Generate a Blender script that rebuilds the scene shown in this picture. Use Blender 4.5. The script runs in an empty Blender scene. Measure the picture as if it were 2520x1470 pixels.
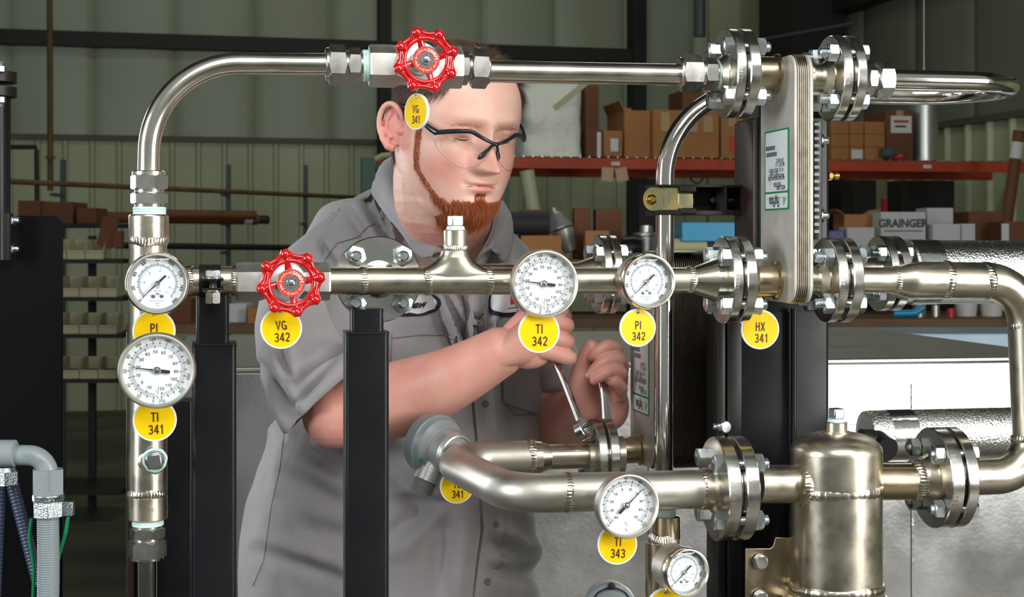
import bpy, bmesh, math, random
import numpy as np
from mathutils import Vector, Matrix, noise
PI = math.pi
random.seed(7)
SC = bpy.context.scene
COL = SC.collection
# ------------------------------------------------------------------ camera
F, CX, HY, EYE = 3800.0, 1260.0, 600.0, 1.47
cam = bpy.data.cameras.new('camera'); camo = bpy.data.objects.new('camera', cam); COL.objects.link(camo)
camo.location = (0, 0, EYE); camo.rotation_euler = (PI/2, 0, 0)
cam.sensor_width = 36.0; cam.lens = F/2520*36.0; cam.shift_y = -(735.0-HY)/2520
cam.clip_start = 0.05; cam.clip_end = 200
cam.dof.use_dof = True; cam.dof.focus_distance = 1.95; cam.dof.aperture_fstop = 16.0
SC.camera = camo
vs = SC.view_settings
vs.view_transform = 'Standard'; vs.look = 'None'; vs.gamma = 1.0; vs.use_curve_mapping = False; vs.exposure = 0.0
# ------------------------------------------------------------------ light
W = bpy.data.worlds.new('world'); SC.world = W; W.use_nodes = True
W.node_tree.nodes['Background'].inputs[0].default_value = (0.78, 0.84, 0.80, 1)
W.node_tree.nodes['Background'].inputs[1].default_value = 0.32
def area(name, loc, target, sx, sy, power, col=(1, 1, 1)):
    l = bpy.data.lights.new(name, 'AREA'); l.shape = 'RECTANGLE'; l.size = sx; l.size_y = sy; l.energy = power; l.color = col
    o = bpy.data.objects.new(name, l); COL.objects.link(o); o.location = loc
    o.rotation_euler = (Vector(target)-Vector(loc)).to_track_quat('-Z', 'Y').to_euler()
    return o
area('photo_softbox_right', (3.3, -0.45, 1.85), (0.3, 2.2, 1.35), 1.2, 2.0, 150, (1, 0.975, 0.94))
area('photo_softbox_left', (-2.3, 0.5, 1.75), (0.0, 2.0, 1.35), 0.6, 1.3, 40, (0.95, 0.98, 1.0))
area('photo_strip_left_rear', (-2.3, 3.6, 1.7), (-0.3, 2.1, 1.3), 0.5, 1.4, 26, (0.93, 0.97, 1.0))
area('front_fill_high', (0.75, -0.75, 3.3), (0.2, 2.1, 1.3), 2.6, 1.3, 76, (1, 0.98, 0.94))  # unseen front fill lamp, added to brighten forearm and hands
for _x, _y in ((-0.6, 9.0), (1.2, 8.5)):
    area('high_bay_lamp', (_x, _y, 6.0), (_x, _y+0.6, 0), 1.2, 0.5, 26, (0.93, 1.0, 0.84))
# ------------------------------------------------------------------ frames
def U(px, py, Y):
    return Vector(((px-CX)/F*Y, Y, EYE-(py-HY)/F*Y))
TA = 0.18
AX = Vector((1, TA, 0)).normalized()      # along the headers of the skid
DP = Vector((-TA, 1, 0)).normalized()     # depth of the skid
UP = Vector((0, 0, 1))
Q0 = Vector((0, 1.86, 0))
def R(px, py, off=0.0):
    d = Vector(((px-CX)/F, 1, -(py-HY)/F)); o = Vector((0, 0, EYE))
    t = (Q0+DP*off-o).dot(DP)/d.dot(DP)
    return o+d*t
def S(px, off=0.0):                       # metres per pixel of the skid at that column
    return R(px, 600, off).y/F
def frame(o, z, x=None, y=None):
    z = Vector(z).normalized()
    if x is not None:
        y = z.cross(Vector(x)).normalized(); x = y.cross(z)
    else:
        y = Vector(y) if y is not None else (UP if abs(z.z) < 0.95 else Vector((0, 1, 0)))
        x = y.cross(z).normalized(); y = z.cross(x)
    return Matrix(((x.x, y.x, z.x, o[0]), (x.y, y.y, z.y, o[1]), (x.z, y.z, z.z, o[2]), (0, 0, 0, 1)))
# ------------------------------------------------------------------ materials
MATS = {}
def mat(name, col, rough=0.5, metal=0.0, spec=0.5, nscale=None, nstr=0.0, bump=0.0, bscale=200.0, col2=None, cscale=6.0, rvar=0.0,
        coat=0.0, trans=0.0, sss=0.0, aniso=0.0, stretch=None, emit=None, sheen=0.0, alpha=None, clo=0.35, chi=0.65, bdist=0.002):
    m = bpy.data.materials.new(name); m.use_nodes = True; nt = m.node_tree; p = nt.nodes['Principled BSDF']
    p.inputs['Base Color'].default_value = (*col, 1); p.inputs['Roughness'].default_value = rough; p.inputs['Metallic'].default_value = metal
    p.inputs['Specular IOR Level'].default_value = spec; p.inputs['Coat Weight'].default_value = coat; p.inputs['Coat Roughness'].default_value = 0.06
    p.inputs['Transmission Weight'].default_value = trans
    if sss: p.inputs['Subsurface Weight'].default_value = sss; p.inputs['Subsurface Radius'].default_value = (0.012, 0.004, 0.002); p.inputs['Subsurface Scale'].default_value = 0.6
    if aniso: p.inputs['Anisotropic'].default_value = aniso
    if sheen: p.inputs['Sheen Weight'].default_value = sheen; p.inputs['Sheen Roughness'].default_value = 0.5
    if emit: p.inputs['Emission Color'].default_value = (*emit[:3], 1); p.inputs['Emission Strength'].default_value = emit[3]
    if alpha is not None: p.inputs['Alpha'].default_value = alpha
    if col2 or rvar or bump:
        tc = nt.nodes.new('ShaderNodeTexCoord'); mp = nt.nodes.new('ShaderNodeMapping'); nt.links.new(tc.outputs['Object'], mp.inputs[0])
        if stretch: mp.inputs['Scale'].default_value = stretch
    if col2 or rvar:
        n = nt.nodes.new('ShaderNodeTexNoise'); n.inputs['Scale'].default_value = cscale; n.inputs['Detail'].default_value = 5; nt.links.new(mp.outputs[0], n.inputs[0])
        mr = nt.nodes.new('ShaderNodeMapRange'); mr.inputs[1].default_value = clo; mr.inputs[2].default_value = chi; nt.links.new(n.outputs[0], mr.inputs[0])
        if col2:
            mx = nt.nodes.new('ShaderNodeMix'); mx.data_type = 'RGBA'; mx.inputs[6].default_value = (*col, 1); mx.inputs[7].default_value = (*col2, 1)
            nt.links.new(mr.outputs[0], mx.inputs[0]); nt.links.new(mx.outputs[2], p.inputs['Base Color'])
        if rvar:
            m2 = nt.nodes.new('ShaderNodeMapRange'); m2.inputs[3].default_value = rough; m2.inputs[4].default_value = rough+rvar
            nt.links.new(mr.outputs[0], m2.inputs[0]); nt.links.new(m2.outputs[0], p.inputs['Roughness'])
    if bump:
        n = nt.nodes.new('ShaderNodeTexNoise'); n.inputs['Scale'].default_value = bscale; n.inputs['Detail'].default_value = 3; nt.links.new(mp.outputs[0], n.inputs[0])
        b = nt.nodes.new('ShaderNodeBump'); b.inputs['Strength'].default_value = bump; b.inputs['Distance'].default_value = bdist
        nt.links.new(n.outputs[0], b.inputs['Height']); nt.links.new(b.outputs[0], p.inputs['Normal'])
    MATS[name] = m; return m
mat('steel_satin', (0.66, 0.61, 0.51), 0.24, 1, rvar=0.14, cscale=30, col2=(0.58, 0.53, 0.42), bump=0.03, bscale=1400)
mat('steel_matte', (0.66, 0.64, 0.58), 0.38, 1, rvar=0.12, cscale=25, col2=(0.58, 0.55, 0.49), bump=0.035, bscale=1400)
mat('steel_tube', (0.72, 0.68, 0.60), 0.17, 1, rvar=0.10, cscale=18, bump=0.012, bscale=700)
mat('steel_polished', (0.74, 0.71, 0.66), 0.09, 1, rvar=0.05, cscale=12)
mat('steel_flange', (0.74, 0.72, 0.67), 0.15, 1, rvar=0.12, cscale=20, bump=0.015, bscale=600)
mat('steel_face', (0.62, 0.61, 0.56), 0.16, 1, rvar=0.08, cscale=15)
mat('steel_tint', (0.60, 0.50, 0.34), 0.20, 1, rvar=0.12, cscale=30, col2=(0.50, 0.40, 0.26))
mat('weld', (0.68, 0.62, 0.52), 0.24, 1, bump=0.08, bscale=500)
mat('zinc', (0.62, 0.70, 0.74), 0.20, 1, rvar=0.15, cscale=60, bump=0.06, bscale=500)
mat('nut_steel', (0.62, 0.61, 0.58), 0.24, 1, rvar=0.10, cscale=50, bump=0.03, bscale=1500)
mat('valve_cast', (0.62, 0.61, 0.58), 0.42, 1, bump=0.06, bscale=1500, rvar=0.1, cscale=40)
mat('aluminium_sheet', (0.66, 0.66, 0.66), 0.22, 1, rvar=0.12, cscale=7, bump=0.08, bscale=120, aniso=0.5)
mat('duct_top', (0.60, 0.60, 0.56), 0.33, 1, col2=(0.46, 0.46, 0.41), cscale=3, stretch=(1, 9, 1), rvar=0.1)
mat('foil', (0.84, 0.85, 0.84), 0.16, 1, bump=0.55, bscale=340, bdist=0.003)
mat('foil_plain', (0.80, 0.81, 0.80), 0.18, 1, bump=0.3, bscale=60, bdist=0.003)
mat('hx_plate', (0.66, 0.66, 0.62), 0.42, 0.35, rvar=0.15, cscale=20, col2=(0.50, 0.48, 0.44), bump=0.1, bscale=40)
mat('hx_pack', (0.52, 0.47, 0.40), 0.28, 1, rvar=0.1, cscale=80)
mat('hx_pack_dark', (0.16, 0.135, 0.11), 0.34, 0.9, rvar=0.1, cscale=80)
mat('pale_green', (0.35, 0.55, 0.42), 0.4)
mat('red_enamel', (0.56, 0.003, 0.006), 0.16, 0, coat=1.0, bump=0.04, bscale=60)
mat('black_powder', (0.008, 0.009, 0.011), 0.26, 0, spec=0.26, rvar=0.14, cscale=9, bump=0.04, bscale=1200)
mat('black_steel', (0.012, 0.011, 0.010), 0.32, 0, spec=0.35, rvar=0.2, cscale=12)
mat('black_panel', (0.004, 0.004, 0.005), 0.5, 0, spec=0.08)
mat('brown_frame', (0.035, 0.018, 0.016), 0.4, 0)
mat('rubber_black', (0.01, 0.01, 0.01), 0.5)
mat('sealant', (0.52, 0.80, 0.74), 0.45, col2=(0.72, 0.88, 0.84), cscale=300, bump=0.4, bscale=500)
mat('dial_white', (0.82, 0.89, 0.92), 0.4)
mat('dial_grey', (0.35, 0.38, 0.40), 0.4)
mat('ink_black', (0.012, 0.010, 0.010), 0.5)
mat('ink_brown', (0.10, 0.028, 0.006), 0.5)
mat('ink_blue', (0.10, 0.30, 0.52), 0.5)
mat('tag_yellow', (0.92, 0.61, 0.0), 0.32, spec=0.4)
mat('tag_white', (0.85, 0.85, 0.83), 0.35)
mat('label_red', (0.75, 0.03, 0.01), 0.35)
mat('label_white', (0.82, 0.90, 0.93), 0.35)
mat('label_green', (0.0, 0.28, 0.09), 0.4)
mat('label_ink', (0.12, 0.14, 0.15), 0.5)
mat('yellow_zinc', (0.62, 0.56, 0.34), 0.22, 1, col2=(0.66, 0.50, 0.18), cscale=40, rvar=0.12)
mat('brass', (0.75, 0.50, 0.12), 0.2, 1)
mat('chrome', (0.70, 0.71, 0.73), 0.16, 1, rvar=0.06, cscale=40)
mat('cast_grey', (0.46, 0.47, 0.46), 0.36, 0.6, bump=0.15, bscale=500)
mat('paint_grey', (0.22, 0.25, 0.26), 0.30, 0.0, spec=0.6, bump=0.06, bscale=700)
mat('zinc_rough', (0.55, 0.63, 0.66), 0.28, 1, bump=0.7, bscale=500, bdist=0.001)
mat('conduit_grey', (0.24, 0.28, 0.30), 0.35)
mat('conduit_blue', (0.05, 0.07, 0.12), 0.35)
mat('wire_green', (0.0, 0.22, 0.08), 0.35)
mat('galvanised', (0.55, 0.57, 0.55), 0.35, 0.9, bump=0.2, bscale=60)
m_ = bpy.data.materials.new('gauge_glass'); m_.use_nodes = True; _n = m_.node_tree; _n.nodes.clear()
_o = _n.nodes.new('ShaderNodeOutputMaterial'); _t = _n.nodes.new('ShaderNodeBsdfTransparent'); _g = _n.nodes.new('ShaderNodeBsdfGlossy'); _g.inputs['Roughness'].default_value = 0.04
_w = _n.nodes.new('ShaderNodeLayerWeight'); _w.inputs[0].default_value = 0.25; _f = _n.nodes.new('ShaderNodeMapRange'); _f.inputs[3].default_value = 0.025; _f.inputs[4].default_value = 0.30; _p = _n.nodes.new('ShaderNodeMath'); _p.operation = 'POWER'; _p.inputs[1].default_value = 3.0; _n.links.new(_w.outputs['Facing'], _p.inputs[0]); _n.links.new(_p.outputs[0], _f.inputs[0]); _m = _n.nodes.new('ShaderNodeMixShader')
_n.links.new(_f.outputs[0], _m.inputs[0]); _n.links.new(_t.outputs[0], _m.inputs[1]); _n.links.new(_g.outputs[0], _m.inputs[2]); _n.links.new(_m.outputs[0], _o.inputs[0])
MATS['gauge_glass'] = m_
# ------------------------------------------------------------------ mesh builder
class MB:
    def __init__(s): s.v = []; s.f = []; s.m = []; s.k = 0
    def add(s, vs, fs):
        b = len(s.v); s.v += [Vector(p) for p in vs]
        for f in fs: s.f.append([b+i for i in f]); s.m.append(s.k)
        return s
    def loft(s, rings, cap0=True, cap1=True, closed=False, wrap=True):
        n = len(rings[0]); vs = [p for r in rings for p in r]; fs = []
        L = len(rings)
        for i in range(L if closed else L-1):
            a, b = i*n, ((i+1) % L)*n
            for j in range(n if wrap else n-1):
                k = (j+1) % n; fs.append((a+j, a+k, b+k, b+j))
        if not closed:
            if cap0: fs.append(tuple(range(n-1, -1, -1)))
            if cap1: fs.append(tuple((L-1)*n+j for j in range(n)))
        return s.add(vs, fs)
    def lathe(s, o, ax, prof, seg=40, cap0=True, cap1=True, x=None, rfun=None):
        M = frame(o, ax, x); rings = []; q = [prof[0]]
        for (t0, r0), (t1, r1) in zip(prof, prof[1:]):          # support loops keep long flat bands shading flat
            d = math.hypot(t1-t0, r1-r0)
            if d > 0.006: k = 0.0006/d; q += [(t0+(t1-t0)*k, r0+(r1-r0)*k), (t1+(t0-t1)*k, r1+(r0-r1)*k)]
            q.append((t1, r1))
        prof = q
        for t, r in prof:
            rings.append([M @ Vector((r*math.cos(2*PI*j/seg)*(rfun(2*PI*j/seg) if rfun else 1), r*math.sin(2*PI*j/seg)*(rfun(2*PI*j/seg) if rfun else 1), t)) for j in range(seg)])
        return s.loft(rings, cap0, cap1)
    def tube(s, pts, r, seg=24, cap=True, closed=False, sx=1.0, up=None):
        pts = [Vector(p) for p in pts]; n = len(pts); rr = r if isinstance(r, (list, tuple)) else [r]*n
        T = []
        for i in range(n):
            a = pts[i-1] if (i > 0 or closed) else pts[i]; b = pts[(i+1) % n] if (i < n-1 or closed) else pts[i]
            T.append((b-a).normalized())
        x = (up.cross(T[0]) if up is not None else T[0].orthogonal()).normalized(); rings = []
        for i in range(n):
            x = (x-T[i]*x.dot(T[i])).normalized(); y = T[i].cross(x)
            rings.append([pts[i]+(x*math.cos(2*PI*j/seg)*sx+y*math.sin(2*PI*j/seg))*rr[i] for j in range(seg)])
        return s.loft(rings, cap, cap, closed)
    def nut(s, o, ax, h, a, x=None, ch0=True, ch1=True, hole=0.0):
        M = frame(o, ax, x); seg = 48; rings = []
        def rh(t): return a/math.cos(((t+PI/6) % (PI/3))-PI/6)
        def ring(k): return [M @ Vector(k(2*PI*j/seg)) for j in range(seg)]
        c = 0.577
        rings.append(ring(lambda t: (max(a*0.93, 1e-5)*math.cos(t), a*0.93*math.sin(t), 0.0)))
        if ch0: rings.append(ring(lambda t: (rh(t)*math.cos(t), rh(t)*math.sin(t), (rh(t)-a)*c+0.0005)))
        else: rings.append(ring(lambda t: (rh(t)*math.cos(t), rh(t)*math.sin(t), 0.0)))
        if ch1: rings.append(ring(lambda t: (rh(t)*math.cos(t), rh(t)*math.sin(t), h-(rh(t)-a)*c-0.0005)))
        else: rings.append(ring(lambda t: (rh(t)*math.cos(t), rh(t)*math.sin(t), h)))
        rings.append(ring(lambda t: (a*0.93*math.cos(t), a*0.93*math.sin(t), h)))
        return s.loft(rings)
    def thread(s, o, ax, h, r, pitch=0.0018, seg=20):
        pr = []; n = max(2, int(h/pitch))
        for i in range(n):
            pr += [(i*h/n, r*0.87), ((i+0.5)*h/n, r)]
        pr += [(h, r*0.87), (h+r*0.15, r*0.7)]
        return s.lathe(o, ax, pr, seg)
    def box(s, c, sx, sy, sz, M=None):
        c = Vector(c); X, Y, Z = (M.col[0].xyz, M.col[1].xyz, M.col[2].xyz) if M is not None else (Vector((1, 0, 0)), Vector((0, 1, 0)), UP)
        vs = [c+X*(sx/2*i)+Y*(sy/2*j)+Z*(sz/2*k) for i in (-1, 1) for j in (-1, 1) for k in (-1, 1)]
        return s.add(vs, [(0, 1, 3, 2), (4, 6, 7, 5), (0, 4, 5, 1), (2, 3, 7, 6), (0, 2, 6, 4), (1, 5, 7, 3)])
    def sphere(s, c, r, seg=24, rings=14, sc=(1, 1, 1), M=None):
        R_ = []
        for i in range(rings+1):
            t = PI*i/rings; rr = max(math.sin(t), 1e-4)
            ps = [Vector((rr*math.cos(2*PI*j/seg)*sc[0]*r, rr*math.sin(2*PI*j/seg)*sc[1]*r, -math.cos(t)*sc[2]*r)) for j in range(seg)]
            R_.append([Vector(c)+(M.to_3x3() @ p if M is not None else p) for p in ps])
        return s.loft(R_)
    def torus(s, o, ax, r, w, seg=64, ws=12, arc=2*PI, a0=0.0, sq=1.0):
        M = frame(o, ax); rings = []
        cl = abs(arc-2*PI) < 1e-6
        for i in range(seg if cl else seg+1):
            t = a0+arc*i/seg
            rings.append([M @ Vector(((r+w*math.cos(2*PI*j/ws))*math.cos(t), (r+w*math.cos(2*PI*j/ws))*math.sin(t), w*sq*math.sin(2*PI*j/ws))) for j in range(ws)])
        return s.loft(rings, closed=cl)
    def bead(s, o, ax, r, w=0.0035, h=0.0016, n=34, seed=0):
        M = frame(o, ax); rg = random.Random(seed); rings = []; N = n*6; ph = rg.random()*6
        for i in range(N):
            t = 2*PI*i/N; k = (i % 6)/6.0
            lump = 0.60*h*(0.80+0.28*abs(math.sin(PI*k)))*(1+0.25*math.sin(3*t+ph)); ww = w*(1+0.15*math.sin(5*t+ph*2)); sh = w*0.18*math.sin(2*t+ph)
            sk = 0.0012*k
            rings.append([M @ Vector(((r-h*0.5+lump*1.5*math.cos(a))*math.cos(t+sk*math.sin(a)*40*0.2), (r-h*0.5+lump*1.5*math.cos(a))*math.sin(t+sk*math.sin(a)*40*0.2), sh+ww*math.sin(a))) for a in [2*PI*j/10 for j in range(10)]])
        return s.loft(rings, closed=True)
    def prism(s, pts2, o, M, h):              # polygon in M's xy plane, thickness h along M's z
        n = len(pts2); O = Vector(o)
        a = [O+M.to_3x3() @ Vector((p[0], p[1], 0)) for p in pts2]; b = [O+M.to_3x3() @ Vector((p[0], p[1], h)) for p in pts2]
        return s.add(a+b, [tuple(range(n-1, -1, -1)), tuple(range(n, 2*n))]+[(i, (i+1) % n, n+(i+1) % n, n+i) for i in range(n)])
    def quad(s, a, b, c, d): return s.add([a, b, c, d], [(0, 1, 2, 3)])
    def xf(s, M):
        s.v = [M @ p for p in s.v]; return s
    def join(s, o, M=None):
        b = len(s.v); s.v += [(M @ p if M is not None else p.copy()) for p in o.v]
        for f in o.f: s.f.append([b+i for i in f]); s.m.append(s.k)
        return s
def rrect(w, h, r, n=6):
    out = []
    for cx, cy, a0 in ((w/2-r, h/2-r, 0), (-w/2+r, h/2-r, PI/2), (-w/2+r, -h/2+r, PI), (w/2-r, -h/2+r, 1.5*PI)):
        for i in range(n+1): a = a0+PI/2*i/n; out.append((cx+r*math.cos(a), cy+r*math.sin(a)))
    return out
def fillet(pts, rad, n=14):
    pts = [Vector(p) for p in pts]; out = [pts[0]]
    rr = rad if isinstance(rad, (list, tuple)) else [rad]*(len(pts)-2)
    for i in range(1, len(pts)-1):
        a = (pts[i-1]-pts[i]).normalized(); b = (pts[i+1]-pts[i]).normalized(); th = a.angle(b); r = rr[i-1]
        d = r/math.tan(th/2); c = pts[i]+(a+b).normalized()*(r/math.sin(th/2))
        s0 = pts[i]+a*d-c; s1 = pts[i]+b*d-c; tot = s0.angle(s1); k = s0.cross(s1).normalized()
        for j in range(n+1):
            out.append(c+Matrix.Rotation(tot*j/n, 3, k) @ s0)
    out.append(pts[-1]); return out
PM = {}
def thing(name, label, cat, loc=(0, 0, 0), group=None, M=None, kind=None):
    o = bpy.data.objects.new(name, None); COL.objects.link(o); o.empty_display_size = 0.05
    if M is None: M = Matrix.Translation(Vector(loc))
    o.matrix_world = M; PM[o.name] = M
    o['label'] = label; o['category'] = cat
    if group: o['group'] = group
    if kind: o['kind'] = kind
    return o
def tomesh(name, mb, mats, inv=None, flat=False, ang=35):
    me = bpy.data.meshes.new(name); vs = [tuple(inv @ p) for p in mb.v] if inv is not None else [tuple(p) for p in mb.v]
    me.from_pydata(vs, [], mb.f)
    for m in mats: me.materials.append(MATS[m] if isinstance(m, str) else m)
    if len(mats) > 1: me.polygons.foreach_set('material_index', mb.m)
    bm = bmesh.new(); bm.from_mesh(me); bmesh.ops.recalc_face_normals(bm, faces=bm.faces); bm.to_mesh(me); bm.free()
    if not flat:
        me.polygons.foreach_set('use_smooth', [True]*len(me.polygons)); me.set_sharp_from_angle(angle=math.radians(ang))
    me.update(); return me
def part(name, mb, mats, parent, label=None, bev=0.0, local=False, flat=False, kind=None, ang=35, solid=0):
    if not isinstance(mats, (list, tuple)): mats = [mats]
    root = parent
    Mw = PM[parent.name]
    me = tomesh(name, mb, mats, None if local else Mw.inverted(), flat, ang)
    o = bpy.data.objects.new(name, me); COL.objects.link(o); o.parent = parent; PM[o.name] = Mw
    if label: o['label'] = label
    if kind: o['kind'] = kind
    if bev:
        b = o.modifiers.new('bevel', 'BEVEL'); b.width = bev; b.segments = 2; b.limit_method = 'ANGLE'; b.angle_limit = math.radians(40); b.harden_normals = False
    return o
def single(name, mb, mats, label, cat, loc=None, group=None, bev=0.0, kind=None, flat=False, ang=35):
    if not isinstance(mats, (list, tuple)): mats = [mats]
    if loc is None:
        loc = Vector((sum(p.x for p in mb.v), sum(p.y for p in mb.v), 0))/len(mb.v); loc.z = min(p.z for p in mb.v)
    M = Matrix.Translation(Vector(loc)); me = tomesh(name, mb, mats, M.inverted(), flat, ang)
    o = bpy.data.objects.new(name, me); COL.objects.link(o); o.location = loc; PM[o.name] = M
    o['label'] = label; o['category'] = cat
    if group: o['group'] = group
    if kind: o['kind'] = kind
    if bev:
        b = o.modifiers.new('bevel', 'BEVEL'); b.width = bev; b.segments = 2; b.limit_method = 'ANGLE'; b.angle_limit = math.radians(40)
    return o
def struct(name, mb, mats, label=None, flat=True, bev=0.0):
    if not isinstance(mats, (list, tuple)): mats = [mats]
    me = tomesh(name, mb, mats, None, flat); o = bpy.data.objects.new(name, me); COL.objects.link(o); o['kind'] = 'structure'
    if label: o['label'] = label
    PM[o.name] = Matrix.Identity(4)
    return o
def copy_tree(o, parent=None):
    c = o.copy(); COL.objects.link(c)
    if parent is not None: c.parent = parent
    for ch in [q for q in o.children]: copy_tree(ch, c)
    return c
_TC = {}
def _arc(cx, cy, rx, ry, a0, a1, n=12): return [(cx+rx*math.cos(math.radians(a0+(a1-a0)*i/n)), cy+ry*math.sin(math.radians(a0+(a1-a0)*i/n))) for i in range(n+1)]
GL = {'0': (.56, [_arc(.28, .5, .205, .43, 90, 450, 26)]), '1': (.44, [[(.07, .74), (.19, .785), (.27, .90), (.27, .97)], [(.27, 1.0), (.27, 0)]]),
 '2': (.56, [_arc(.28, .70, .205, .235, 170, -25, 14)+[(.085, .075)], [(.04, .07), (.52, .07)]]), '3': (.56, [_arc(.27, .715, .195, .22, 160, -90, 14), _arc(.27, .285, .215, .22, 90, -160, 14), [(.20, .50), (.28, .50)]]),
 '4': (.58, [[(.40, 0), (.40, 1.0)], [(.37, .96), (.06, .33)], [(.02, .29), (.56, .29)]]), '5': (.56, [[(.49, .93), (.15, .93), (.11, .50)]+_arc(.27, .32, .215, .255, 130, -155, 14)]),
 '6': (.56, [_arc(.28, .31, .205, .24, 90, 450, 20), _arc(.28, .5, .205, .43, 35, 195, 12)]), '7': (.56, [[(.04, .93), (.50, .93), (.20, 0)]]), '8': (.56, [_arc(.28, .725, .18, .205, 90, 450, 18), _arc(.28, .285, .21, .215, 90, 450, 18)]),
 '9': (.56, [_arc(.28, .69, .205, .24, 90, 450, 20), _arc(.28, .5, .205, .43, 215, 375, 12)]), 'V': (.60, [[(.04, 1), (.30, .02), (.56, 1)]]), 'G': (.66, [_arc(.33, .5, .26, .43, 48, 322, 18), [(.585, 0), (.585, .44)], [(.36, .44), (.62, .44)]]),
 'T': (.58, [[(.0, .93), (.58, .93)], [(.29, .93), (.29, 0)]]), 'I': (.20, [[(.10, 0), (.10, 1)]]), 'P': (.58, [[(.09, 0), (.09, 1)], [(.09, .93), (.30, .93)]+_arc(.30, .70, .20, .23, 90, -90, 10)+[(.09, .47)]]),
 'H': (.60, [[(.09, 0), (.09, 1)], [(.51, 0), (.51, 1)], [(.09, .52), (.51, .52)]]), 'X': (.58, [[(.05, 1), (.53, 0)], [(.53, 1), (.05, 0)]]), 'E': (.54, [[(.09, 0), (.09, 1)], [(.09, .93), (.52, .93)], [(.09, .52), (.48, .52)], [(.09, .07), (.52, .07)]]),
 'F': (.52, [[(.09, 0), (.09, 1)], [(.09, .93), (.50, .93)], [(.09, .50), (.45, .50)]]), 'C': (.62, [_arc(.33, .5, .25, .43, 45, 315, 18)]), '-': (.32, [[(.02, .42), (.30, .42)]])}
def stroke_text(s, w):
    vs, fs, x = [], [], 0.0
    for ch in s:
        wd, lines = GL[ch]
        for P in lines:
            P = [Vector((p[0]+x, p[1], 0)) for p in P]; n = len(P); cl = (P[0]-P[-1]).length < 1e-4; b = len(vs)
            for i in range(n):
                a = P[i-1] if i > 0 else (P[-2] if cl else P[0]); c = P[i+1] if i < n-1 else (P[1] if cl else P[-1])
                d0 = (P[i]-a).normalized() if (P[i]-a).length > 1e-6 else (c-P[i]).normalized(); d1 = (c-P[i]).normalized() if (c-P[i]).length > 1e-6 else d0
                m = (d0+d1).normalized(); k = w/2/max(0.5, m.dot(d0)); nn = Vector((-m.y, m.x, 0)); vs += [P[i]+nn*k, P[i]-nn*k]
            fs += [(b+2*i, b+2*i+1, b+2*i+3, b+2*i+2) for i in range(n-1)]
        x += wd+0.12
    return vs, fs
_CAP = [0.70]
def text(s, size, xs=0.8, off=0.0, shear=0.0, ext=0.0):
    """text mesh centred on the origin in xy, cap height = size"""
    if s and all(ch in GL for ch in s) and not shear:
        vs, fs = stroke_text(s, 0.115+off*2.6); mb = MB(); x1 = max(v.x for v in vs); x0 = min(v.x for v in vs); q = size*min(1.12, xs/0.76)
        return mb.add([Vector(((v.x-(x0+x1)/2)*q, (v.y-0.5)*size, 0)) for v in vs], fs)
    k = (s, round(off, 4), shear)
    if k not in _TC:
        cu = bpy.data.curves.new('t', 'FONT'); cu.body = s; cu.size = 1.0; cu.offset = off*_CAP[0]/0.70
        cu.shear = shear; cu.resolution_u = 3
        o = bpy.data.objects.new('t', cu); COL.objects.link(o)
        dg = bpy.context.evaluated_depsgraph_get(); me = bpy.data.meshes.new_from_object(o.evaluated_get(dg))
        vs = [v.co.copy() for v in me.vertices]; fs = [list(p.vertices) for p in me.polygons]
        bpy.data.objects.remove(o); bpy.data.curves.remove(cu); bpy.data.meshes.remove(me)
        _TC[k] = (vs, fs)
    vs, fs = _TC[k]; mb = MB()
    if not vs: return mb
    x0 = min(v.x for v in vs); x1 = max(v.x for v in vs); sc = size/_CAP[0]
    mb.add([Vector(((v.x-(x0+x1)/2)*sc*xs, (v.y-_CAP[0]/2)*sc, 0)) for v in vs], fs)
    return mb
def put(mb, t, x, y, z=0.0, rot=0.0):
    return mb.join(t, Matrix.Translation((x, y, z)) @ Matrix.Rotation(rot, 4, 'Z'))
# ------------------------------------------------------------------ builders of the skid's fittings
def cw(r, deg): a = math.radians(90-deg); return (r*math.cos(a), r*math.sin(a))
def ticks(mb, r0, r1, w, deg, z=0.0):
    a = math.radians(90-deg); c, s = math.cos(a), math.sin(a)
    mb.add([(r0*c-w/2*s*-1, r0*s-w/2*c, z), (r0*c-w/2*s, r0*s+w/2*c, z), (r1*c-w/2*s, r1*s+w/2*c, z), (r1*c+w/2*s, r1*s-w/2*c, z)], [(0, 1, 2, 3)])
def ringflat(mb, r0, r1, a0=0, a1=360, n=96, z=0.0):
    for i in range(n):
        t0 = math.radians(90-(a0+(a1-a0)*i/n)); t1 = math.radians(90-(a0+(a1-a0)*(i+1)/n))
        mb.add([(r0*math.cos(t0), r0*math.sin(t0), z), (r1*math.cos(t0), r1*math.sin(t0), z), (r1*math.cos(t1), r1*math.sin(t1), z), (r0*math.cos(t1), r0*math.sin(t1), z)], [(0, 1, 2, 3)])
def needle(mb, deg, L, tail, w0, wt, z, tw):
    pts = [(-w0*0.10, L), (w0*0.10, L), (w0*0.5, 0.0), (tw*0.5, -tail*0.35), (tw*0.5, -tail), (-tw*0.5, -tail), (-tw*0.5, -tail*0.35), (-w0*0.5, 0.0)]
    M = Matrix.Rotation(-math.radians(deg), 4, 'Z') @ Matrix.Translation((0, 0, z))
    mb.prism(pts, M @ Vector((0, 0, 0)), M, wt)
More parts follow.
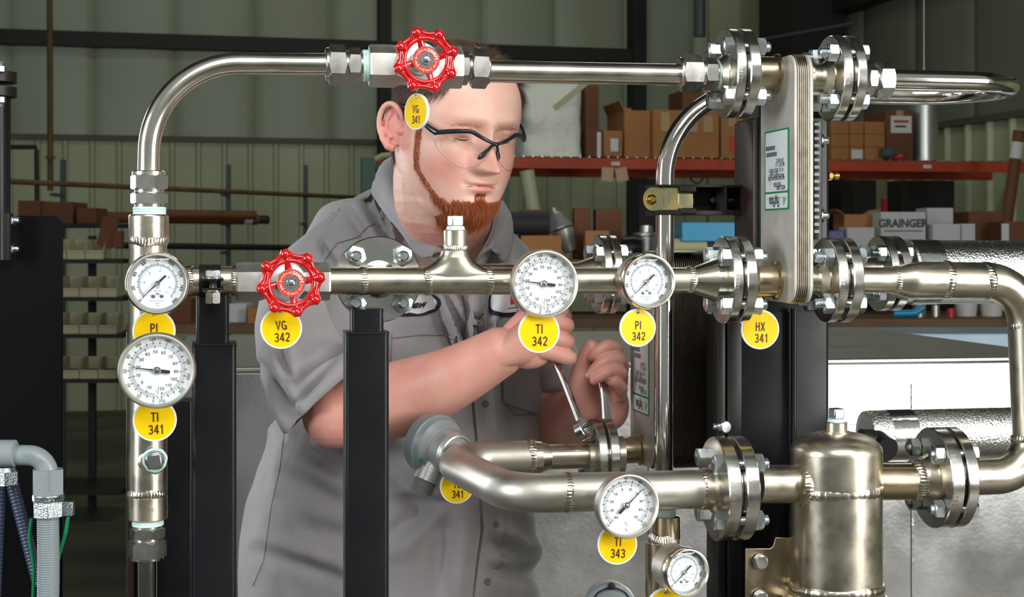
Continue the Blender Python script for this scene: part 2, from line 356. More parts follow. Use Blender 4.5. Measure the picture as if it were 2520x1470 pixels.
def gauge_shell(t, r, depth, case, bez, zdial):
    z0 = Vector((0, 0, -1)); b = MB()
    b.lathe((0, 0, 0), (0, 0, 1), [(-depth, 0.3*r), (-depth, 0.86*r), (-depth+0.1*r, 0.93*r), (-0.012, 0.94*r), (zdial-0.0003, 0.93*r)], 72, cap0=True, cap1=False)
    part('case', b, case, t, local=True)
    b = MB(); b.lathe((0, 0, 0), (0, 0, 1), [(-0.010, 0.90*r), (-0.010, 0.985*r), (-0.0085, r), (-0.003, r), (0.001, 0.985*r), (0.0034, 0.955*r), (0.0036, 0.92*r), (0.0018, 0.895*r), (0.0012, 0.88*r), (zdial, 0.865*r)], 96, False, False)
    part('bezel', b, bez, t, local=True)
    b = MB(); b.lathe((0, 0, 0), (0, 0, 1), [(zdial-0.001, 0.885*r), (zdial, 0.88*r)], 72)
    d = part('dial', b, 'dial_white', t, local=True)
    b = MB(); b.lathe((0, 0, 0), (0, 0, 1), [(0.0004, 0.89*r), (0.0012, 0.885*r)], 64)
    part('glass', b, 'gauge_glass', t, local=True)
    return d
def pressure_gauge(M, r, label, depth=0.034, dark=False):
    t = thing('pressure_gauge', label, 'gauge', M=M, group='liquid-filled pressure gauges')
    zd = -0.0070; gauge_shell(t, r, depth, 'steel_matte', 'steel_tube', zd); z = zd+0.0004
    b = MB(); ringflat(b, 0.80*r, 0.878*r, 0, 360, 90, z-0.0002); part('dial_border', b, 'dial_grey', t, local=True, flat=True)
    a = lambda v: 225+v/160*270
    b = MB()
    for v in range(0, 162, 2):
        L = 0.085 if v % 20 == 0 else (0.06 if v % 10 == 0 else 0.038)
        ticks(b, 0.575*r, (0.575+L)*r, 0.009*r if v % 10 else 0.013*r, a(v), z)
    ringflat(b, 0.572*r, 0.577*r, 225, 495, 70, z)
    for v in range(0, 161, 20):
        rr = 0.755 if v not in (0, 160) else 0.76
        x, y = cw(rr*r, a(v)); put(b, text(str(v), 0.100*r, 0.85, 0.018), x, y, z, math.radians(-(a(v) if a(v) < 360 else a(v)-360)) + (2*PI if False else 0) if v not in (0,) else math.radians(-225+180+0))
    put(b, text('PSI', 0.055*r, 1.1, 0.02), 0, -0.335*r, z)
    part('numerals', b, 'ink_black', t, local=True, flat=True)
    b = MB(); ab = lambda v: 225+v*14.5038/160*270
    for i in range(0, 56):
        v = i*0.2; ticks(b, 0.515*r, (0.55 if i % 5 else 0.565)*r-(0 if i % 5 else 0), 0.007*r, ab(v), z)
        if i % 10 == 0: ticks(b, 0.47*r, 0.565*r, 0.009*r, ab(v), z)
    ringflat(b, 0.556*r, 0.561*r, 225, 494, 70, z)
    for v in (2, 4, 6, 8, 10, 11):
        x, y = cw(0.40*r, ab(v)); put(b, text(str(v), 0.072*r, 0.85), x, y, z)
    put(b, text('B A R', 0.042*r, 0.9), 0, -0.145*r, z); put(b, text('100 x kPa', 0.048*r, 0.85), 0, -0.235*r, z)
    put(b, text('316L SS Tube/conn.', 0.048*r, 0.8), -0.02*r, -0.545*r, z); put(b, text('welded', 0.048*r, 0.8), 0, -0.625*r, z); put(b, text('case', 0.048*r, 0.8), 0, -0.70*r, z)
    part('metric_scale', b, 'ink_blue', t, local=True, flat=True)
    for sx in (-1, 1):
        b = MB(); b.lathe((sx*0.13*r, -0.40*r, z), (0, 0, 1), [(0, 0.062*r), (0.0008, 0.062*r), (0.0010, 0.045*r), (0.0010, 0.012*r)], 20)
        b.box((sx*0.13*r, -0.40*r, z+0.0011), 0.095*r, 0.014*r, 0.0003, Matrix.Rotation(0.7*sx, 4, 'Z')); part('dial_screw', b, 'chrome', t, local=True)
    b = MB(); needle(b, 225+1.5, 0.66*r, 0.36*r, 0.05*r, 0.0006, z+0.0022, 0.062*r)
    part('needle', b, 'ink_black', t, local=True)
    b = MB(); b.lathe((0, 0, z), (0, 0, 1), [(0, 0.085*r), (0.0034, 0.085*r), (0.0042, 0.065*r), (0.0042, 0.035*r), (0.0036, 0.03*r)], 24); part('hub', b, 'chrome', t, local=True)
    b = MB(); b.tube([(cw(0.865*r, 360-27+54*i/12)[0], cw(0.865*r, 333)[1]-0.03*r*math.sin(PI*i/12)*0.5, 0.0-0.0012) for i in range(13)], 0.0005, 6)
    part('liquid_line', b, 'chrome', t, local=True)
    b = MB(); b.lathe((0, 0, -depth+0.001), (0, 0, -1), [(0, 0.012), (0.012, 0.012), (0.013, 0.0095), (0.034, 0.0095)], 24); part('stem', b, 'steel_tube', t, local=True)
    return t
def thermometer(M, r, label, lo, hi, sweep_c0, step_c, nums_f, nums_c, ndl, full=True):
    t = thing('dial_thermometer', label, 'thermometer', M=M, group='bimetal dial thermometers')
    zd = -0.0065; gauge_shell(t, r, 0.016, 'steel_tube', 'steel_matte', zd); z = zd+0.0004
    ac = lambda c: sweep_c0+c*step_c; af = lambda f: ac((f-32)/1.8)
    b = MB(); c0, c1 = lo, hi
    for c in range(c0, c1+1):
        ticks(b, (0.605 if c % 10 else 0.57)*r, 0.645*r, 0.007*r if c % 10 else 0.016*r, ac(c), z)
    f0, f1 = nums_f[0], nums_f[-1]
    for f in range(f0, f1+1, 2 if full else 1):
        L = 0.685 if f % 10 else 0.68
        ticks(b, L*r, (0.725 if f % 10 else 0.755)*r, 0.007*r if f % 10 else 0.018*r, af(f), z)
    ringflat(b, 0.660*r, 0.666*r, ac(c0)-2, ac(c1)+2, 90, z)
    for f in nums_f:
        g = af(f); x, y = cw(0.812*r, g); rot = -math.radians(g)
        if full and (f in (0, nums_f[-1])): rot = 0; x, y = cw(0.805*r, g)
        put(b, text(str(f), 0.080*r, 0.8), x, y, z+0.0001, rot)
    for c in nums_c:
        x, y = cw(0.487*r, ac(c)); put(b, text(str(c), 0.085*r, 0.85), x, y, z)
    yc = (-0.575, -0.715) if full else (-0.575, -0.765)
    for s_, yy in (('C', yc[0]), ('F', yc[1])):
        put(b, text(s_, 0.078*r, 0.8), 0.025*r, yy*r, z)
        xx = -0.03*r; b.lathe((xx, yy*r+0.05*r, z-0.0002), (0, 0, 1), [(0, 0.017*r), (0.0003, 0.012*r)], 10, False, False)
    part('numerals', b, 'ink_black', t, local=True, flat=True)
    b = MB(); needle(b, ndl, 0.66*r, 0.33*r, 0.045*r, 0.0006, z+0.0024, 0.085*r); part('needle', b, 'ink_black', t, local=True)
    b = MB(); b.lathe((0, 0, z), (0, 0, 1), [(0, 0.10*r), (0.0034, 0.10*r), (0.0040, 0.085*r), (0.0040, 0.05*r), (0.0048, 0.045*r), (0.005, 0.02*r)], 28); part('hub', b, 'chrome', t, local=True)
    b = MB(); b.nut((0, 0, -0.016), (0, 0, -1), 0.012, 0.010); b.lathe((0, 0, -0.027), (0, 0, -1), [(0, 0.008), (0.03, 0.008)], 20); part('stem', b, 'steel_tube', t, local=True)
    return t
def tag(px, py, off, rpx, l1, l2, label, yaw=0.0, roll=0.0, pitch=0.0, ov=None):
    c = R(px, py, off); r = rpx*c.y/F if ov is None else ov
    M = Matrix.Translation(c) @ Matrix.Rotation(math.atan(TA)+yaw, 4, 'Z') @ Matrix.Rotation(PI/2+pitch, 4, 'X') @ Matrix.Rotation(roll, 4, 'Z')
    t = thing('instrument_tag', label, 'tag', M=M, group='round yellow instrument tags'); w = 0.0016
    b = MB(); b.lathe((0, 0, 0), (0, 0, 1), [(-w, r*0.985), (-w*0.8, r), (w*0.8, r), (w, r*0.985)], 72); part('disc', b, 'tag_white', t, local=True)
    b = MB(); b.lathe((0, 0, 0), (0, 0, 1), [(w*0.9, r*0.915), (w+0.0003, r*0.912)], 72, False, True); part('yellow_face', b, 'tag_yellow', t, local=True)
    b = MB(); z = w+0.0006
    put(b, text(l1, 0.44*r, 0.65, 0.018), 0.0, 0.14*r, z); put(b, text(l2, 0.44*r, 0.65, 0.018), 0.03*r, -0.44*r, z)
    part('lettering', b, 'ink_brown', t, local=True, flat=True)
    b = MB(); b.torus((0, 0.80*r, w+0.0005), (0, 0, 1), 0.068*r, 0.028*r, 28, 8); part('eyelet', b, 'chrome', t, local=True)
    b = MB(); b.lathe((0, 0.80*r, w+0.0004), (0, 0, 1), [(0, 0.062*r), (0.0002, 0.03*r)], 20); part('eyelet_hole', b, 'ink_black', t, local=True)
    b = MB(); b.tube([(0, 0.80*r, w+0.001), (0.0005, 0.86*r, w+0.0024), (0, 1.0*r, w+0.001), (-0.0005, 1.15*r, 0), (0, 1.3*r, -0.002)], 0.0005, 6); part('wire_tie', b, 'chrome', t, local=True)
    return t
def rim_text(b, s, rad, z, a0, size, xs=0.8):
    ang = a0
    for ch in s:
        if ch != ' ':
            tx = text(ch, size, xs, 0.02)
            # letters run round the rim: local x of the glyph along the circumference
            c, sn = math.cos(ang), math.sin(ang)
            M = Matrix(((-sn, 0, c, rad*c), (c, 0, sn, rad*sn), (0, -1, 0, z), (0, 0, 0, 1)))
            M = Matrix(((-sn, 0, c, rad*c), (c, 0, sn, rad*sn), (0, 1, 0, z), (0, 0, 0, 1)))
            b.join(tx, M)
        ang += size*0.80/rad
def joint(px, py, rpx, tA, gap, tB, label, off=0.0, heads='L', hubL=None, hubR=None, bolts=True, ba=0.013, bh=0.0085, stamp='A/SA182 F304/304L B16.5', a_text=-2.6, stL=0.007, rot=0.0, skip=(), axis=None, rm=None, bc=0.765):
    """pair of bolted flanges; px,py = centre of the left-hand face. sizes in px"""
    c = R(px, py, off); s = S(px, off); r = rpx*s if rm is None else rm; ax = axis or AX
    M = frame(c, ax, y=UP); t = thing('flange_joint', label, 'flange joint', M=M, group='bolted flange joints')
    tA, gap, tB = tA*s, gap*s, tB*s; zB = tA+gap; L = tA+gap+tB; e = 0.0012
    b = MB(); pr = [(0, 0.30*r), (0, r-e), (e, r), (tA-e, r), (tA, r-e), (tA, 0.66*r), (tA+gap*0.3, 0.66*r), (tA+gap*0.3, 0.3*r)]
    b.lathe((0, 0, 0), (0, 0, 1), pr, 96); part('flange', b, 'steel_flange', t, local=True)
    b = MB(); b.lathe((0, 0, 0), (0, 0, 1), [(zB-gap*0.3, 0.3*r), (zB-gap*0.3, 0.66*r), (zB, 0.66*r), (zB, r-e), (zB+e, r), (L-e, r), (L, r-e), (L, 0.30*r)], 96); part('flange', b, 'steel_flange', t, local=True)
    b = MB(); b.lathe((0, 0, 0), (0, 0, 1), [(tA+gap*0.3, 0.64*r), (zB-gap*0.3, 0.64*r)], 64); part('gasket', b, 'rubber_black', t, local=True)
    if stamp:
        b = MB(); rim_text(b, stamp, r+0.00025, tA*0.30, a_text, tA*0.42); part('stamped_lettering', b, 'nut_steel', t, local=True, flat=True)
    if hubL:
        b = MB(); b.lathe((0, 0, 0.0005), (0, 0, -1), [(a*s, q*s) for a, q in hubL], 56); part('hub', b, 'steel_satin', t, local=True)
    if hubR:
        b = MB(); b.lathe((0, 0, L-0.0005), (0, 0, 1), [(a*s, q*s) for a, q in hubR], 56); part('hub', b, 'steel_satin', t, local=True)
    if bolts:
        rg = random.Random(px)
        for k in range(4):
            if k in skip: continue
            a = PI/4+PI/2*k+rot; p = Vector((bc*r*math.cos(a), bc*r*math.sin(a), 0)); z1 = Vector((0, 0, 1)); w = ba*0.62; sh = w*0.62
            hx = Vector((math.cos(rg.random()*2), math.sin(rg.random()*2), 0))
            b = MB()
            if heads == 'L':
                b.nut(p, -z1, bh, w, hx, ch0=False); b.lathe(p-z1*0.001, z1, [(0, sh*0.9), (L+bh*1.05+0.002, sh*0.9)], 16); b.thread(p+z1*(L+bh*1.05), z1, stL, sh)
            else:
                b.nut(p+z1*L, z1, bh*0.8, w, hx, ch0=False); b.lathe(p-z1*(bh*1.15+0.001), z1, [(0, sh*0.9), (L+bh*1.15+0.002, sh*0.9)], 16); b.thread(p-z1*(bh*1.15), -z1, stL, sh)
            part('bolt', b, 'zinc', t, local=True)
            b = MB()
            if heads == 'L': b.nut(p+z1*L, z1, bh*1.1, w, hx)
            else: b.nut(p, -z1, bh*1.2, w, hx)
            part('nut', b, 'zinc', t, local=True)
    return t, M, r, L
def fitting(pts, label, matn='nut_steel', group='tube compression fittings'):
    """pts: list of ('nut'|'hex'|'cyl'|'seal', p0, p1, apothem/r)"""
    a = pts[0][1]; ax = (pts[-1][2]-pts[0][1]).normalized()
    t = thing('compression_fitting', label, 'pipe fitting', loc=a, group=group)
    for kind, p0, p1, r in pts:
        b = MB(); L = (p1-p0).length; d = (p1-p0).normalized()
        xx = DP if abs(d.z) < 0.5 else (AX*math.cos(0.35)+DP*math.sin(0.35))
        if kind == 'nut':
            b.nut(p0, d, L, r, xx); part('nut', b, 'nut_steel', t)
        elif kind == 'hex':
            b.nut(p0, d, L, r, xx, ch0=True, ch1=True); part('hex_body', b, 'nut_steel', t)
        elif kind == 'cyl':
            b.lathe(p0, d, [(0, r*0.94), (0.001, r), (L-0.001, r), (L, r*0.94)], 40); part('collar', b, 'steel_tube', t)
        elif kind == 'seal':
            n = 9; pr = [(L*i/n, r*(1.0+0.018*((i*7) % 3-1))) for i in range(n+1)]
            b.lathe(p0, d, pr, 40, rfun=lambda a: 1+0.02*math.sin(3*a)+0.012*math.sin(7*a)); part('thread_sealant', b, 'sealant', t)
    return t
def handwheel(t, M, r, a0):
    """red lobed wheel, child of a valve; M puts the wheel's centre with z towards the viewer"""
    b = MB(); cs = []
    for k in range(8):
        a = math.radians(a0+45*k); c = Vector((0.845*r*math.cos(a), 0.845*r*math.sin(a), 0)); cs.append(c)
        b.sphere(c+Vector((0, 0, 0.03*r)), 0.150*r, 20, 12)
        ci = Vector((0.66*r*math.cos(a), 0.66*r*math.sin(a), 0)); b.tube([ci, c], 0.10*r, 12)
    for k in range(8):
        p, q = cs[k], cs[(k+1) % 8]; m = (p+q)/2; n = m.normalized(); pts = []; rr = []
        for i in range(13):
            u = i/12; w = math.sin(PI*u)
            pts.append(p.lerp(q, u)+n*(0.06*r*(1-w)-0.005*r)); rr.append((0.066+0.06*(1-w)**1.6)*r)
        b.tube(pts, rr, 12)
    b.torus((0, 0, 0), (0, 0, 1), 0.645*r, 0.070*r, 80, 12)
    for k in range(4):
        a = math.radians(a0+90*k-2); d = Vector((math.cos(a), math.sin(a), 0)); n = Vector((-d.y, d.x, 0)); rings = []
        for u in (0.15, 0.3, 0.45, 0.6, 0.66):
            wd = (0.135-0.05*(u-0.15)/0.5)*r; th = 0.06*r; zz = -0.10*r+0.10*r*(u/0.66)**2
            rings.append([d*(u*r)+n*(wd*math.cos(j*PI/6))+Vector((0, 0, zz+th*math.sin(j*PI/6))) for j in range(12)])
        b.loft(rings)
    b.lathe((0, 0, -0.22*r), (0, 0, 1), [(0, 0.22*r), (0.12*r, 0.27*r), (0.22*r, 0.27*r)], 36)
    b.xf(M); w = part('handwheel', b, 'red_enamel', t, label='glossy red eight-lobed handwheel')
    z = 0.02*r
    b = MB(); b.lathe((0, 0, z), (0, 0, 1), [(0, 0.30*r), (0.0008, 0.405*r), (0.0016, 0.405*r), (0.0018, 0.40*r)], 64); b.xf(M); part('identity_plate', b, 'chrome', w)
    b = MB(); ringflat(b, 0.235*r, 0.375*r, 0, 360, 72, z+0.0022); b.xf(M); part('red_band', b, 'label_red', w, flat=True)
    b = MB(); zt = z+0.0025
    def arc(s, rad, g0, size, step):
        g = g0
        for ch in s:
            if ch != ' ': x, y = cw(rad, g); put(b, text(ch, size, 0.85, 0.02), x, y, zt, -math.radians(g))
            g += step
    arc('SHARPE', 0.305*r, 15, 0.10*r, 14); arc('SIZE', 0.305*r, 105, 0.05*r, 9); arc('TYPE', 0.305*r, 155, 0.05*r, 9); arc('W.P.', 0.305*r, 200, 0.05*r, 9); arc('BODY', 0.305*r, 238, 0.05*r, 9); arc('DISC', 0.305*r, 283, 0.05*r, 9); arc('FIG.NO.', 0.305*r, 322, 0.045*r, 7)
    for g in (5, 98, 147, 192, 232, 277, 318): ticks(b, 0.24*r, 0.37*r, 0.006*r, g, zt)
    b.xf(M); part('plate_lettering', b, 'tag_white', w, flat=True)
    b = MB(); b.nut((0, 0, z+0.0015), (0, 0, 1), 0.10*r, 0.135*r); b.lathe((0, 0, z+0.0015), (0, 0, 1), [(0, 0.19*r), (0.001, 0.19*r)], 32); b.lathe((0, 0, z), (0, 0, 1), [(0.1*r, 0.09*r), (0.19*r, 0.085*r), (0.20*r, 0.05*r)], 20); b.xf(M); part('wheel_nut', b, 'chrome', w)
    return w
def gate_valve(pa, pb, rh, wc, wr, a0, label, bonnet_r):
    """pa,pb ends of the body on the header, wc wheel centre in the world"""
    ax = (pb-pa).normalized(); L = (pb-pa).length; mid = (pa+pb)/2
    t = thing('gate_valve', label, 'valve', loc=mid, group='hand-operated gate valves')
    b = MB(); M = frame(pa, ax, x=DP)
    def ring(z, rr, hexy):
        out = []
        for j in range(48):
            a = 2*PI*j/48; rh_ = rr/math.cos(((a+PI/6) % (PI/3))-PI/6); q = rr*(1-hexy)+rh_*hexy
            out.append(M @ Vector((q*math.cos(a), q*math.sin(a), z)))
        return out
    b.loft([ring(0, rh*0.95, 1), ring(0.002, rh, 1), ring(L*0.26, rh, 1), ring(L*0.34, rh*0.93, 0.4), ring(L*0.5, rh*1.03, 0), ring(L*0.66, rh*0.93, 0.4), ring(L*0.74, rh, 1), ring(L-0.002, rh, 1), ring(L, rh*0.95, 1)])
    part('body', b, 'valve_cast', t, ang=25)
    d = (wc-mid); D = d.length; d.normalize(); b = MB()
    b.lathe(mid, d, [(0, rh*0.98), (rh*0.9, rh*0.95), (rh*1.05, rh*1.22), (rh*1.25, rh*1.22)], 48); b.nut(mid+d*rh*1.25, d, rh*0.38, rh*1.05); b.lathe(mid+d*rh*1.6, d, [(0, rh*0.62), (rh*0.5, rh*0.55), (rh*0.5, rh*0.42), (rh*0.9, rh*0.42)], 36); part('bonnet', b, 'valve_cast', t)
    b = MB(); b.lathe(mid+d*rh*1.5, d, [(0, rh*0.2), (D-rh*1.5, rh*0.2)], 20); part('stem', b, 'chrome', t)
    Mw = frame(wc, d, y=UP); handwheel(t, Mw, wr, a0); return t
# ------------------------------------------------------------------ the pipe skid
def seg(px, py, off=0.0): return R(px, py, off)
# -- upper line: bent tube, fittings, valve, straight tube
r1 = 27.5*S(370)
b = MB(); P = fillet([R(366, 432), R(374, 152), R(815, 158)], 0.112, 30)
P = fillet([R(366, 432), R(371, 155), R(815, 158)], 0.105, 30)
b.tube(P, r1, 36); single('bent_tube', b, 'steel_tube', 'stainless tube bent in a wide arc from the left riser to the upper valve', 'tube', loc=P[0])
fitting([('cyl', R(367, 421), R(367, 433), 42*S(367)), ('nut', R(367, 430), R(367, 468), 40*S(367)), ('cyl', R(367, 466), R(367, 480), 36*S(367)), ('hex', R(367, 474), R(367, 503), 40*S(367)), ('cyl', R(367, 501), R(367, 512), 36*S(367)), ('seal', R(367, 510), R(367, 530), 40*S(367))],
        'large nut and fitting at the top of the left riser, foot of the bent tube')
fitting([('cyl', R(801, 159), R(812, 159), 42*S(810)), ('nut', R(808, 159), R(852, 160), 44*S(830)), ('cyl', R(850, 160), R(858, 160), 36*S(850)), ('hex', R(856, 160), R(888, 161), 38*S(870)), ('cyl', R(886, 161), R(894, 161), 33*S(890)), ('seal', R(892, 161), R(914, 161), 39*S(900))],
        'tube fitting with pale green sealant left of the upper valve')
gate_valve(R(908, 162), R(1136, 166), 46*S(1000), R(1048, 148, -0.105), 83.5*S(1048, -0.105), 18+90, 'upper valve with a red handwheel, in front of the man\'s hair', 50)
fitting([('cyl', R(1124, 167), R(1132, 167), 33*S(1130)), ('hex', R(1129, 167), R(1153, 168), 37*S(1140)), ('cyl', R(1152, 168), R(1162, 168), 34*S(1150)), ('nut', R(1158, 168), R(1200, 170), 43*S(1180)), ('cyl', R(1198, 170), R(1204, 170), 38*S(1200))],
        'tube fitting right of the upper valve, above the man\'s forehead')
b = MB(); b.tube([R(1196, 176), R(1683, 184)], 27*S(1450), 36)
single('straight_tube', b, 'steel_tube', 'straight stainless tube crossing above the man\'s forehead', 'tube', loc=R(1196, 176))
fitting([('cyl', R(1669, 181), R(1678, 181), 40*S(1670)), ('nut', R(1674, 181), R(1724, 182), 41*S(1700)), ('cyl', R(1722, 182), R(1732, 182), 36*S(1725)), ('hex', R(1729, 182), R(1760, 182), 35*S(1745)), ('cyl', R(1758, 182), R(1766, 182), 31*S(1760)), ('seal', R(1763, 182), R(1786, 182), 35*S(1775))],
        'tube fitting with sealant left of the topmost flange joint')
# -- flange joints
joint(1781, 181, 110, 24, 9, 27, 'topmost flange joint on the left of the tall plate exchanger', hubL=[(0, 50), (2, 50), (14, 36), (18, 34)], hubR=[(0, 34), (22, 34)], heads='L', ba=0.0165, bh=0.011, stamp='A182/A182 F304/304L', a_text=-0.9+PI)
joint(2038, 193, 105, 25, 10, 25, 'topmost flange joint on the right of the tall plate exchanger', hubL=[(0, 50), (3, 50), (18, 36), (26, 34), (60, 34)], hubR=[(0, 30), (4, 30)], heads='R', ba=0.0165, bh=0.011, stamp='F304L/304 B16.5 A/SA182', stL=0.010, a_text=-0.9+PI)
joint(1774, 690, 108, 24, 9, 26, 'middle flange joint on the left of the tall plate exchanger', hubL=[(0, 53), (6, 53), (24, 50)], hubR=[(0, 30), (16, 30)], heads='L', ba=0.0165, bh=0.011, stamp='ENLIN A182 F304/304L', a_text=-0.9+PI)
joint(2027, 689, 104, 25, 12, 27, 'middle flange joint on the right of the tall plate exchanger', hubL=[(0, 50), (3, 50), (18, 36), (26, 34), (60, 34)], hubR=[(0, 32), (4, 32)], heads='R', ba=0.0175, bh=0.011, stamp='ENLIN A/SA182 F304L/304', stL=0.010, a_text=-0.9+PI)
joint(2157, 673, 92, 22, 8, 24, 'flange joint at the end of the upper foil-wrapped pipe', off=0.28, hubL=[(0, 46), (20, 42), (60, 30)], hubR=[(0, 45), (6, 45)], heads='R', ba=0.0165, bh=0.010, stamp='B16.5 F304 A182', stL=0.010, a_text=-0.9+PI)
joint(1468, 675, 97, 19, 6, 19, 'flange joint behind the header between the two round gauges', off=0.27, hubL=[(0, 46), (4, 46), (48, 30), (120, 30)], hubR=[(0, 30), (20, 30)], heads='L', ba=0.0165, bh=0.010, stamp='A182 F304', a_text=-0.9+PI)
joint(1454, 1128, 97, 22, 7, 23, 'flange joint the man is tightening with his wrench', off=0.27, hubL=[(0, 49), (4, 49), (12, 47)], hubR=[(0, 30), (30, 30)], heads='L', ba=0.0165, bh=0.010, stamp='82040 A182 F304', skip=(0, 1, 2), a_text=-0.9+PI)
joint(1756, 1203, 127, 33, 12, 33, 'large lower flange joint left of the strainer tank', hubL=[(0, 60), (5, 60), (12, 52), (30, 50)], hubR=[(0, 50), (10, 47)], heads='L', ba=0.0175, bh=0.011, stamp='11/2-150 B16.5 TUBE LINE A182/SA182', a_text=-0.75+PI)
joint(2289, 1176, 123, 33, 9, 28, 'large lower flange joint right of the strainer tank', hubL=[(0, 60), (5, 60), (22, 50), (34, 47)], hubR=[(0, 47), (10, 47)], heads='R', ba=0.0175, bh=0.011, stamp='TUBE LINE A182 10/11', stL=0.003, a_text=-0.75+PI)
# -- tall plate heat exchanger
def exchanger(px_f, py_t, py_b, off_c, half, thick, label, lab_rect, ncap, packmat, port_rows, flip=True, lh=0.10, lz=0.0):
    """px_f: screen column of the left face's front edge"""
    pf = R(px_f, 600, off_c-half); base = pf+DP*half                       # centre line of the left face
    zt = R(px_f, py_t, off_c-half).z; zb = R(px_f, py_b, off_c-half).z; h = zt-zb; zc = (zt+zb)/2
    c = Vector((base.x, base.y, zc)); M = frame(c, AX, y=UP)
    t = thing('plate_heat_exchanger', label, 'heat exchanger', M=M, group='brazed plate heat exchangers')
    # local x is -DP or DP
    o2 = rrect(2*half, h, 0.024, 8)
    b = MB(); M0 = Matrix.Identity(4); b.prism(rrect(2*half-0.002, h-0.002, 0.023, 8), (0, 0, 0), M0, 0.0035); part('front_plate', b, 'hx_plate', t, local=True, bev=0.0012)
    b = MB(); n = ncap; rings = []
    for i in range(n):
        z0 = 0.0035+(thick-0.010)*i/n; dz = (thick-0.010)/n
        for u, q in ((0.0, -0.0022), (0.35, 0.0), (0.65, 0.0), (1.0, -0.0022)):
            rings.append([Vector((p[0]*(1+q/half), p[1]*(1+2*q/h), z0+dz*u)) for p in o2])
    b.loft(rings); part('plate_pack', b, packmat, t, local=True)
    b = MB(); b.prism(rrect(2*half-0.001, h-0.001, 0.0235, 8), (0, 0, thick-0.0065), M0, 0.0065); part('rear_plate', b, 'hx_plate', t, local=True, bev=0.0025)
    # label on the left face: normal -z
    if lab_rect:
        w, hh, y0 = lab_rect
        g = part('label', MB().prism(rrect(w, hh, 0.003, 4), (0, y0, -0.0006), M0, 0.0006), 'label_green', t, local=True, label='white and green type label, upside down')
        ML = Matrix.Translation((0, y0, -0.0008)) @ Matrix.Rotation(PI, 4, 'X')       # z out of the face, upside-down text
        b = MB(); b.prism(rrect(w*0.90, hh*0.745, 0.002, 3), (0, -hh*0.105, 0), Matrix.Identity(4), 0.0002); b.prism(rrect(w*0.90, hh*0.185, 0.002, 3), (0, hh*0.385, 0), Matrix.Identity(4), 0.0002); b.xf(ML); part('label_fields', b, 'label_white', g, local=True, flat=True)
        b = MB(); z = 0.0005; q = w/45e-3
        def tx(s, x, y, size, xs=0.8, of=0.0): put(b, text(s, size*q, xs, of), x*w, y*hh, z)
        tx('MODEL  GR8653', -0.18, 0.225, 0.0028, 0.55, .02); tx('PN2312-4528', -0.05, 0.185, 0.0028, 0.6, .02); tx('1', 0.22, 0.155, 0.0026)
        tx('MAX DESIGN PRES PSI (BAR)  500/35', 0.0, 0.105, 0.0024, 0.55, .02); tx('MAX DESIGN TEMP F(C)   350/177', 0.0, 0.075, 0.0024, 0.55, .02); tx('SIDE A     SIDE B', 0.08, 0.04, 0.0024, 0.6, .02)
        tx('VOL  FT(L)   0.005(0.142)  0.006(0.171)', 0.0, 0.005, 0.0024, 0.48, .02); tx('MFG DATE  11 15 11', -0.15, -0.06, 0.0024, 0.55, .02); tx('CRN  0H3571.2C', -0.15, -0.11, 0.0024, 0.55, .02)
        for k, (x0, x1, yy) in enumerate(((-0.02, 0.40, -0.20), (0.05, 0.42, -0.28))):
            i = 0; x = x0
            while x < x1:
                wd = (0.006, 0.010, 0.004)[i % 3]; b.box((x*w, yy*hh, z), wd*w*1.1, 0.055*hh, 0.0001); x += wd+0.008; i += 1
        tx('FlatPlate', 0.08, 0.40, 0.0062, 0.62, .03); b.box((0, (0.455-0.015)*hh, z), 0.0, 0.0, 0.0); tx('VIEW', 0.0, 0.325, 0.0018)
        b.xf(ML); part('label_print', b, 'label_ink', g, local=True, flat=True)
        b = MB()
        for i in range(6): b.box(((-0.34+0.008*i)*w, (0.36+0.016*i)*hh, z), (0.14-0.02*i)*w, 0.008*hh, 0.0001)
        b.box((0.02*w, 0.345*hh, z), 0.80*w, 0.004*hh, 0.0001); b.xf(ML); part('label_mark', b, 'label_green', g, local=True, flat=True)
    for (pz, rr, L, side) in port_rows:
        zz = pz-c.z; b = MB()
        if side < 0: b.lathe((0, zz, 0.001), (0, 0, -1), [(0, rr*1.16), (0.004, rr*1.16), (0.006, rr), (L, rr), (L+0.004, rr*0.8)], 48)
        else: b.lathe((0, zz, thick-0.001), (0, 0, 1), [(0, rr*1.05), (0.003, rr), (L, rr)], 48)
        part('nozzle', b, 'steel_tint', t, local=True)
    return t, M
zu = R(1900, 181).z; zl = R(1900, 690).z
exchanger(1958, 128, 748, 0.0, 0.062, 0.026, 'tall plate heat exchanger with its label near the top', (0.080, 0.102, 0.0), 6, 'hx_pack', [], lz=0) if False else None
hx, HM = exchanger(1956, 128, 750, 0.0, 0.062, 0.0245, 'tall brazed plate heat exchanger, label facing left, right of the upper flanges', (0.088, 0.100, 0.013), 6, 'hx_pack',
                   [(zu, 0.021, 0.028, -1), (zl, 0.021, 0.030, -1), (zu, 0.017, 0.020, 1), (zl, 0.017, 0.020, 1)])
z2u = R(1560, 675, 0.27).z; z2l = R(1560, 1110, 0.27).z
zt_ = None
hx2, HM2 = exchanger(1607, 622, 1160, 0.28, 0.062, 0.085, 'plate heat exchanger of many dark plates behind the thin upright tube', (0.088, 0.115, -0.02), 26, 'hx_pack_dark',
                   [(z2u, 0.019, 0.028, -1), (z2l, 0.019, 0.030, -1)])
b = MB(); p = R(1651, 619, 0.225); b.box(p, 0.066, 0.03, 0.0022, frame(p, UP, x=AX)); part('top_sticker', b, 'pale_green', hx2)
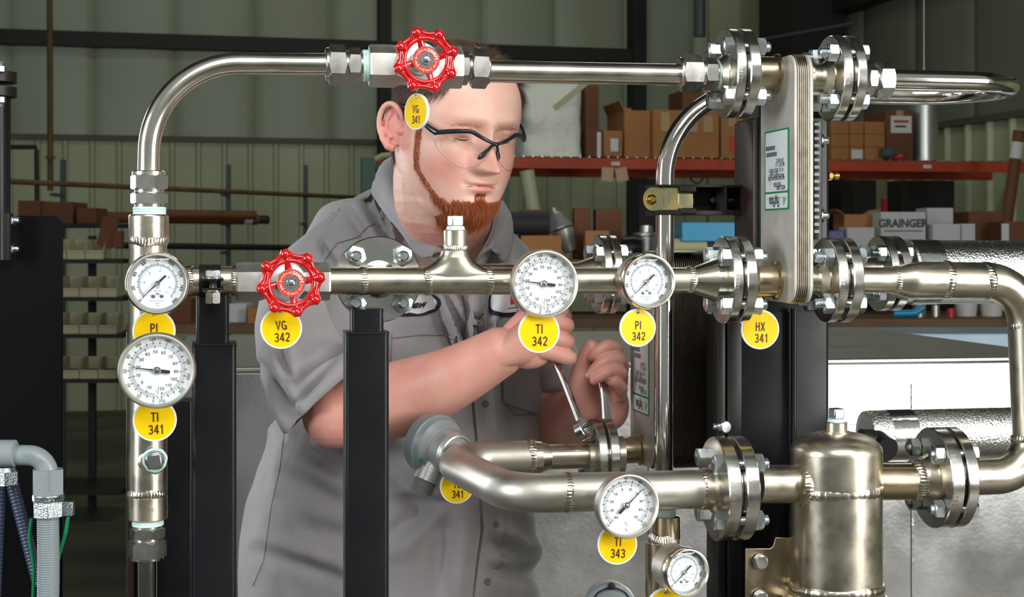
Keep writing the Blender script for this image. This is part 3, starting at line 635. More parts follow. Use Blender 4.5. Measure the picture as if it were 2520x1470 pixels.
# -- header (middle line)
rH = 34*S(1000)
t = thing('header_pipe', 'long horizontal header pipe across the man\'s chest, tee rising from it', 'pipe', loc=R(820, 692))
b = MB(); b.lathe(R(700, 692), (R(1362, 692)-R(700, 692)).normalized(), [(0, rH), ((R(1362, 692)-R(700, 692)).length, rH)], 56); part('pipe', b, 'steel_satin', t)
b = MB(); b.lathe(R(1362, 692), AX, [(0, rH), ((R(1700, 689)-R(1362, 692)).length, rH*0.99)], 56); part('pipe', b, 'steel_satin', t)
rb = 29*S(1115)
def tee(t, px, y_ax, y_top, rh, rbr, fil, off=0.0, mt='steel_satin', wpx=70):
    c = R(px, y_ax, off); M = frame(c, AX, y=UP); zt = R(px, y_top, off).z-c.z; rings = []; n = 40
    # branch: flared skirt that meets the header
    for i in range(29):
        u = i/28; z = zt*u+rh*0.25*(1-u); ex = fil*math.exp(-(z-rh)/0.0082) if z > rh*0.5 else fil*math.exp(rh*0.5/0.0082)
        rings.append([c+AX*((rbr+ex)*math.cos(2*PI*j/n))+DP*((rbr+min(ex*0.35, max(0.0, (rh*0.97-rbr))))*math.sin(2*PI*j/n))+UP*z for j in range(n)])
    b = MB(); b.loft(rings); part('tee_branch', b, mt, t)
tee(t, 1119, 690, 618, rH, rb, 0.0205)
b = MB(); p0 = R(1121, 620); p1 = R(1121, 566); b.lathe(p0, UP, [(0, rb), ((R(1121, 608)-p0).length, rb), ((R(1121, 604)-p0).length, rb*1.02), ((p1-p0).length-0.001, rb*1.02), ((p1-p0).length, rb*0.9)], 44); part('branch_socket', b, 'steel_satin', t)
for (x, y, rr, axx) in ((894, 692, rH, AX), (1051, 692, rH, AX), (1202, 692, rH, AX), (1698, 690, rH, AX)):
    b = MB(); b.bead(R(x, y), axx, rr, 0.0055, 0.0016, seed=x); part('weld_bead', b, 'weld', t)
b = MB(); b.bead(R(1121, 611), UP, rb, 0.005, 0.0022, seed=3); part('weld_bead', b, 'weld', t)
b = MB(); d = (R(1775, 690)-R(1698, 690)); L = d.length; b.lathe(R(1698, 690), d, [(0, rH*0.95), (L*0.12, rH*1.0), (L*0.75, 53*S(1760)), (L, 53*S(1760))], 56); part('reducer', b, 'steel_tube', t)
b = MB(); q = R(1119, 666, 0)-DP*(rH*0.86); Mt = frame(q, -DP, y=UP); b.join(text('G66SC', 0.0038, 1.0), Mt @ Matrix.Translation((0, 0.0, 0.0055))); part('stamped_lettering', b, 'nut_steel', t, flat=True)
def square_plug(px, py_base, py_top, r, side, label, off=0.0, ax=UP):
    c = R(px, py_base, off); t = thing('square_head_plug', label, 'plug', loc=c, group='square-headed pipe plugs'); L = abs(R(px, py_top, off).z-c.z)
    b = MB(); b.lathe(c, ax, [(-0.004, r), (0, r*1.02), (0.0025, r*0.97), (0.0045, r*0.9)], 32, rfun=lambda a: 1+0.03*math.sin(3*a)); part('thread_sealant', b, 'sealant', t)
    M = frame(c+ax*(L/2+0.003), ax, x=AX); M = M @ Matrix.Rotation(0.25, 4, 'Z')
    b = MB(); b.box(c+ax*(L/2+0.003), side, side, L-0.003, M); part('square_head', b, 'zinc', t, bev=0.0015)
    return t
square_plug(1121, 566, 533, 23*S(1121), 31*S(1121), 'square-headed plug on top of the tee, below the red beard')
# -- left riser
rR = 47*S(362)
t = thing('riser_pipe', 'thick stainless riser at the left carrying two dials', 'pipe', loc=R(364, 1280))
def L_(px, a, bb): return (R(px, a)-R(px, bb)).length
b = MB(); o = R(364, 1200); b.lathe(o, UP, [(-L_(364, 1200, 1222), rR*1.0), (0, rR*1.0), (L_(364, 1200, 600), rR*0.985), (L_(364, 1200, 588), rR*0.985)], 64); part('pipe', b, 'steel_satin', t)
b = MB(); o = R(366, 590); b.lathe(o, UP, [(0, rR*1.0), (0.002, rR*1.04), (L_(366, 590, 530)-0.001, rR*1.04), (L_(366, 590, 528), rR*0.98)], 64); part('socket', b, 'steel_satin', t)
b = MB(); b.bead(R(366, 590), UP, rR*1.0, 0.008, 0.0026, seed=4); part('weld_bead', b, 'weld', t)
b = MB(); o = R(363, 1278); b.lathe(o, UP, [(0, rR*0.98), (0.001, rR*1.03), (L_(363, 1278, 1222), rR*1.03)], 64); part('socket', b, 'steel_satin', t)
b = MB(); b.bead(R(363, 1215), UP, rR*1.0, 0.006, 0.0022, seed=5); part('weld_bead', b, 'weld', t)
b = MB(); c = R(376, 1130); b.lathe(c, -DP, [(0, rR*0.72), (rR*0.9, rR*0.72), (rR*1.0, rR*0.58), (rR*1.35, rR*0.56)], 40); part('side_boss', b, 'steel_satin', t)
b = MB(); d = AX; b.lathe(R(400, 692), d, [(0, 37*S(450)), ((R(600, 692)-R(400, 692)).length, 36*S(500))], 48); part('side_outlet', b, 'steel_satin', t)
for x in (468, 578):
    b = MB(); b.bead(R(x, 692), AX, 37*S(480), 0.005, 0.0018, seed=x); part('weld_bead', b, 'weld', t)
b = MB(); ang = -PI/2
for (txt, zz, rr) in (('Low 45M', R(366, 554).z, rR*1.04), ('SA/A182-F304/A182', R(363, 1248).z, rR*1.03)):
    cx = R(365, 600).xy; n = len(txt)
    for i, ch in enumerate(txt):
        a = math.atan(TA)-PI/2+(i-n/2)*0.0042/rr*1.0; p = Vector((cx.x+(rr+0.0003)*math.cos(a), cx.y+(rr+0.0003)*math.sin(a), zz)); b.join(text(ch, 0.0042, 0.8), frame(p, Vector((math.cos(a), math.sin(a), 0)), y=UP))
part('stamped_lettering', b, 'nut_steel', t, flat=True)
c = R(381, 1133, -rR*1.35); tp = thing('square_head_plug', 'square-headed plug facing out of the left riser, below the tags', 'plug', loc=c, group='square-headed pipe plugs')
b = MB(); b.lathe(c, -DP, [(-0.004, 0.0138), (0.001, 0.0140), (0.0025, 0.0125), (0.001, 0.0115)], 36, rfun=lambda a: 1+0.03*math.sin(3*a)+0.02*math.sin(8*a)); part('thread_sealant', b, 'sealant', tp)
b = MB(); M = frame(c-DP*0.006, -DP, y=UP) @ Matrix.Rotation(0.15, 4, 'Z'); b.lathe(c, -DP, [(0, 0.0118), (0.0025, 0.0115), (0.003, 0.010)], 28); b.box(c-DP*0.007, 0.0165, 0.0165, 0.013, M); part('square_head', b, 'chrome', tp, bev=0.0022)
fitting([('seal', R(363, 1277), R(363, 1294), 38*S(363)), ('cyl', R(363, 1290), R(363, 1302), 33*S(363)), ('hex', R(363, 1298), R(363, 1326), 38*S(363)), ('cyl', R(363, 1324), R(363, 1334), 34*S(363)), ('nut', R(362, 1329), R(362, 1372), 42*S(363)), ('cyl', R(362, 1370), R(362, 1378), 40*S(363))],
        'large nut and fitting at the foot of the left riser')
b = MB(); b.tube([R(362, 1370), R(362, 1700)], 24*S(363), 36); single('drop_tube', b, 'steel_polished', 'polished tube leaving the foot of the left riser downwards', 'tube', loc=R(362, 1700))
# -- second valve
gate_valve(R(581, 693), R(812, 693), 41*S(690), R(716, 697, -0.100), 86*S(716, -0.10), 11+90, 'lower valve with a red handwheel, in front of the man\'s sleeve', 45)
# -- pipe clamp on the first post
t = thing('pipe_clamp', 'black strap clamp bolted round the header above the left post', 'clamp', loc=R(520, 720))
b = MB(); c = R(517, 692); w = (R(545, 692)-R(492, 692)).length
rings = []
b.lathe(c-AX*w/2, AX, [(0, 38.5*S(517)), (0, 41*S(517)), (w, 41*S(517)), (w, 38.5*S(517))], 48, False, False); part('strap', b, 'black_steel', t)
b = MB(); cc = R(524, 692, -0.027)
b.box(Vector((cc.x, cc.y, R(524, 688, -0.027).z)), 0.024, 0.022, 0.003, frame(cc, UP, x=AX)); b.box(Vector((cc.x, cc.y, R(524, 712, -0.027).z)), 0.024, 0.022, 0.003, frame(cc, UP, x=AX)); part('ear', b, 'black_steel', t, bev=0.0008)
b = MB(); zt = R(524, 686, -0.027).z; b.lathe((cc.x, cc.y, zt), UP, [(0, 0.012), (0.0015, 0.012), (0.0025, 0.0085)], 32); b.nut((cc.x, cc.y, zt+0.002), UP, 0.008, 0.0082, AX); b.thread((cc.x, cc.y, zt), -UP, 0.026, 0.0045); part('bolt', b, 'zinc', t)
b = MB(); zb = R(524, 714, -0.027).z; b.lathe((cc.x, cc.y, zb), -UP, [(0, 0.0118), (0.0018, 0.0118)], 32); b.nut((cc.x, cc.y, zb-0.002), -UP, 0.014, 0.0082, AX); part('nut', b, 'nut_steel', t)
# -- black posts
def post(pl, pr, py, ul, ur, upy, offc, label, dep=0.052, udep=0.042):
    w = (R(pr, 900, offc)-R(pl, 900, offc)).length; c = (R(pl, 900, offc)+R(pr, 900, offc))/2; c.z = 0
    t = thing('steel_post', label, 'post', loc=c, group='square black steel posts')
    zt = R((pl+pr)/2, py, offc).z; zu_ = R((ul+ur)/2, upy, offc).z; M = frame(c, UP, x=AX)
    cc = c+DP*(dep/2)
    b = MB(); b.prism(rrect(w, dep, 0.006, 5), Vector((cc.x, cc.y, 0)), M, zt); part('tube', b, 'black_powder', t)
    b = MB(); b.prism(rrect(w*1.02, dep*1.02, 0.006, 5), Vector((cc.x, cc.y, zt-0.001)), M, 0.004); part('cap', b, 'black_powder', t, bev=0.001)
    wu = (R(ur, 800, offc)-R(ul, 800, offc)).length; cu = (R(ul, 800, offc)+R(ur, 800, offc))/2+DP*(dep/2)
    b = MB(); b.prism(rrect(wu, udep, 0.006, 5), Vector((cu.x, cu.y, zt)), M, zu_-zt); part('inner_tube', b, 'black_powder', t)
    return t
post(472, 582, 852, 482, 564, 712, -0.010, 'black square post under the clamp, left of the man')
post(851, 958, 823, 866, 946, 762, 0.012, 'black square post under the round blind flange, in front of the man')
t = thing('steel_channel', 'dull black upright channel behind the left riser', 'post', loc=R(390, 1470, 0.12))
b = MB(); c = R(395, 1300, 0.14); M = frame(c, UP, x=AX); b.prism(rrect(0.080, 0.05, 0.004, 4), Vector((c.x, c.y, 0)), M, R(395, 985, 0.14).z); part('web', b, 'black_powder', t)
b = MB(); c = R(323, 1300, 0.12); b.prism(rrect(0.010, 0.04, 0.002, 3), Vector((c.x, c.y, 0)), M, R(323, 815, 0.12).z); part('edge_angle', b, 'brown_frame', t)
# -- round blind flange facing the camera
c = R(932, 688, 0.045); s = S(932, 0.045); r = 106*s; Mf = frame(c, -DP, y=UP)
t = thing('blind_flange', 'round flange facing the camera behind the header, four nuts on it', 'flange', M=Mf)
b = MB(); b.lathe((0, 0, 0), (0, 0, 1), [(-0.011, 0.2*r), (-0.011, r-0.001), (-0.010, r), (-0.001, r), (0, r-0.001), (0, 0.44*r), (0.008, 0.40*r), (0.02, 0.31*r), (0.04, 0.30*r)], 96); part('flange', b, 'steel_face', t, local=True)
b = MB(); b.lathe((0, 0, 0), (0, 0, 1), [(-0.026, 0.2*r), (-0.026, r), (-0.014, r), (-0.014, 0.2*r)], 96); part('flange', b, 'steel_flange', t, local=True)
for k in range(4):
    a = PI/4+PI/2*k; p = Vector((0.77*r*math.cos(a), 0.77*r*math.sin(a), 0)); b = MB(); b.nut(p, (0, 0, 1), 0.011, 0.0115, Vector((math.cos(k*1.3), math.sin(k*1.3), 0))); part('nut', b, 'zinc', t, local=True)
    b = MB(); b.thread(p+Vector((0, 0, -0.03)), (0, 0, 1), 0.049, 0.0065); part('bolt', b, 'zinc', t, local=True)
b = MB(); b.lathe((0, 0, -0.026), (0, 0, -1), [(0, 0.42*r), (0.02, 0.31*r), (0.12, 0.31*r)], 48); part('hub', b, 'steel_satin', t, local=True)
b = MB(); b.tube([R(960, 678, 0.27), R(1350, 678, 0.27)], 29*S(1200, 0.27), 40); single('rear_pipe', b, 'steel_satin', 'thinner pipe running just behind the header at the man\'s chest', 'pipe', loc=R(960, 678, 0.27))
# -- strainer tank and lower line
s = S(2058); t = thing('strainer_tank', 'domed stainless vessel standing in the lower line at right', 'tank', loc=R(2058, 1450))
o = R(2058, 1205); rt = 112*s
dome = [(rt*0.0, rt)]+[(L_(2058, 1205, 1112)+0.024*math.sin(a)*1.0, rt*(0.42+0.58*math.cos(a)) if False else rt-0.040*(1-math.cos(a))) for a in [PI/2*i/12 for i in range(13)]]+[(L_(2058, 1205, 1112)+0.0255, rt*0.3)]
b = MB(); b.lathe(o, UP, dome, 80); part('dome', b, 'steel_satin', t)
b = MB(); b.lathe(R(2058, 1440), UP, [(0, rt), (L_(2058, 1440, 1205), rt)], 80); part('shell', b, 'steel_satin', t)
b = MB(); b.lathe(R(2058, 1445), -UP, [(0, rt*1.0), (0.008, rt*1.05), (0.014, rt*1.16), (0.16, rt*1.16)], 80); part('base_collar', b, 'steel_satin', t)
b = MB(); b.bead(R(2058, 1204), UP, rt, 0.007, 0.0028, seed=9); part('weld_bead', b, 'weld', t)
b = MB(); b.bead(R(2058, 1443), UP, rt*1.03, 0.006, 0.003, seed=10); part('weld_bead', b, 'weld', t)
b = MB(); b.lathe(R(2058, 1072), UP, [(-0.004, 0.019), (0.002, 0.0165), (0.004, 0.0142), (L_(2058, 1072, 1040), 0.0138), (L_(2058, 1072, 1038), 0.012)], 40); part('plug_boss', b, 'steel_satin', t)
for (pa, pb, rr) in ((1866, 1962, 47), (2150, 2262, 47)):
    y = 1192 if pa < 2000 else 1184
    b = MB(); A_ = R(pa, y+(0 if pa < 2000 else 0)); B_ = R(pb, y); b.lathe(A_, (B_-A_), [(0, rr*S(pa)), ((B_-A_).length, rr*S(pa))], 48); part('nozzle', b, 'steel_tint' if pa > 2000 else 'steel_satin', t)
b = MB(); b.bead(R(1968, 1192)-DP*0.01, AX, 52*s, 0.006, 0.0026, seed=12); part('weld_bead', b, 'weld', t)
b = MB(); b.bead(R(2254, 1183), AX, 50*s, 0.007, 0.003, seed=13); part('weld_bead', b, 'weld', t)
square_plug(2058, 1040, 1008, 22*s, 28*s, 'square-headed plug on top of the domed tank')
t = thing('return_bend_pipe', 'thick pipe doubling back in a U under the man\'s forearm', 'pipe', loc=R(1290, 1213))
rU = 48*S(1400); zl_ = R(1400, 1213).z
def H2(px, off, z=zl_): p = R(px, 600, off); return Vector((p.x, p.y, z))
P = fillet([R(1748, 1204), H2(1400, 0)*0.5+R(1400, 1211)*0.5, H2(1264, 0.0), H2(1092, 0.27)+Vector((0, 0, 0.006)), H2(1315, 0.27)+Vector((0, 0, 0.006))], [0.02, 0.060, 0.055], 16)
b = MB(); b.tube(P, rU, 44); part('pipe', b, 'steel_matte', t)
zf = H2(1315, 0.27).z+0.006; A_ = H2(1310, 0.27, zf); b = MB(); b.lathe(A_, AX, [(0, rU*0.98), (0.012, rU*0.93), (0.025, 31*S(1340, .27)), (0.085, 31*S(1340, .27)), (0.092, 33*S(1340, .27)), (0.100, 36*S(1340, .27)), (0.128, 48*S(1340, .27))], 48); part('reducer', b, 'steel_satin', t)
for px, off, ax_, rr in ((1395, 0.0, AX, rU), (1732, 0.0, AX, rU*1.02), (1305, 0.27, AX, rU)):
    b = MB(); q = H2(px, off) if off else R(px, 1213 if px < 1700 else 1204); q.z = zf if off else q.z; b.bead(q, ax_, rr, 0.006, 0.0022, seed=px); part('weld_bead', b, 'weld', t)
b = MB(); q = R(1500, 1215); b.lathe(q, -DP, [(0, 0.022), (0.026, 0.020), (0.03, 0.016), (0.05, 0.0155)], 32); part('gauge_boss', b, 'weld', t)
# -- right elbow pipe
t = thing('elbow_pipe', 'thick pipe that swells and turns down at the right edge of the frame', 'pipe', loc=R(2510, 1180))
s = S(2300); rE = 46*s; b = MB()
e0, e1 = R(2108, 690), R(2480, 694)
P = fillet([R(2106, 690), R(2522, 692), R(2542, 1168), R(2330, 1176)], [0.057, 0.05], 18)
rr = []
for p in P:
    u = (p-P[0]).dot(AX)/((R(2240, 690)-P[0]).length); k = min(1, max(0, (u-0.55)/0.45)); k = k*k*(3-2*k)
    rr.append(32*s+(rE-32*s)*k if p.z > R(2300, 760).z else rE)
# insert extra samples on the swelling part
Q = []; RR = []
for i in range(25):
    u = i/24; p = P[0].lerp(R(2330, 690.5), u); k = min(1, max(0, ((p-P[0]).length/(R(2330, 690)-P[0]).length-0.38)/0.24)); k = k*k*(3-2*k); Q.append(p); RR.append(32*s+(rE-32*s)*k)
b.tube(Q+P[1:], RR+[rE]*(len(P)-1), 52); part('pipe', b, 'steel_satin', t)
for px, py, ax_, r_ in ((2205, 690, AX, 33*s), (2325, 690, AX, rE), (2425, 691, AX, rE)):
    b = MB(); b.bead(R(px, py), ax_, r_, 0.006, 0.0022, seed=px); part('weld_bead', b, 'weld', t)
for px, py in ((2528, 800), (2536, 1080)):
    b = MB(); b.bead(R(px, py), UP, rE, 0.006, 0.0022, seed=py); part('weld_bead', b, 'weld', t)
# -- hairpin tube upper right and thin riser
t = thing('hairpin_tube', 'thin polished tube making a hairpin at top right and a riser to the clamp', 'tube', loc=R(1640, 1240, 0.27))
zh = R(2300, 199).z; P = [R(2180, 197), R(2420, 200), R(2455, 201)]
a0 = R(2180, 197); 
def HR(px, off, z): p = R(px, 600, off); return Vector((p.x, p.y, z))
rt_ = 25*S(2200); zr = R(1640, 1250, 0.27).z
zf2 = R(1900, 236, 0.25).z
pts = [HR(2180, 0.0, zh), HR(2475, 0.0, zh), HR(2440, 0.235, (zh+zf2)/2), HR(1640, 0.26, zf2-0.002), HR(1634, 0.26, zr)]
Pq = fillet(pts, [0.1, 0.1, 0.125], 24) if False else None
cA = HR(2390, 0.0, zh); cB = HR(2390, 0.19, zh)
arc = []
ctr = (cA+DP*0.095); Rr = 0.095
for i in range(25):
    a = -PI/2+PI*i/24; arc.append(ctr+AX*(Rr*0.95*math.cos(a))+DP*(Rr*math.sin(a)))
P = [HR(2180, 0.0, zh)]+arc+fillet([arc[-1], HR(1637, 0.19, zh+0.000), HR(1634, 0.19, zr)], 0.118, 26)[1:]
b = MB(); b.tube(P, rt_, 36); part('tube', b, 'steel_polished', t)
fitting([('hex', R(2128, 196), R(2150, 196), 33*S(2140)), ('cyl', R(2149, 196), R(2156, 196), 32*S(2140)), ('nut', R(2153, 197), R(2190, 197), 40*S(2170)), ('cyl', R(2188, 197), R(2193, 197), 33*S(2190))],
        'tube fitting between the top right flange joint and the hairpin tube')
# -- strut clamp
t = thing('strut_bracket', 'black strut arm holding a yellow-zinc clamp round the thin riser', 'bracket', loc=R(1700, 500, 0.22))
def BX(l, r_, tp, bt, off, dep, mat_, nm, bev=0.0006, mbx=None):
    c = (R(l, tp, off)+R(r_, bt, off))/2; w = (R(r_, tp, off)-R(l, tp, off)).length; h = abs(R(l, tp, off).z-R(l, bt, off).z)
    b = MB(); b.box(c+DP*dep/2, w, dep, h, frame(c, UP, x=AX)); return part(nm, b, mat_, t, bev=bev)
BX(1616, 1860, 455, 461, 0.165, 0.06, 'black_steel', 'strut_flange'); BX(1616, 1860, 518, 529, 0.165, 0.06, 'black_steel', 'strut_flange'); BX(1700, 1860, 461, 518, 0.225, 0.004, 'brown_frame', 'strut_web')
BX(1676, 1715, 454, 474, 0.163, 0.012, 'black_steel', 'strut_lip', 0.002); BX(1676, 1715, 512, 528, 0.163, 0.012, 'black_steel', 'strut_lip', 0.002); BX(1784, 1790, 456, 528, 0.164, 0.06, 'black_steel', 'strut_joint')
b = MB(); c = HR(1636, 0.19, R(1634, 520, 0.19).z); hh = R(1634, 461, 0.19).z-c.z; rings = []
b.lathe(c, UP, [(0, rt_+0.0005), (0, rt_+0.0025), (hh, rt_+0.0025), (hh, rt_+0.0005)], 40, False, False); part('clamp_band', b, 'yellow_zinc', t)
BX(1618, 1670, 461, 518, 0.172, 0.002, 'yellow_zinc', 'clamp_plate'); BX(1670, 1706, 476, 514, 0.172, 0.002, 'yellow_zinc', 'clamp_plate')
for o_ in (0.172, 0.182):
    b = MB(); c = R(1605, 490, o_); n = 20; w = 26*S(1605, .21); hh_ = 28*S(1605, .21); pl = [(w*0.55, hh_), (-0.0*w, hh_)]+[(-w*0.9*math.sin(PI*i/14)*1.0, hh_*math.cos(PI*i/14)) for i in range(1, 14)]+[(0, -hh_), (w*0.55, -hh_)]
    b.prism(pl, c, frame(c, -DP, y=UP), 0.0018); part('clamp_ear', b, 'yellow_zinc', t)
b = MB(); c = R(1603, 491, 0.170); b.lathe(c, -DP, [(0, 0.0075), (0.002, 0.007), (0.005, 0.004), (0.005, 0.003), (0.009, 0.003)], 24); part('clamp_screw', b, 'brass', t)
for x in (1752, 1768):
    b = MB(); c = R(x, 493, 0.222); b.nut(c, -DP, 0.006, 0.0042); part('bolt', b, 'chrome', t)
b = MB(); A_ = R(1792, 493, 0.2); b.thread(A_, AX, (R(1860, 493, 0.2)-A_).length, 0.004, 0.0014, 16); part('threaded_rod', b, 'zinc', t)
b = MB(); c = R(1643, 475, 0.1705); MM = frame(c, -DP, y=UP) @ Matrix.Rotation(PI/2, 4, 'Z')
b.join(text('TUBE OD', 0.0045, 0.9), MM @ Matrix.Translation((-0.006, 0.003, 0.0004))); b.join(text('1.00 IN SS', 0.0035, 0.9), MM @ Matrix.Translation((-0.006, -0.004, 0.0004))); part('stamped_lettering', b, 'nut_steel', t, flat=True)
# -- main column behind the exchangers
t = thing('frame_column', 'broad black frame column behind the tall plate exchanger', 'column', loc=HR(1920, 0.2, 0), group=None)
b = MB(); c = R(1915, 600, 0.185); w = (R(2042, 600, 0.12)-R(1858, 600, 0.12)).length; M = frame(c, UP, x=AX); c0 = (R(1858, 600, 0.12)+R(2042, 600, 0.12))/2+DP*0.04
b.prism(rrect(w, 0.08, 0.006, 5), Vector((c0.x, c0.y, 0)), M, R(1920, 290, 0.12).z); part('column_tube', b, 'black_powder', t)
w2 = (R(2040, 600, 0.118)-R(1814, 600, 0.118)).length; q2 = (R(2040, 600, 0.118)+R(1814, 600, 0.118))/2+DP*0.03; b = MB(); b.prism(rrect(w2, 0.06, 0.005, 4), Vector((q2.x, q2.y, 0)), M, R(1920, 768, 0.118).z); part('lower_casing', b, 'black_powder', t)
b = MB(); q = R(1858, 600, 0.12)+DP*0.04-AX*0.001; b.prism(rrect(0.003, 0.076, 0.001, 2), Vector((q.x, q.y, R(1858, 800, 0.12).z)), M, R(1858, 294, .12).z-R(1858, 800, 0.12).z); part('side_reflection', b, 'brown_frame', t)  # brown plate paints the warm reflection on the column's left face
for (l, r_) in ((1752, 1772), (1776, 1812)):
    q = (R(l, 600, 0.13)+R(r_, 600, 0.13))/2; b = MB(); b.prism(rrect((R(r_, 600, .13)-R(l, 600, .13)).length, 0.05, 0.002, 3), Vector((q.x, q.y, 0)), M, R(l, 775, 0.13).z); part('side_channel', b, 'black_steel', t)
q = (R(1953, 600, 0.108)); b = MB(); b.prism(rrect(0.006, 0.01, 0.002, 3), Vector((q.x, q.y, 0)), M, R(1953, 760, 0.108).z); part('rib', b, 'black_powder', t)
c2 = R(2010, 600, 0.100); b = MB(); b.prism(rrect((R(2020, 600, .1)-R(2001, 600, .1)).length, 0.012, 0.002, 3), Vector((c2.x, c2.y, R(2010, 590, .1).z)), M, R(2010, 300, .1).z-R(2010, 590, 0.1).z); part('slotted_strut', b, 'black_steel', t)
for i in range(16):
    b = MB(); b.box(R(2010, 306+i*17.6, 0.093), 0.007, 0.002, 0.0045, M); part('slot_highlight', b, 'paint_grey', t, bev=0.0004)  # grey blocks carry the slot highlights as colour
for (x, y) in ((2018, 347), (2018, 531)):
    b = MB(); p = R(x, y, 0.112); b.nut(p, (AX-DP).normalized(), 0.007, 0.0075); b.thread(p, (AX-DP).normalized(), 0.012, 0.0045); part('bolt', b, 'chrome', t)
b = MB(); p = R(2037, 433, 0.13); b.nut(p, AX, 0.006, 0.0055); b.lathe(p+AX*0.006, AX, [(0, 0.0035), (0.003, 0.0035), (0.003, 0.005), (0.009, 0.005)], 20); single('brass_fitting', b, 'brass', 'small brass fitting on the right side of the black column', 'fitting', loc=p)
b = MB(); p = R(1778, 1050, 0.10); b.nut(p, (AX*0.3-DP).normalized(), 0.009, 0.0075); b.thread(p, -AX, 0.012, 0.0045); single('frame_bolt', b, 'zinc', 'bright bolt on the dark frame above the large lower left flange', 'bolt', loc=p)
# -- lower middle riser with gauge, below the U-bend pipe
t = thing('drain_riser', 'dark stainless stub pipe below the thick lower pipe, pressure gauge on it', 'pipe', loc=HR(1625, 0.04, R(1625, 1600, 0.04).z))
s = S(1625, 0.04); b = MB(); o = R(1626, 1600, 0.04); b.lathe(o, UP, [(0, 38*s), (R(1626, 1335, .04).z-o.z, 38*s)], 48); part('pipe', b, 'steel_tint', t)
b = MB(); o = R(1640, 1325, 0.04); b.lathe(o, UP, [(0, 34*s), (R(1640, 1272, .04).z-o.z, 33*s), (R(1640, 1270, .04).z-o.z, 28*s)], 48); part('socket', b, 'steel_tint', t)
b = MB(); o = R(1638, 1273, 0.04); b.lathe(o, UP, [(0, 25*s), (0.010, 25*s)], 32); part('thread_sealant', b, 'sealant', t)
b = MB(); b.bead(R(1632, 1330, 0.04), UP, 37*s, 0.009, 0.003, seed=21); part('weld_bead', b, 'weld', t)
b = MB(); b.lathe(R(1650, 1395, 0.04), -DP, [(0, 0.020), (0.015, 0.020), (0.02, 0.016), (0.03, 0.015)], 32); part('gauge_boss', b, 'weld', t)
# -- instruments
def gm(px, py, off, tw=0.0, tilt=0.0, roll=0.0):
    return Matrix.Translation(R(px, py, off)) @ Matrix.Rotation(math.atan(TA)+tw, 4, 'Z') @ Matrix.Rotation(PI/2+tilt, 4, 'X') @ Matrix.Rotation(roll, 4, 'Z')
pressure_gauge(gm(387, 698, -0.075), 78.5*S(387, -0.075), 'pressure gauge on the left riser, topmost instrument there')
pressure_gauge(gm(1596, 693, -0.055, 0.06), 69.5*S(1596, -0.055), 'pressure gauge on the header in front of the thin upright tube', depth=0.036)
pressure_gauge(gm(1690, 1410, -0.075, 0.16), 61*S(1690, -0.075), 'pressure gauge cut by the bottom edge, on the stub pipe', depth=0.044, dark=True)
FN = list(range(0, 221, 20))+[250]
thermometer(gm(386, 913, -0.068), 95*S(386, -0.068), 'dial thermometer on the left riser below the pressure gauge', -18, 121, 231, 2.478, FN, list(range(-10, 121, 10)), 278)
thermometer(gm(1341, 699, -0.055, 0.02), 86*S(1341, -0.055), 'dial thermometer on the header in front of the man\'s chest badge', -18, 121, 231, 2.478, FN, list(range(-10, 121, 10)), 278)
thermometer(gm(1545, 1246, -0.075, 0.08), 82*S(1545, -0.075), 'dial thermometer on the thick lower pipe, needle pointing up right', -40, 50, 346, 3.07, [-40, 40, 60, 80, 100, 120], list(range(-40, 51, 10)), 47, full=False)
tag(1026, 275, -0.085, 45, 'VG', '341', 'oval-looking yellow tag VG 341 hanging below the upper red handwheel', yaw=-1.0, roll=-0.03)
tag(379, 815, -0.034, 52, 'PI', '341', 'yellow tag PI 341 partly hidden between the two left dials')
tag(692, 808, -0.075, 51, 'VG', '342', 'yellow tag VG 342 hanging below the lower red handwheel', roll=0.04)
tag(381, 1034, -0.034, 53, 'TI', '341', 'yellow tag TI 341 under the left dial thermometer', roll=0.03)
tag(1326, 817, -0.045, 52, 'TI', '342', 'yellow tag TI 342 in front of the man\'s fist')
tag(1569, 807, -0.045, 47, 'PI', '342', 'yellow tag PI 342 under the gauge beside the thin upright tube', yaw=0.1)
tag(1870, 811, 0.010, 49, 'HX', '341', 'yellow tag HX 341 hanging in front of the black column')
tag(1124, 1198, 0.235, 42, 'TE', '341', 'yellow tag TE 341 beside the grey sensor head, behind the U pipe')
tag(1519, 1340, -0.050, 50, 'TI', '343', 'yellow tag TI 343 under the lowest dial thermometer', roll=-0.04)
tag(1637, 1497, -0.045, 49, 'PI', '343', 'yellow tag mostly below the bottom edge, left of the lowest gauge')
# -- temperature transmitter head
c = R(1085, 1102, 0.285); axh = (AX*0.50-DP*0.84-UP*0.16).normalized(); s = S(1085, 0.285); Mh = frame(c, axh, y=UP)
t = thing('sensor_head', 'grey cast sensor head with hexagon neck, left of the U pipe', 'sensor', M=Mh)
b = MB(); b.lathe((0, 0, 0), (0, 0, 1), [(-0.030, 68*s), (-0.028, 76*s), (-0.010, 78*s), (-0.008, 74*s), (0, 70*s), (0.004, 60*s)], 64); part('cover', b, 'paint_grey', t, local=True)
b = MB(); b.lathe((0.006, -0.004, 0.0), (0, 0, 1), [(0, 58*s), (0.022, 55*s), (0.028, 50*s), (0.029, 46*s), (0.026, 42*s), (0.027, 20*s)], 64); part('housing', b, 'cast_grey', t, local=True)
b = MB(); b.nut((0.010, -0.006, 0.024), (0, 0, 1), 0.013, 0.0165); b.lathe((0.010, -0.006, 0.036), (0, 0, 1), [(0, 0.0115), (0.01, 0.011)], 32); part('neck', b, 'cast_grey', t, local=True)
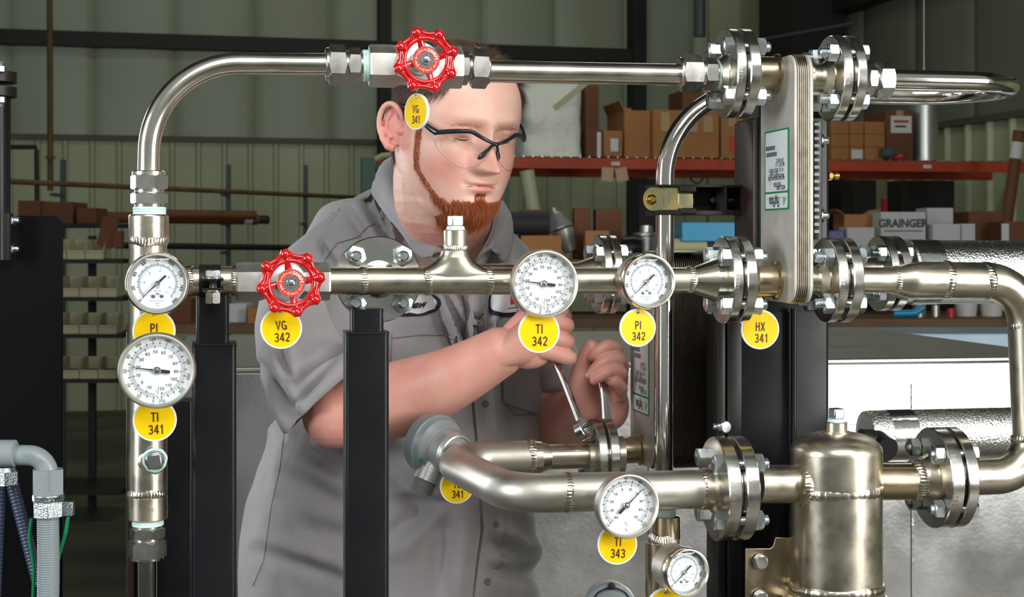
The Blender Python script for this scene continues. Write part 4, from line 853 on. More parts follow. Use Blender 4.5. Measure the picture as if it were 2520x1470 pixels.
b = MB(); d = Vector((-0.45, -0.89, 0.05)).normalized(); b.tube([Vector((0, -0.005, -0.002)), Vector((0, -0.005, -0.002))+d*0.046], 0.0185, 32, sx=1.0); part('conduit_outlet', b, 'cast_grey', t, local=True)
b = MB(); b.thread(Vector((0, -0.005, -0.002))+d*0.044, d, 0.020, 0.0165, 0.0018, 32); part('thread', b, 'cast_grey', t, local=True)
b = MB(); b.sphere((-0.036, -0.012, 0.004), 0.0022); b.lathe((-0.036, -0.012, 0.003), (0, -1, 0), [(0, 0.0016), (0.008, 0.0016)], 12); part('ground_screw', b, 'wire_green', t, local=True)
# -- foil wrapped pipes
def foilpipe(pa, pb, py, py2, off, r, label, bands, rough=True):
    A_ = R(pa, py, off); B_ = R(pb, py2, off); t = thing('insulated_pipe', label, 'pipe', loc=A_, group='foil-wrapped pipes'); d = (B_-A_); L = d.length
    b = MB(); s = S(pa, off); b.lathe(A_, d, [(0, r*s*0.75), (0.001, r*s*0.97), (0.008, r*s), (L, r*s)], 80); part('jacket', b, 'foil', t)
    for k, (x0, x1) in enumerate(bands):
        b = MB(); p = R(x0, py+(py2-py)*(x0-pa)/(pb-pa), off); q = R(x1, py+(py2-py)*(x1-pa)/(pb-pa), off); b.lathe(p, q-p, [(0, r*s*1.0), (0, r*s*1.012), ((q-p).length, r*s*1.012), ((q-p).length, r*s)], 80, False, False); part('foil_band', b, 'foil_plain', t)
    return t
foilpipe(2228, 2640, 670, 670, 0.28, 79, 'upper foil-wrapped pipe leaving to the right', [(2236, 2300)])
foilpipe(2128, 2640, 1073, 1060, 0.30, 62, 'lower foil-wrapped pipe behind the right flange joint', [(2178, 2240)])
b = MB(); p = R(2118, 1090, 0.27); b.tube([p, R(2160, 1092, 0.27), R(2180, 1110, 0.25)], 0.020, 20); single('hose_stub', b, 'rubber_black', 'short black hose stub at the end of the lower foil-wrapped pipe', 'hose', loc=p)
# -- bottom right mounting bracket
t = thing('mounting_bracket', 'stainless angle bracket with two bolts at the bottom right of centre', 'bracket', loc=R(1880, 1470, 0.03))
c = R(1890, 1345, 0.03); M = frame(c, -DP, y=UP); b = MB()
def loc2(px, py): v = R(px, py, 0.03)-c; return (v.dot(M.col[0].xyz), v.dot(M.col[1].xyz))
b.prism([loc2(1833, 1349), loc2(1833, 1600), loc2(1950, 1600), loc2(1950, 1322), loc2(1906, 1322), loc2(1900, 1344), loc2(1893, 1349)], c, M, 0.004); part('plate', b, 'steel_tint', t, bev=0.0006)
for y in (1383, 1472):
    b = MB(); p = R(1871, y, 0.024); b.lathe(p, -DP, [(0, 0.0105), (0.0012, 0.0105)], 28); b.nut(p-DP*0.001, -DP, 0.006, 0.0085); part('bolt', b, 'nut_steel', t)
# -- grey cap at the bottom
c = R(1505, 1500, 0.04); M = frame(c, (-DP-AX*0.15+UP*0.1).normalized(), y=UP); t = thing('ribbed_cap', 'round grey ribbed cap cut by the bottom edge of the frame', 'cap', M=M); s = S(1505, .04)
b = MB(); b.lathe((0, 0, 0), (0, 0, 1), [(-0.05, 60*s), (-0.004, 64*s), (0, 62*s), (0.001, 54*s), (-0.004, 50*s), (0.004, 46*s), (0.006, 20*s)], 72, rfun=lambda a: 1+0.012*(1 if math.sin(a*9) > 0.6 else 0)); part('cap_body', b, 'paint_grey', t, local=True)
b = MB(); b.lathe((0, 55*s, -0.004), (0, 0, 1), [(0, 0.005), (0.006, 0.005), (0.007, 0.002)], 20); part('cap_screw', b, 'ink_black', t, local=True)
# -- left: black panel, conduit
t = thing('control_panel', 'black rounded-corner panel standing at the left edge', 'panel', loc=U(60, 1470, 1.95))
c = U(70, 1000, 1.95); M = frame(c, Vector((0.05, -1, 0)), y=UP); x0 = -0.08; 
pl = [(x0, -0.98), (0.042, -0.98)]+[(0.042-0.012+0.012*math.cos(a), 0.2405-0.012+0.012*math.sin(a)) for a in [PI/2*i/6 for i in range(7)]]+[(x0, 0.2405)]
b = MB(); b.prism(pl, c, M, -0.006); part('plate', b, 'black_panel', t, bev=0.0008)
for y in (543, 613):
    b = MB(); p = U(22, y, 1.935); b.nut(p, Vector((1, -0.1, 0)), 0.008, 0.0072); b.thread(p, Vector((1, -0.1, 0)), 0.013, 0.0045); part('bolt', b, 'zinc', t)
b = MB(); b.tube([U(14, 525, 1.93), U(14, 640, 1.93)], 0.008, 16); part('hinge_rod', b, 'black_steel', t)
t = thing('left_column', 'dark upright pipe with a bolted flange pair at the far left edge', 'pipe', loc=U(-10, 540, 1.97))
b = MB(); b.tube([U(-8, 800, 1.97), U(-8, 240, 1.97)], 0.017, 32); part('pipe', b, 'black_powder', t)
for a_, bb in ((178, 205), (215, 240)):
    b = MB(); p = U(-14, bb, 1.97); b.lathe(p, UP, [(0, 0.026), (0.001, 0.0275), (p.z*0+abs(U(0, a_, 1.97).z-p.z), 0.0275)], 56); part('flange', b, 'black_steel', t)
for y, d in ((170, 1), (246, -1)):
    b = MB(); b.nut(U(2, y+8*d, 1.945), UP*d, 0.008, 0.0055); b.thread(U(2, y+8*d, 1.945), UP*d, 0.014, 0.004); part('bolt', b, 'zinc', t)
t = thing('conduit_elbow', 'grey coated conduit elbow and flexible conduit running down at far left', 'conduit', loc=U(118, 1470, 1.80))
Y_ = 1.80; s = Y_/F
P = fillet([U(-60, 1118, Y_), U(120, 1120, Y_), U(115, 1165, Y_)], 0.030, 16)
P = fillet([U(-60, 1118, Y_), U(116, 1122, Y_), U(118, 1170, Y_)], 0.0225, 16)
b = MB(); b.tube(P, 29*s*0.86, 28); part('elbow', b, 'conduit_grey', t)
b = MB(); b.lathe(U(-60, 1116, Y_), Vector((1, 0, 0)), [(0, 33*s), (97*s, 33*s), (99*s, 30*s)], 36); part('sleeve', b, 'conduit_grey', t)
b = MB(); b.nut(U(118, 1155, Y_), -UP, 61*s, 35*s, Vector((1, 0.35, 0)), False, False); part('hex_hub', b, 'conduit_grey', t)
b = MB(); mm = frame(U(122, 1187, Y_-0.0215), Vector((0.02, -1, 0)), y=UP) @ Matrix.Rotation(-PI/2, 4, 'Z'); b.join(text('1-90-10', 0.005, 1.0), mm @ Matrix.Translation((0, -0.004, 0))); b.join(text('XWTMX', 0.005, 1.0), mm @ Matrix.Translation((0, 0.004, 0))); b.join(text('002 4810', 0.005, 0.9), frame(U(86, 1128, Y_-0.0145), Vector((0, -1, 0)), y=UP) @ Matrix.Rotation(-0.45, 4, 'Z')); part('moulded_lettering', b, 'conduit_grey', t, flat=True)
b = MB(); b.lathe(U(119, 1216, Y_), -UP, [(0, 36*s), (2*s, 38*s), (16*s, 38*s), (18*s, 33*s), (26*s, 33*s)], 40); b.nut(U(118, 1234, Y_), -UP, 38*s, 34*s, Vector((1, 0.3, 0)), False, False); b.box(U(166, 1252, Y_), 30*s, 20*s, 34*s); part('lock_nut', b, 'zinc_rough', t, bev=0.0008)
Pc = [U(118, 1270, Y_), U(118, 1340, Y_), U(116, 1420, Y_), U(112, 1700, Y_)]
b = MB(); n = 150; A_, B_ = Pc[0], Pc[-1]; rr = []; pp = []
for i in range(n*2):
    u = i/(n*2-1); pp.append(A_.lerp(B_, u)+Vector((0.0015*math.sin(u*4), 0, 0))); rr.append((27 if i % 4 < 2 else 25.4)*s)
b.tube(pp, rr, 28); part('flexible_conduit', b, 'conduit_grey', t)
b = MB(); b.tube([U(168, 1268, Y_), U(162, 1310, Y_), U(150, 1350, Y_+0.01), U(140, 1390, Y_+0.02)], 0.0022, 10); part('earth_wire', b, 'wire_green', t)
b = MB(); b.tube([U(78, 1276, Y_+.02), U(72, 1320, Y_+.02), U(84, 1400, Y_+0.02), U(80, 1500, Y_+0.02)], 0.0020, 10); part('earth_wire', b, 'wire_green', t)
t = thing('rear_conduit', 'dark blue flexible conduits slanting down behind the grey elbow', 'conduit', loc=U(60, 1470, 1.9)); s = 1.9/F
for (x0, x1, nm) in ((30, 96, 1), (0, -14, 2)):
    A_, B_ = U(x0, 1190, 1.9), U(x1, 1440 if nm == 1 else 1480, 1.9); pp = []; rr = []
    for i in range(120): pp.append(A_.lerp(B_, i/119)); rr.append((16 if i % 4 < 2 else 14.6)*s)
    b = MB(); b.tube(pp, rr, 20); part('flexible_conduit', b, 'conduit_blue', t)
b = MB(); b.nut(U(12, 1160, 1.88), -UP, 32*s, 30*s, Vector((1, 0.3, 0)), False, False); b.lathe(U(12, 1150, 1.88), -UP, [(0, 24*s), (10*s, 28*s)], 32); part('lock_nut', b, 'zinc_rough', t)
# -- aluminium clad duct behind the man
zt = U(0, 880, 2.8).z
t = thing('clad_unit', 'long aluminium-clad box behind the man and the skid', 'enclosure', loc=(0.2, 2.9, 0))
a = 0.20; F0 = U(420, 906, 2.72); F1 = U(2640, 852, 3.02); 
ex = (Vector((F1.x, F1.y, 0))-Vector((F0.x, F0.y, 0))).normalized(); ey = Vector((-ex.y, ex.x, 0)); zt = 1.252
F0 = Vector((F0.x, F0.y, 0)); Lx = (Vector((F1.x, F1.y, 0))-F0).length
b = MB(); M = frame((0, 0, 0), UP, x=ex); dpt = 0.98
cc = F0+ex*(Lx/2)+ey*(dpt/2); b.box((cc.x, cc.y, zt/2), Lx, dpt, zt-0.02, M); part('side_cladding', b, 'aluminium_sheet', t, bev=0.004)
b = MB(); b.box((cc.x, cc.y, zt-0.006), Lx+0.006, dpt+0.006, 0.010, M); part('top_sheet', b, 'duct_top', t, bev=0.003)
b = MB()
for i in range(0, 4):
    p = F0+ex*(0.35+i*0.52)-ey*0.0015; b.box((p.x, p.y, zt/2-0.02), 0.004, 0.003, zt-0.06, M)
part('panel_seam', b, 'foil_plain', t)
# ------------------------------------------------------------------ the man
from mathutils.bvhtree import BVHTree
def skinmat():
    m = bpy.data.materials.new('skin'); m.use_nodes = True; nt = m.node_tree; p = nt.nodes['Principled BSDF']; N = nt.nodes.new; L = nt.links.new
    p.inputs['Roughness'].default_value = 0.46; p.inputs['Specular IOR Level'].default_value = 0.45
    p.inputs['Subsurface Weight'].default_value = 0.18; p.inputs['Subsurface Radius'].default_value = (0.010, 0.0035, 0.002); p.inputs['Subsurface Scale'].default_value = 0.5
    at = N('ShaderNodeAttribute'); at.attribute_name = 'tint'; at2 = N('ShaderNodeAttribute'); at2.attribute_name = 'scalp'
    tc = N('ShaderNodeTexCoord'); no = N('ShaderNodeTexNoise'); no.inputs['Scale'].default_value = 26; no.inputs['Detail'].default_value = 6; L(tc.outputs['Object'], no.inputs[0])
    mr = N('ShaderNodeMapRange'); mr.inputs[1].default_value = 0.4; mr.inputs[2].default_value = 0.7; mr.inputs[3].default_value = 0.0; mr.inputs[4].default_value = 0.30; L(no.outputs[0], mr.inputs[0])
    ad = N('ShaderNodeMath'); ad.operation = 'ADD'; ad.use_clamp = True; L(mr.outputs[0], ad.inputs[0]); L(at.outputs['Fac'], ad.inputs[1])
    sp = N('ShaderNodeTexNoise'); sp.inputs['Scale'].default_value = 420; sp.inputs['Detail'].default_value = 2; L(tc.outputs['Object'], sp.inputs[0])
    mx = N('ShaderNodeMix'); mx.data_type = 'RGBA'; mx.inputs[6].default_value = (0.79, 0.505, 0.405, 1); mx.inputs[7].default_value = (0.74, 0.27, 0.225, 1); L(ad.outputs[0], mx.inputs[0])
    mf = N('ShaderNodeMapRange'); mf.inputs[1].default_value = 0.60; mf.inputs[2].default_value = 0.75; mf.inputs[3].default_value = 0; mf.inputs[4].default_value = 0.18; L(sp.outputs[0], mf.inputs[0])
    m2 = N('ShaderNodeMix'); m2.data_type = 'RGBA'; m2.inputs[7].default_value = (0.50, 0.22, 0.12, 1); L(mx.outputs[2], m2.inputs[6]); L(mf.outputs[0], m2.inputs[0])
    m3 = N('ShaderNodeMix'); m3.data_type = 'RGBA'; m3.inputs[7].default_value = (0.10, 0.055, 0.03, 1); L(m2.outputs[2], m3.inputs[6]); L(at2.outputs['Fac'], m3.inputs[0]); L(m3.outputs[2], p.inputs['Base Color'])
    b = N('ShaderNodeBump'); b.inputs['Strength'].default_value = 0.22; b.inputs['Distance'].default_value = 0.0008; L(sp.outputs[0], b.inputs['Height']); L(b.outputs[0], p.inputs['Normal'])
    MATS['skin'] = m
skinmat()
def clothmat(name, col, col2):
    m = mat(name, col, 0.85, sheen=0.15, col2=col2, cscale=9); nt = m.node_tree; p = nt.nodes['Principled BSDF']; N = nt.nodes.new; L = nt.links.new
    tc = N('ShaderNodeTexCoord'); mp = N('ShaderNodeMapping'); mp.inputs['Rotation'].default_value = (0.0, 0.9, 0.3); L(tc.outputs['Object'], mp.inputs[0])
    w = N('ShaderNodeTexWave'); w.inputs['Scale'].default_value = 420; w.inputs['Distortion'].default_value = 0.6; L(mp.outputs[0], w.inputs[0])
    n = N('ShaderNodeTexNoise'); n.inputs['Scale'].default_value = 55; n.inputs['Detail'].default_value = 5; L(tc.outputs['Object'], n.inputs[0])
    b0 = N('ShaderNodeBump'); b0.inputs['Strength'].default_value = 0.35; b0.inputs['Distance'].default_value = 0.004; L(n.outputs[0], b0.inputs['Height'])
    b = N('ShaderNodeBump'); b.inputs['Strength'].default_value = 0.10; b.inputs['Distance'].default_value = 0.0005; L(w.outputs['Color'], b.inputs['Height']); L(b0.outputs[0], b.inputs['Normal']); L(b.outputs[0], p.inputs['Normal'])
clothmat('shirt_grey', (0.37, 0.352, 0.365), (0.33, 0.314, 0.327)); clothmat('trouser_grey', (0.10, 0.10, 0.11), (0.08, 0.08, 0.09))
mat('thread_dark', (0.17, 0.16, 0.165), 0.8); mat('patch_white', (0.70, 0.70, 0.76), 0.8); mat('patch_edge', (0.01, 0.012, 0.025), 0.8)
mat('button_grey', (0.16, 0.15, 0.15), 0.35); mat('nail', (0.80, 0.47, 0.40), 0.25, sss=0.1); mat('glasses_frame', (0.012, 0.018, 0.028), 0.22, spec=0.6)
mat('boot', (0.03, 0.02, 0.012), 0.5); mat('lash', (0.12, 0.05, 0.025), 0.7)
def hairmat(name, col, rough=0.35):
    m = bpy.data.materials.new(name); m.use_nodes = True; p = m.node_tree.nodes['Principled BSDF']; p.inputs['Base Color'].default_value = (*col, 1); p.inputs['Roughness'].default_value = rough; p.inputs['Specular IOR Level'].default_value = 0.5
    n = m.node_tree.nodes.new('ShaderNodeHairInfo'); r = m.node_tree.nodes.new('ShaderNodeMix'); r.data_type = 'RGBA'; r.inputs[6].default_value = (*[c*0.6 for c in col], 1); r.inputs[7].default_value = (*[min(1, c*1.7) for c in col], 1)
    m.node_tree.links.new(n.outputs['Random'], r.inputs[0]); m.node_tree.links.new(r.outputs[2], p.inputs['Base Color']); MATS[name] = m
hairmat('hair_brown', (0.075, 0.043, 0.024)); hairmat('beard_red', (0.33, 0.082, 0.016)); hairmat('arm_hair', (0.65, 0.40, 0.18))
YAW, PIT, ROL = math.radians(33), math.radians(12), math.radians(-1.5)
HC = U(1121, 309, 2.15)
HM = Matrix.Translation(HC) @ Matrix.Rotation(YAW, 4, 'Z') @ Matrix.Rotation(PIT, 4, 'X') @ Matrix.Rotation(-ROL, 4, 'Y') @ Matrix.Scale(1.0, 4)
def interp(tab, z):
    for i in range(len(tab)-1):
        if tab[i][0] >= z >= tab[i+1][0]:
            a, b = tab[i], tab[i+1]; u = (a[0]-z)/(a[0]-b[0]+1e-9); p = tab[max(0, i-1)]; q = tab[min(len(tab)-1, i+2)]
            out = []
            for k in range(1, len(a)):
                m0 = (b[k]-p[k])*0.5; m1 = (q[k]-a[k])*0.5; u2, u3 = u*u, u*u*u
                out.append((2*u3-3*u2+1)*a[k]+(u3-2*u2+u)*m0+(-2*u3+3*u2)*b[k]+(u3-u2)*m1)
            return out
    return list(tab[-1][1:] if z < tab[-1][0] else tab[0][1:])
HT = [(0.116, 0.004, 0.010, 0.010), (0.112, 0.026, 0.030, 0.040), (0.102, 0.047, 0.052, 0.062), (0.085, 0.064, 0.072, 0.080), (0.060, 0.0755, 0.0865, 0.093), (0.035, 0.0800, 0.0925, 0.099), (0.012, 0.0805, 0.0920, 0.101),
      (-0.010, 0.0805, 0.0860, 0.099), (-0.030, 0.0800, 0.0865, 0.093), (-0.050, 0.0775, 0.0880, 0.083), (-0.068, 0.0735, 0.0885, 0.072), (-0.085, 0.0675, 0.0875, 0.060), (-0.100, 0.0590, 0.0860, 0.048), (-0.112, 0.048, 0.080, 0.035), (-0.121, 0.038, 0.062, 0.015), (-0.125, 0.012, 0.030, 0.0)]
def g(x, c, s): return math.exp(-((x-c)/s)**2)
def face_disp(x, z):
    """extra forward push (towards -y) at front-view position x,z"""
    d = 0.0; ax = abs(x)
    # nose
    if z > -0.056:
        u = min(1, max(0, (0.010-z)/0.052)); h = 0.006+0.0265*u**1.15; s = 0.0075+0.0065*u
        e = 1/(1+math.exp(-(z+0.0505)/0.0014)); e2 = 1/(1+math.exp((z-0.016)/0.006))
        d += h*math.exp(-(ax/s)**2.2)*e*e2
        d += 0.0115*g(ax, 0.0155, 0.0065)*g(z, -0.0430, 0.0085)*e
        d += 0.0045*g(ax, 0, 0.009)*g(z, -0.0415, 0.009)
    d -= 0.0020*g(ax, 0.0225, 0.005)*g(z, -0.044, 0.008)
    # brow, sockets, lids
    d += 0.0035*g(z, 0.020, 0.009)*g(ax, 0.030, 0.030)
    d -= 0.0115*g(ax, 0.030, 0.017)*g(z, -0.001, 0.0125)
    d -= 0.004*g(ax, 0.014, 0.007)*g(z, 0.000, 0.010)
    d += 0.0100*g(ax, 0.0325, 0.0125)*g(z, -0.001, 0.0085)
    d -= 0.0022*g(z, 0.0085, 0.0022)*g(ax, 0.032, 0.014)
    d -= 0.0030*g(z, -0.0085-0.9*(ax-0.032)**2/0.02*0.0, 0.0018)*g(ax, 0.033, 0.013)
    d -= 0.0018*g(z, -0.018, 0.004)*g(ax, 0.030, 0.016)
    # cheeks, nasolabial, lips, chin
    d += 0.0060*g(ax, 0.046, 0.020)*g(z, -0.040, 0.022)
    d -= 0.0020*g(ax-0.026+0.45*(z+0.058), 0, 0.005)*g(z, -0.056, 0.014)
    d += 0.0058*g(ax, 0, 0.024)*g(z, -0.062, 0.017)
    d += 0.0024*g(z, -0.0645, 0.0036)*math.exp(-(ax/0.018)**4)
    d += 0.0034*g(z, -0.0760, 0.0046)*math.exp(-(ax/0.015)**4)
    d -= 0.0050*g(z, -0.0700, 0.0018)*math.exp(-(ax/0.023)**6)
    d -= 0.0018*g(ax, 0, 0.0035)*g(z, -0.053, 0.005)
    d -= 0.0030*g(ax, 0.0255, 0.004)*g(z, -0.068, 0.005)
    d -= 0.0040*g(z, -0.084, 0.006)*g(ax, 0, 0.016)
    d += 0.0070*g(z, -0.101, 0.013)*g(ax, 0, 0.022)
    return d
def head_mb():
    b = MB(); NA, NZ = 220, 170; rings = []
    for i in range(NZ+1):
        t = i/NZ; z = 0.116-0.241*(0.5-0.5*math.cos(PI*t))*0.35-0.241*t*0.65
        w, f, k = interp(HT, z); ring = []
        w = max(w, 0.002); f = max(f, 0.002); k = max(k, 0.002) if z > -0.1 else max(k, 0.002)
        for j in range(NA):
            a = 2*PI*j/NA; c, s = math.cos(a), math.sin(a)      # s<0 is the front
            n = 2.35 if s < 0 else 2.1; 
            den = (abs(c)**n+abs(s)**n)**(1/n); x = w*c/den; y = (f if s < 0 else k)*s/den
            if s < 0.05:
                m = min(1, max(0, (-s+0.05)/0.35)); y -= face_disp(x, z)*m
            ring.append(Vector((x, y, z)))
        rings.append(ring)
    b.loft(rings); return b
def capsule(b, pts, rad, seg=18):
    """rounded chain of tapering limbs"""
    for p, r in zip(pts, rad): b.sphere(p, r, seg, 10)
    for i in range(len(pts)-1):
        d = Vector(pts[i+1])-Vector(pts[i])
        if d.length > 1e-5: b.lathe(pts[i], d, [(0, rad[i]*0.998), (d.length, rad[i+1]*0.998)], seg)
def smooth_chain(pts, rad, n=6):
    """Catmull-Rom samples of points and radii"""
    P = [Vector(p) for p in pts]; out = []; rr = []
    for i in range(len(P)-1):
        p0, p1, p2, p3 = P[max(0, i-1)], P[i], P[i+1], P[min(len(P)-1, i+2)]; r0, r1, r2, r3 = rad[max(0, i-1)], rad[i], rad[i+1], rad[min(len(P)-1, i+2)]
        for k in range(n):
            u = k/n; cr = lambda a, b_, c, d: 0.5*((2*b_)+(c-a)*u+(2*a-5*b_+4*c-d)*u*u+(-a+3*b_-3*c+d)*u**3)
            out.append(cr(p0, p1, p2, p3)); rr.append(cr(r0, r1, r2, r3))
    out.append(P[-1]); rr.append(rad[-1]); return out, rr
man = thing('person', 'bearded man in a grey work shirt leaning over the pipes with two wrenches', 'person', loc=(U(1000, 0, 2.45).x, 2.45, 0))
EM = HM @ Matrix.Translation((-0.0835, 0.014, -0.010)) @ Matrix.Rotation(math.radians(-24), 4, 'Z') @ Matrix.Rotation(math.radians(-8), 4, 'X')
def ear_mb(sx):
    b = MB(); E = HM @ Matrix.Translation((sx*0.0815, 0.016, -0.010)) @ Matrix.Rotation(math.radians(-26*(-sx)*-1), 4, 'Z') @ Matrix.Rotation(math.radians(-10), 4, 'X')
    q = MB(); pts = []; 
    for i in range(19):   # helix rim
        a = math.radians(-150+285*i/18); pts.append(Vector((sx*(0.008+0.006*math.sin(a*0.5)), 0.006-0.019*math.cos(a), 0.006+0.029*math.sin(a))))
    pts = [Vector((sx*(0.005+0.007*min(1, i/5)), 0.004-0.019*math.cos(math.radians(-20+230*i/18))*1.0, 0.004+0.028*math.sin(math.radians(-20+230*i/18)))) for i in range(19)]
    q.tube(pts, [0.0035+0.0008*math.sin(PI*i/18) for i in range(19)], 10); 
    q.tube([Vector((sx*0.010, 0.020, 0.000)), Vector((sx*0.011, 0.019, -0.014)), Vector((sx*0.009, 0.010, -0.026)), Vector((sx*0.006, 0.002, -0.030))], [0.004, 0.0045, 0.0065, 0.0055], 12)
    q.sphere((sx*0.001, 0.005, 0.003), 0.02, 20, 12, (0.36, 0.97, 1.45))                         # pinna plate
    q.tube([Vector((sx*0.007, 0.004, 0.020)), Vector((sx*0.009, 0.012, 0.010)), Vector((sx*0.009, 0.013, -0.004)), Vector((sx*0.008, 0.006, -0.016))], 0.0030, 10)   # antihelix
    q.sphere((sx*0.006, -0.009, -0.006), 0.0048, 12, 8)                                           # tragus
    q.xf(E); return q
def ssub(mbs, voxel, smooth, name):
    b = MB()
    for q in mbs: b.join(q)
    me = tomesh('tmp', b, ['skin']); o = bpy.data.objects.new('tmp', me); COL.objects.link(o)
    r = o.modifiers.new('r', 'REMESH'); r.mode = 'VOXEL'; r.voxel_size = voxel
    s = o.modifiers.new('s', 'SMOOTH'); s.factor = 0.5; s.iterations = smooth
    dg = bpy.context.evaluated_depsgraph_get(); m2 = bpy.data.meshes.new_from_object(o.evaluated_get(dg)); bpy.data.objects.remove(o); m2.name = name
    m2.polygons.foreach_set('use_smooth', [True]*len(m2.polygons)); return m2
# neck, trunk core, arms
pieces = []
hb_ = head_mb(); hb_.xf(HM); pieces += [hb_, ear_mb(-1), ear_mb(1)]
b = MB(); P, RR = smooth_chain([HM @ Vector((0, 0.030, -0.03)), HM @ Vector((0, 0.020, -0.105)), U(1108, 560, 2.315), U(1090, 700, 2.42), U(1010, 1000, 2.46)], [0.066, 0.064, 0.062, 0.066, 0.08]); capsule(b, P, RR, 26); pieces.append(b)
b = MB(); b.sphere(HM @ Vector((0, -0.020, -0.098)), 0.056, 24, 16, (1.05, 1.0, 0.62), HM); pieces.append(b)
SHR, ELR, WRR = U(835, 610, 2.42), U(826, 1022, 2.205), U(1228, 868, 2.17)
b = MB(); P, RR = smooth_chain([U(1040, 680, 2.42), SHR, U(790, 800, 2.35), ELR], [0.06, 0.040, 0.042, 0.048], 5); capsule(b, P, RR, 20); pieces.append(b)
b = MB(); P, RR = smooth_chain([ELR+Vector((0.000, 0, 0.0)), U(905, 1003, 2.215), U(1010, 973, 2.215), U(1115, 930, 2.19), WRR], [0.0475, 0.0545, 0.0535, 0.0445, 0.0355], 9); b.tube(P, RR, 64); b.sphere(P[0], RR[0], 48, 30); b.sphere(P[-1], RR[-1], 32, 20); pieces.append(b)
# right fist (seen from its back): knuckles to the screen right
Yh = 2.15
def HP(px, py, dy=0.0): return U(px, py, Yh+dy)
b = MB(); rings = []
for (px, py, hh, dd, dy) in ((1228, 868, 0.031, 0.026, 0.012), (1262, 846, 0.037, 0.024, 0.004), (1295, 828, 0.044, 0.023, -0.001), (1325, 817, 0.048, 0.022, 0.002), (1350, 812, 0.047, 0.018, 0.010)):
    c = HP(px, py, dy); u_ = Vector((0.36, 0, 0.93)).normalized()
    rings.append([c+u_*(hh*math.copysign(abs(math.cos(a))**0.8, math.cos(a)))+Vector((0, 1, 0))*(dd*math.copysign(abs(math.sin(a))**0.8, math.sin(a))) for a in [2*PI*j/24 for j in range(24)]])
b.loft(rings); pieces.append(b)
for k, (kx, ky, mx_, my, r0) in enumerate(((1340, 752, 1378, 762, 0.0112), (1350, 790, 1392, 800, 0.0114), (1349, 830, 1394, 841, 0.0112), (1340, 866, 1399, 880, 0.0108))):
    b = MB(); P, RR = smooth_chain([HP(kx-22, ky+2, 0.008), HP(kx+8, ky, 0.000), HP(mx_-4, my, 0.008), HP(mx_+1, my+1, 0.030), HP(mx_-22, my+4, 0.047), HP(mx_-46, my+4, 0.046), HP(mx_-55, my+2, 0.036)],
                                     [r0, r0*1.05, r0*1.02, r0*0.98, r0*0.95, r0*0.88, r0*0.75], 4); capsule(b, P, RR, 16); pieces.append(b)
b = MB(); P, RR = smooth_chain([HP(1262, 818, 0.030), HP(1305, 772, 0.040), HP(1338, 742, 0.050), HP(1372, 752, 0.062), HP(1392, 778, 0.066)], [0.016, 0.0145, 0.012, 0.0115, 0.0095], 5); capsule(b, P, RR, 16); pieces.append(b)
b = MB(); b.sphere(HP(1300, 872, 0.012), 0.021, 18, 12, (1.5, 0.9, 1.0)); pieces.append(b)
# left arm and hand
ELL = U(1368, 1035, 2.42); WRL = U(1452, 1000, 2.30)
b = MB(); P, RR = smooth_chain([U(1090, 680, 2.44), U(1240, 660, 2.49), U(1325, 800, 2.49), ELL], [0.06, 0.034, 0.034, 0.044], 5); capsule(b, P, RR, 20); pieces.append(b)
b = MB(); P, RR = smooth_chain([ELL, U(1405, 1030, 2.38), WRL], [0.046, 0.045, 0.031], 8); b.tube(P, RR, 56); b.sphere(P[0], RR[0], 40, 26); b.sphere(P[-1], RR[-1], 32, 20); pieces.append(b)
Yl = 2.20
def LP(px, py, dy=0.0): return U(px, py, Yl+dy)
b = MB(); rings = []
for (px, py, hw, dd, dy) in ((1462, 1010, 0.026, 0.020, 0.075), (1472, 975, 0.033, 0.020, 0.060), (1482, 935, 0.037, 0.018, 0.050), (1492, 895, 0.036, 0.016, 0.045)):
    c = LP(px, py, dy); rings.append([c+Vector((1, 0.25, 0)).normalized()*(hw*math.copysign(abs(math.cos(a))**0.8, math.cos(a)))+Vector((-0.25, 1, 0)).normalized()*(dd*math.copysign(abs(math.sin(a))**0.8, math.sin(a))) for a in [2*PI*j/24 for j in range(24)]])
b.loft(rings); pieces.append(b)
LF = [([(1518, 888, 0.045), (1516, 858, 0.020), (1494, 851, 0.000), (1470, 867, -0.006), (1457, 878, -0.002)], 0.0095),
      ([(1526, 915, 0.040), (1524, 886, 0.012), (1496, 886, -0.008), (1470, 904, -0.014), (1455, 920, -0.012)], 0.0097),
      ([(1528, 945, 0.036), (1528, 918, 0.006), (1502, 913, -0.013), (1480, 925, -0.020), (1462, 936, -0.016)], 0.0092),
      ([(1526, 975, 0.034), (1530, 956, 0.006), (1519, 943, -0.008), (1506, 937, -0.012), (1496, 934, -0.012)], 0.0083)]
for pts, r0 in LF:
    b = MB(); P, RR = smooth_chain([LP(*q) for q in pts], [r0*1.1, r0*1.05, r0, r0*0.93, r0*0.76], 5); capsule(b, P, RR, 16); pieces.append(b)
b = MB(); P, RR = smooth_chain([LP(1455, 1000, 0.055), LP(1432, 950, 0.035), LP(1432, 905, 0.022), LP(1446, 872, 0.010), LP(1455, 852, 0.004)], [0.024, 0.020, 0.0135, 0.0120, 0.0100], 6); capsule(b, P, RR, 18); pieces.append(b)
b = MB(); b.sphere(LP(1505, 1000, 0.055), 0.022, 18, 12, (1.2, 0.9, 1.6)); pieces.append(b)
me = ssub(pieces, 0.0016, 2, 'body')
HI = HM.inverted(); nv = len(me.vertices); co = np.empty(nv*3); me.vertices.foreach_get('co', co); co = co.reshape(-1, 3)
Hn = np.array(HI); loc = co @ Hn[:3, :3].T+Hn[:3, 3]
X, Yy, Z = loc[:, 0], loc[:, 1], loc[:, 2]; aX = np.abs(X)
def G(v, c, s): return np.exp(-((v-c)/s)**2)
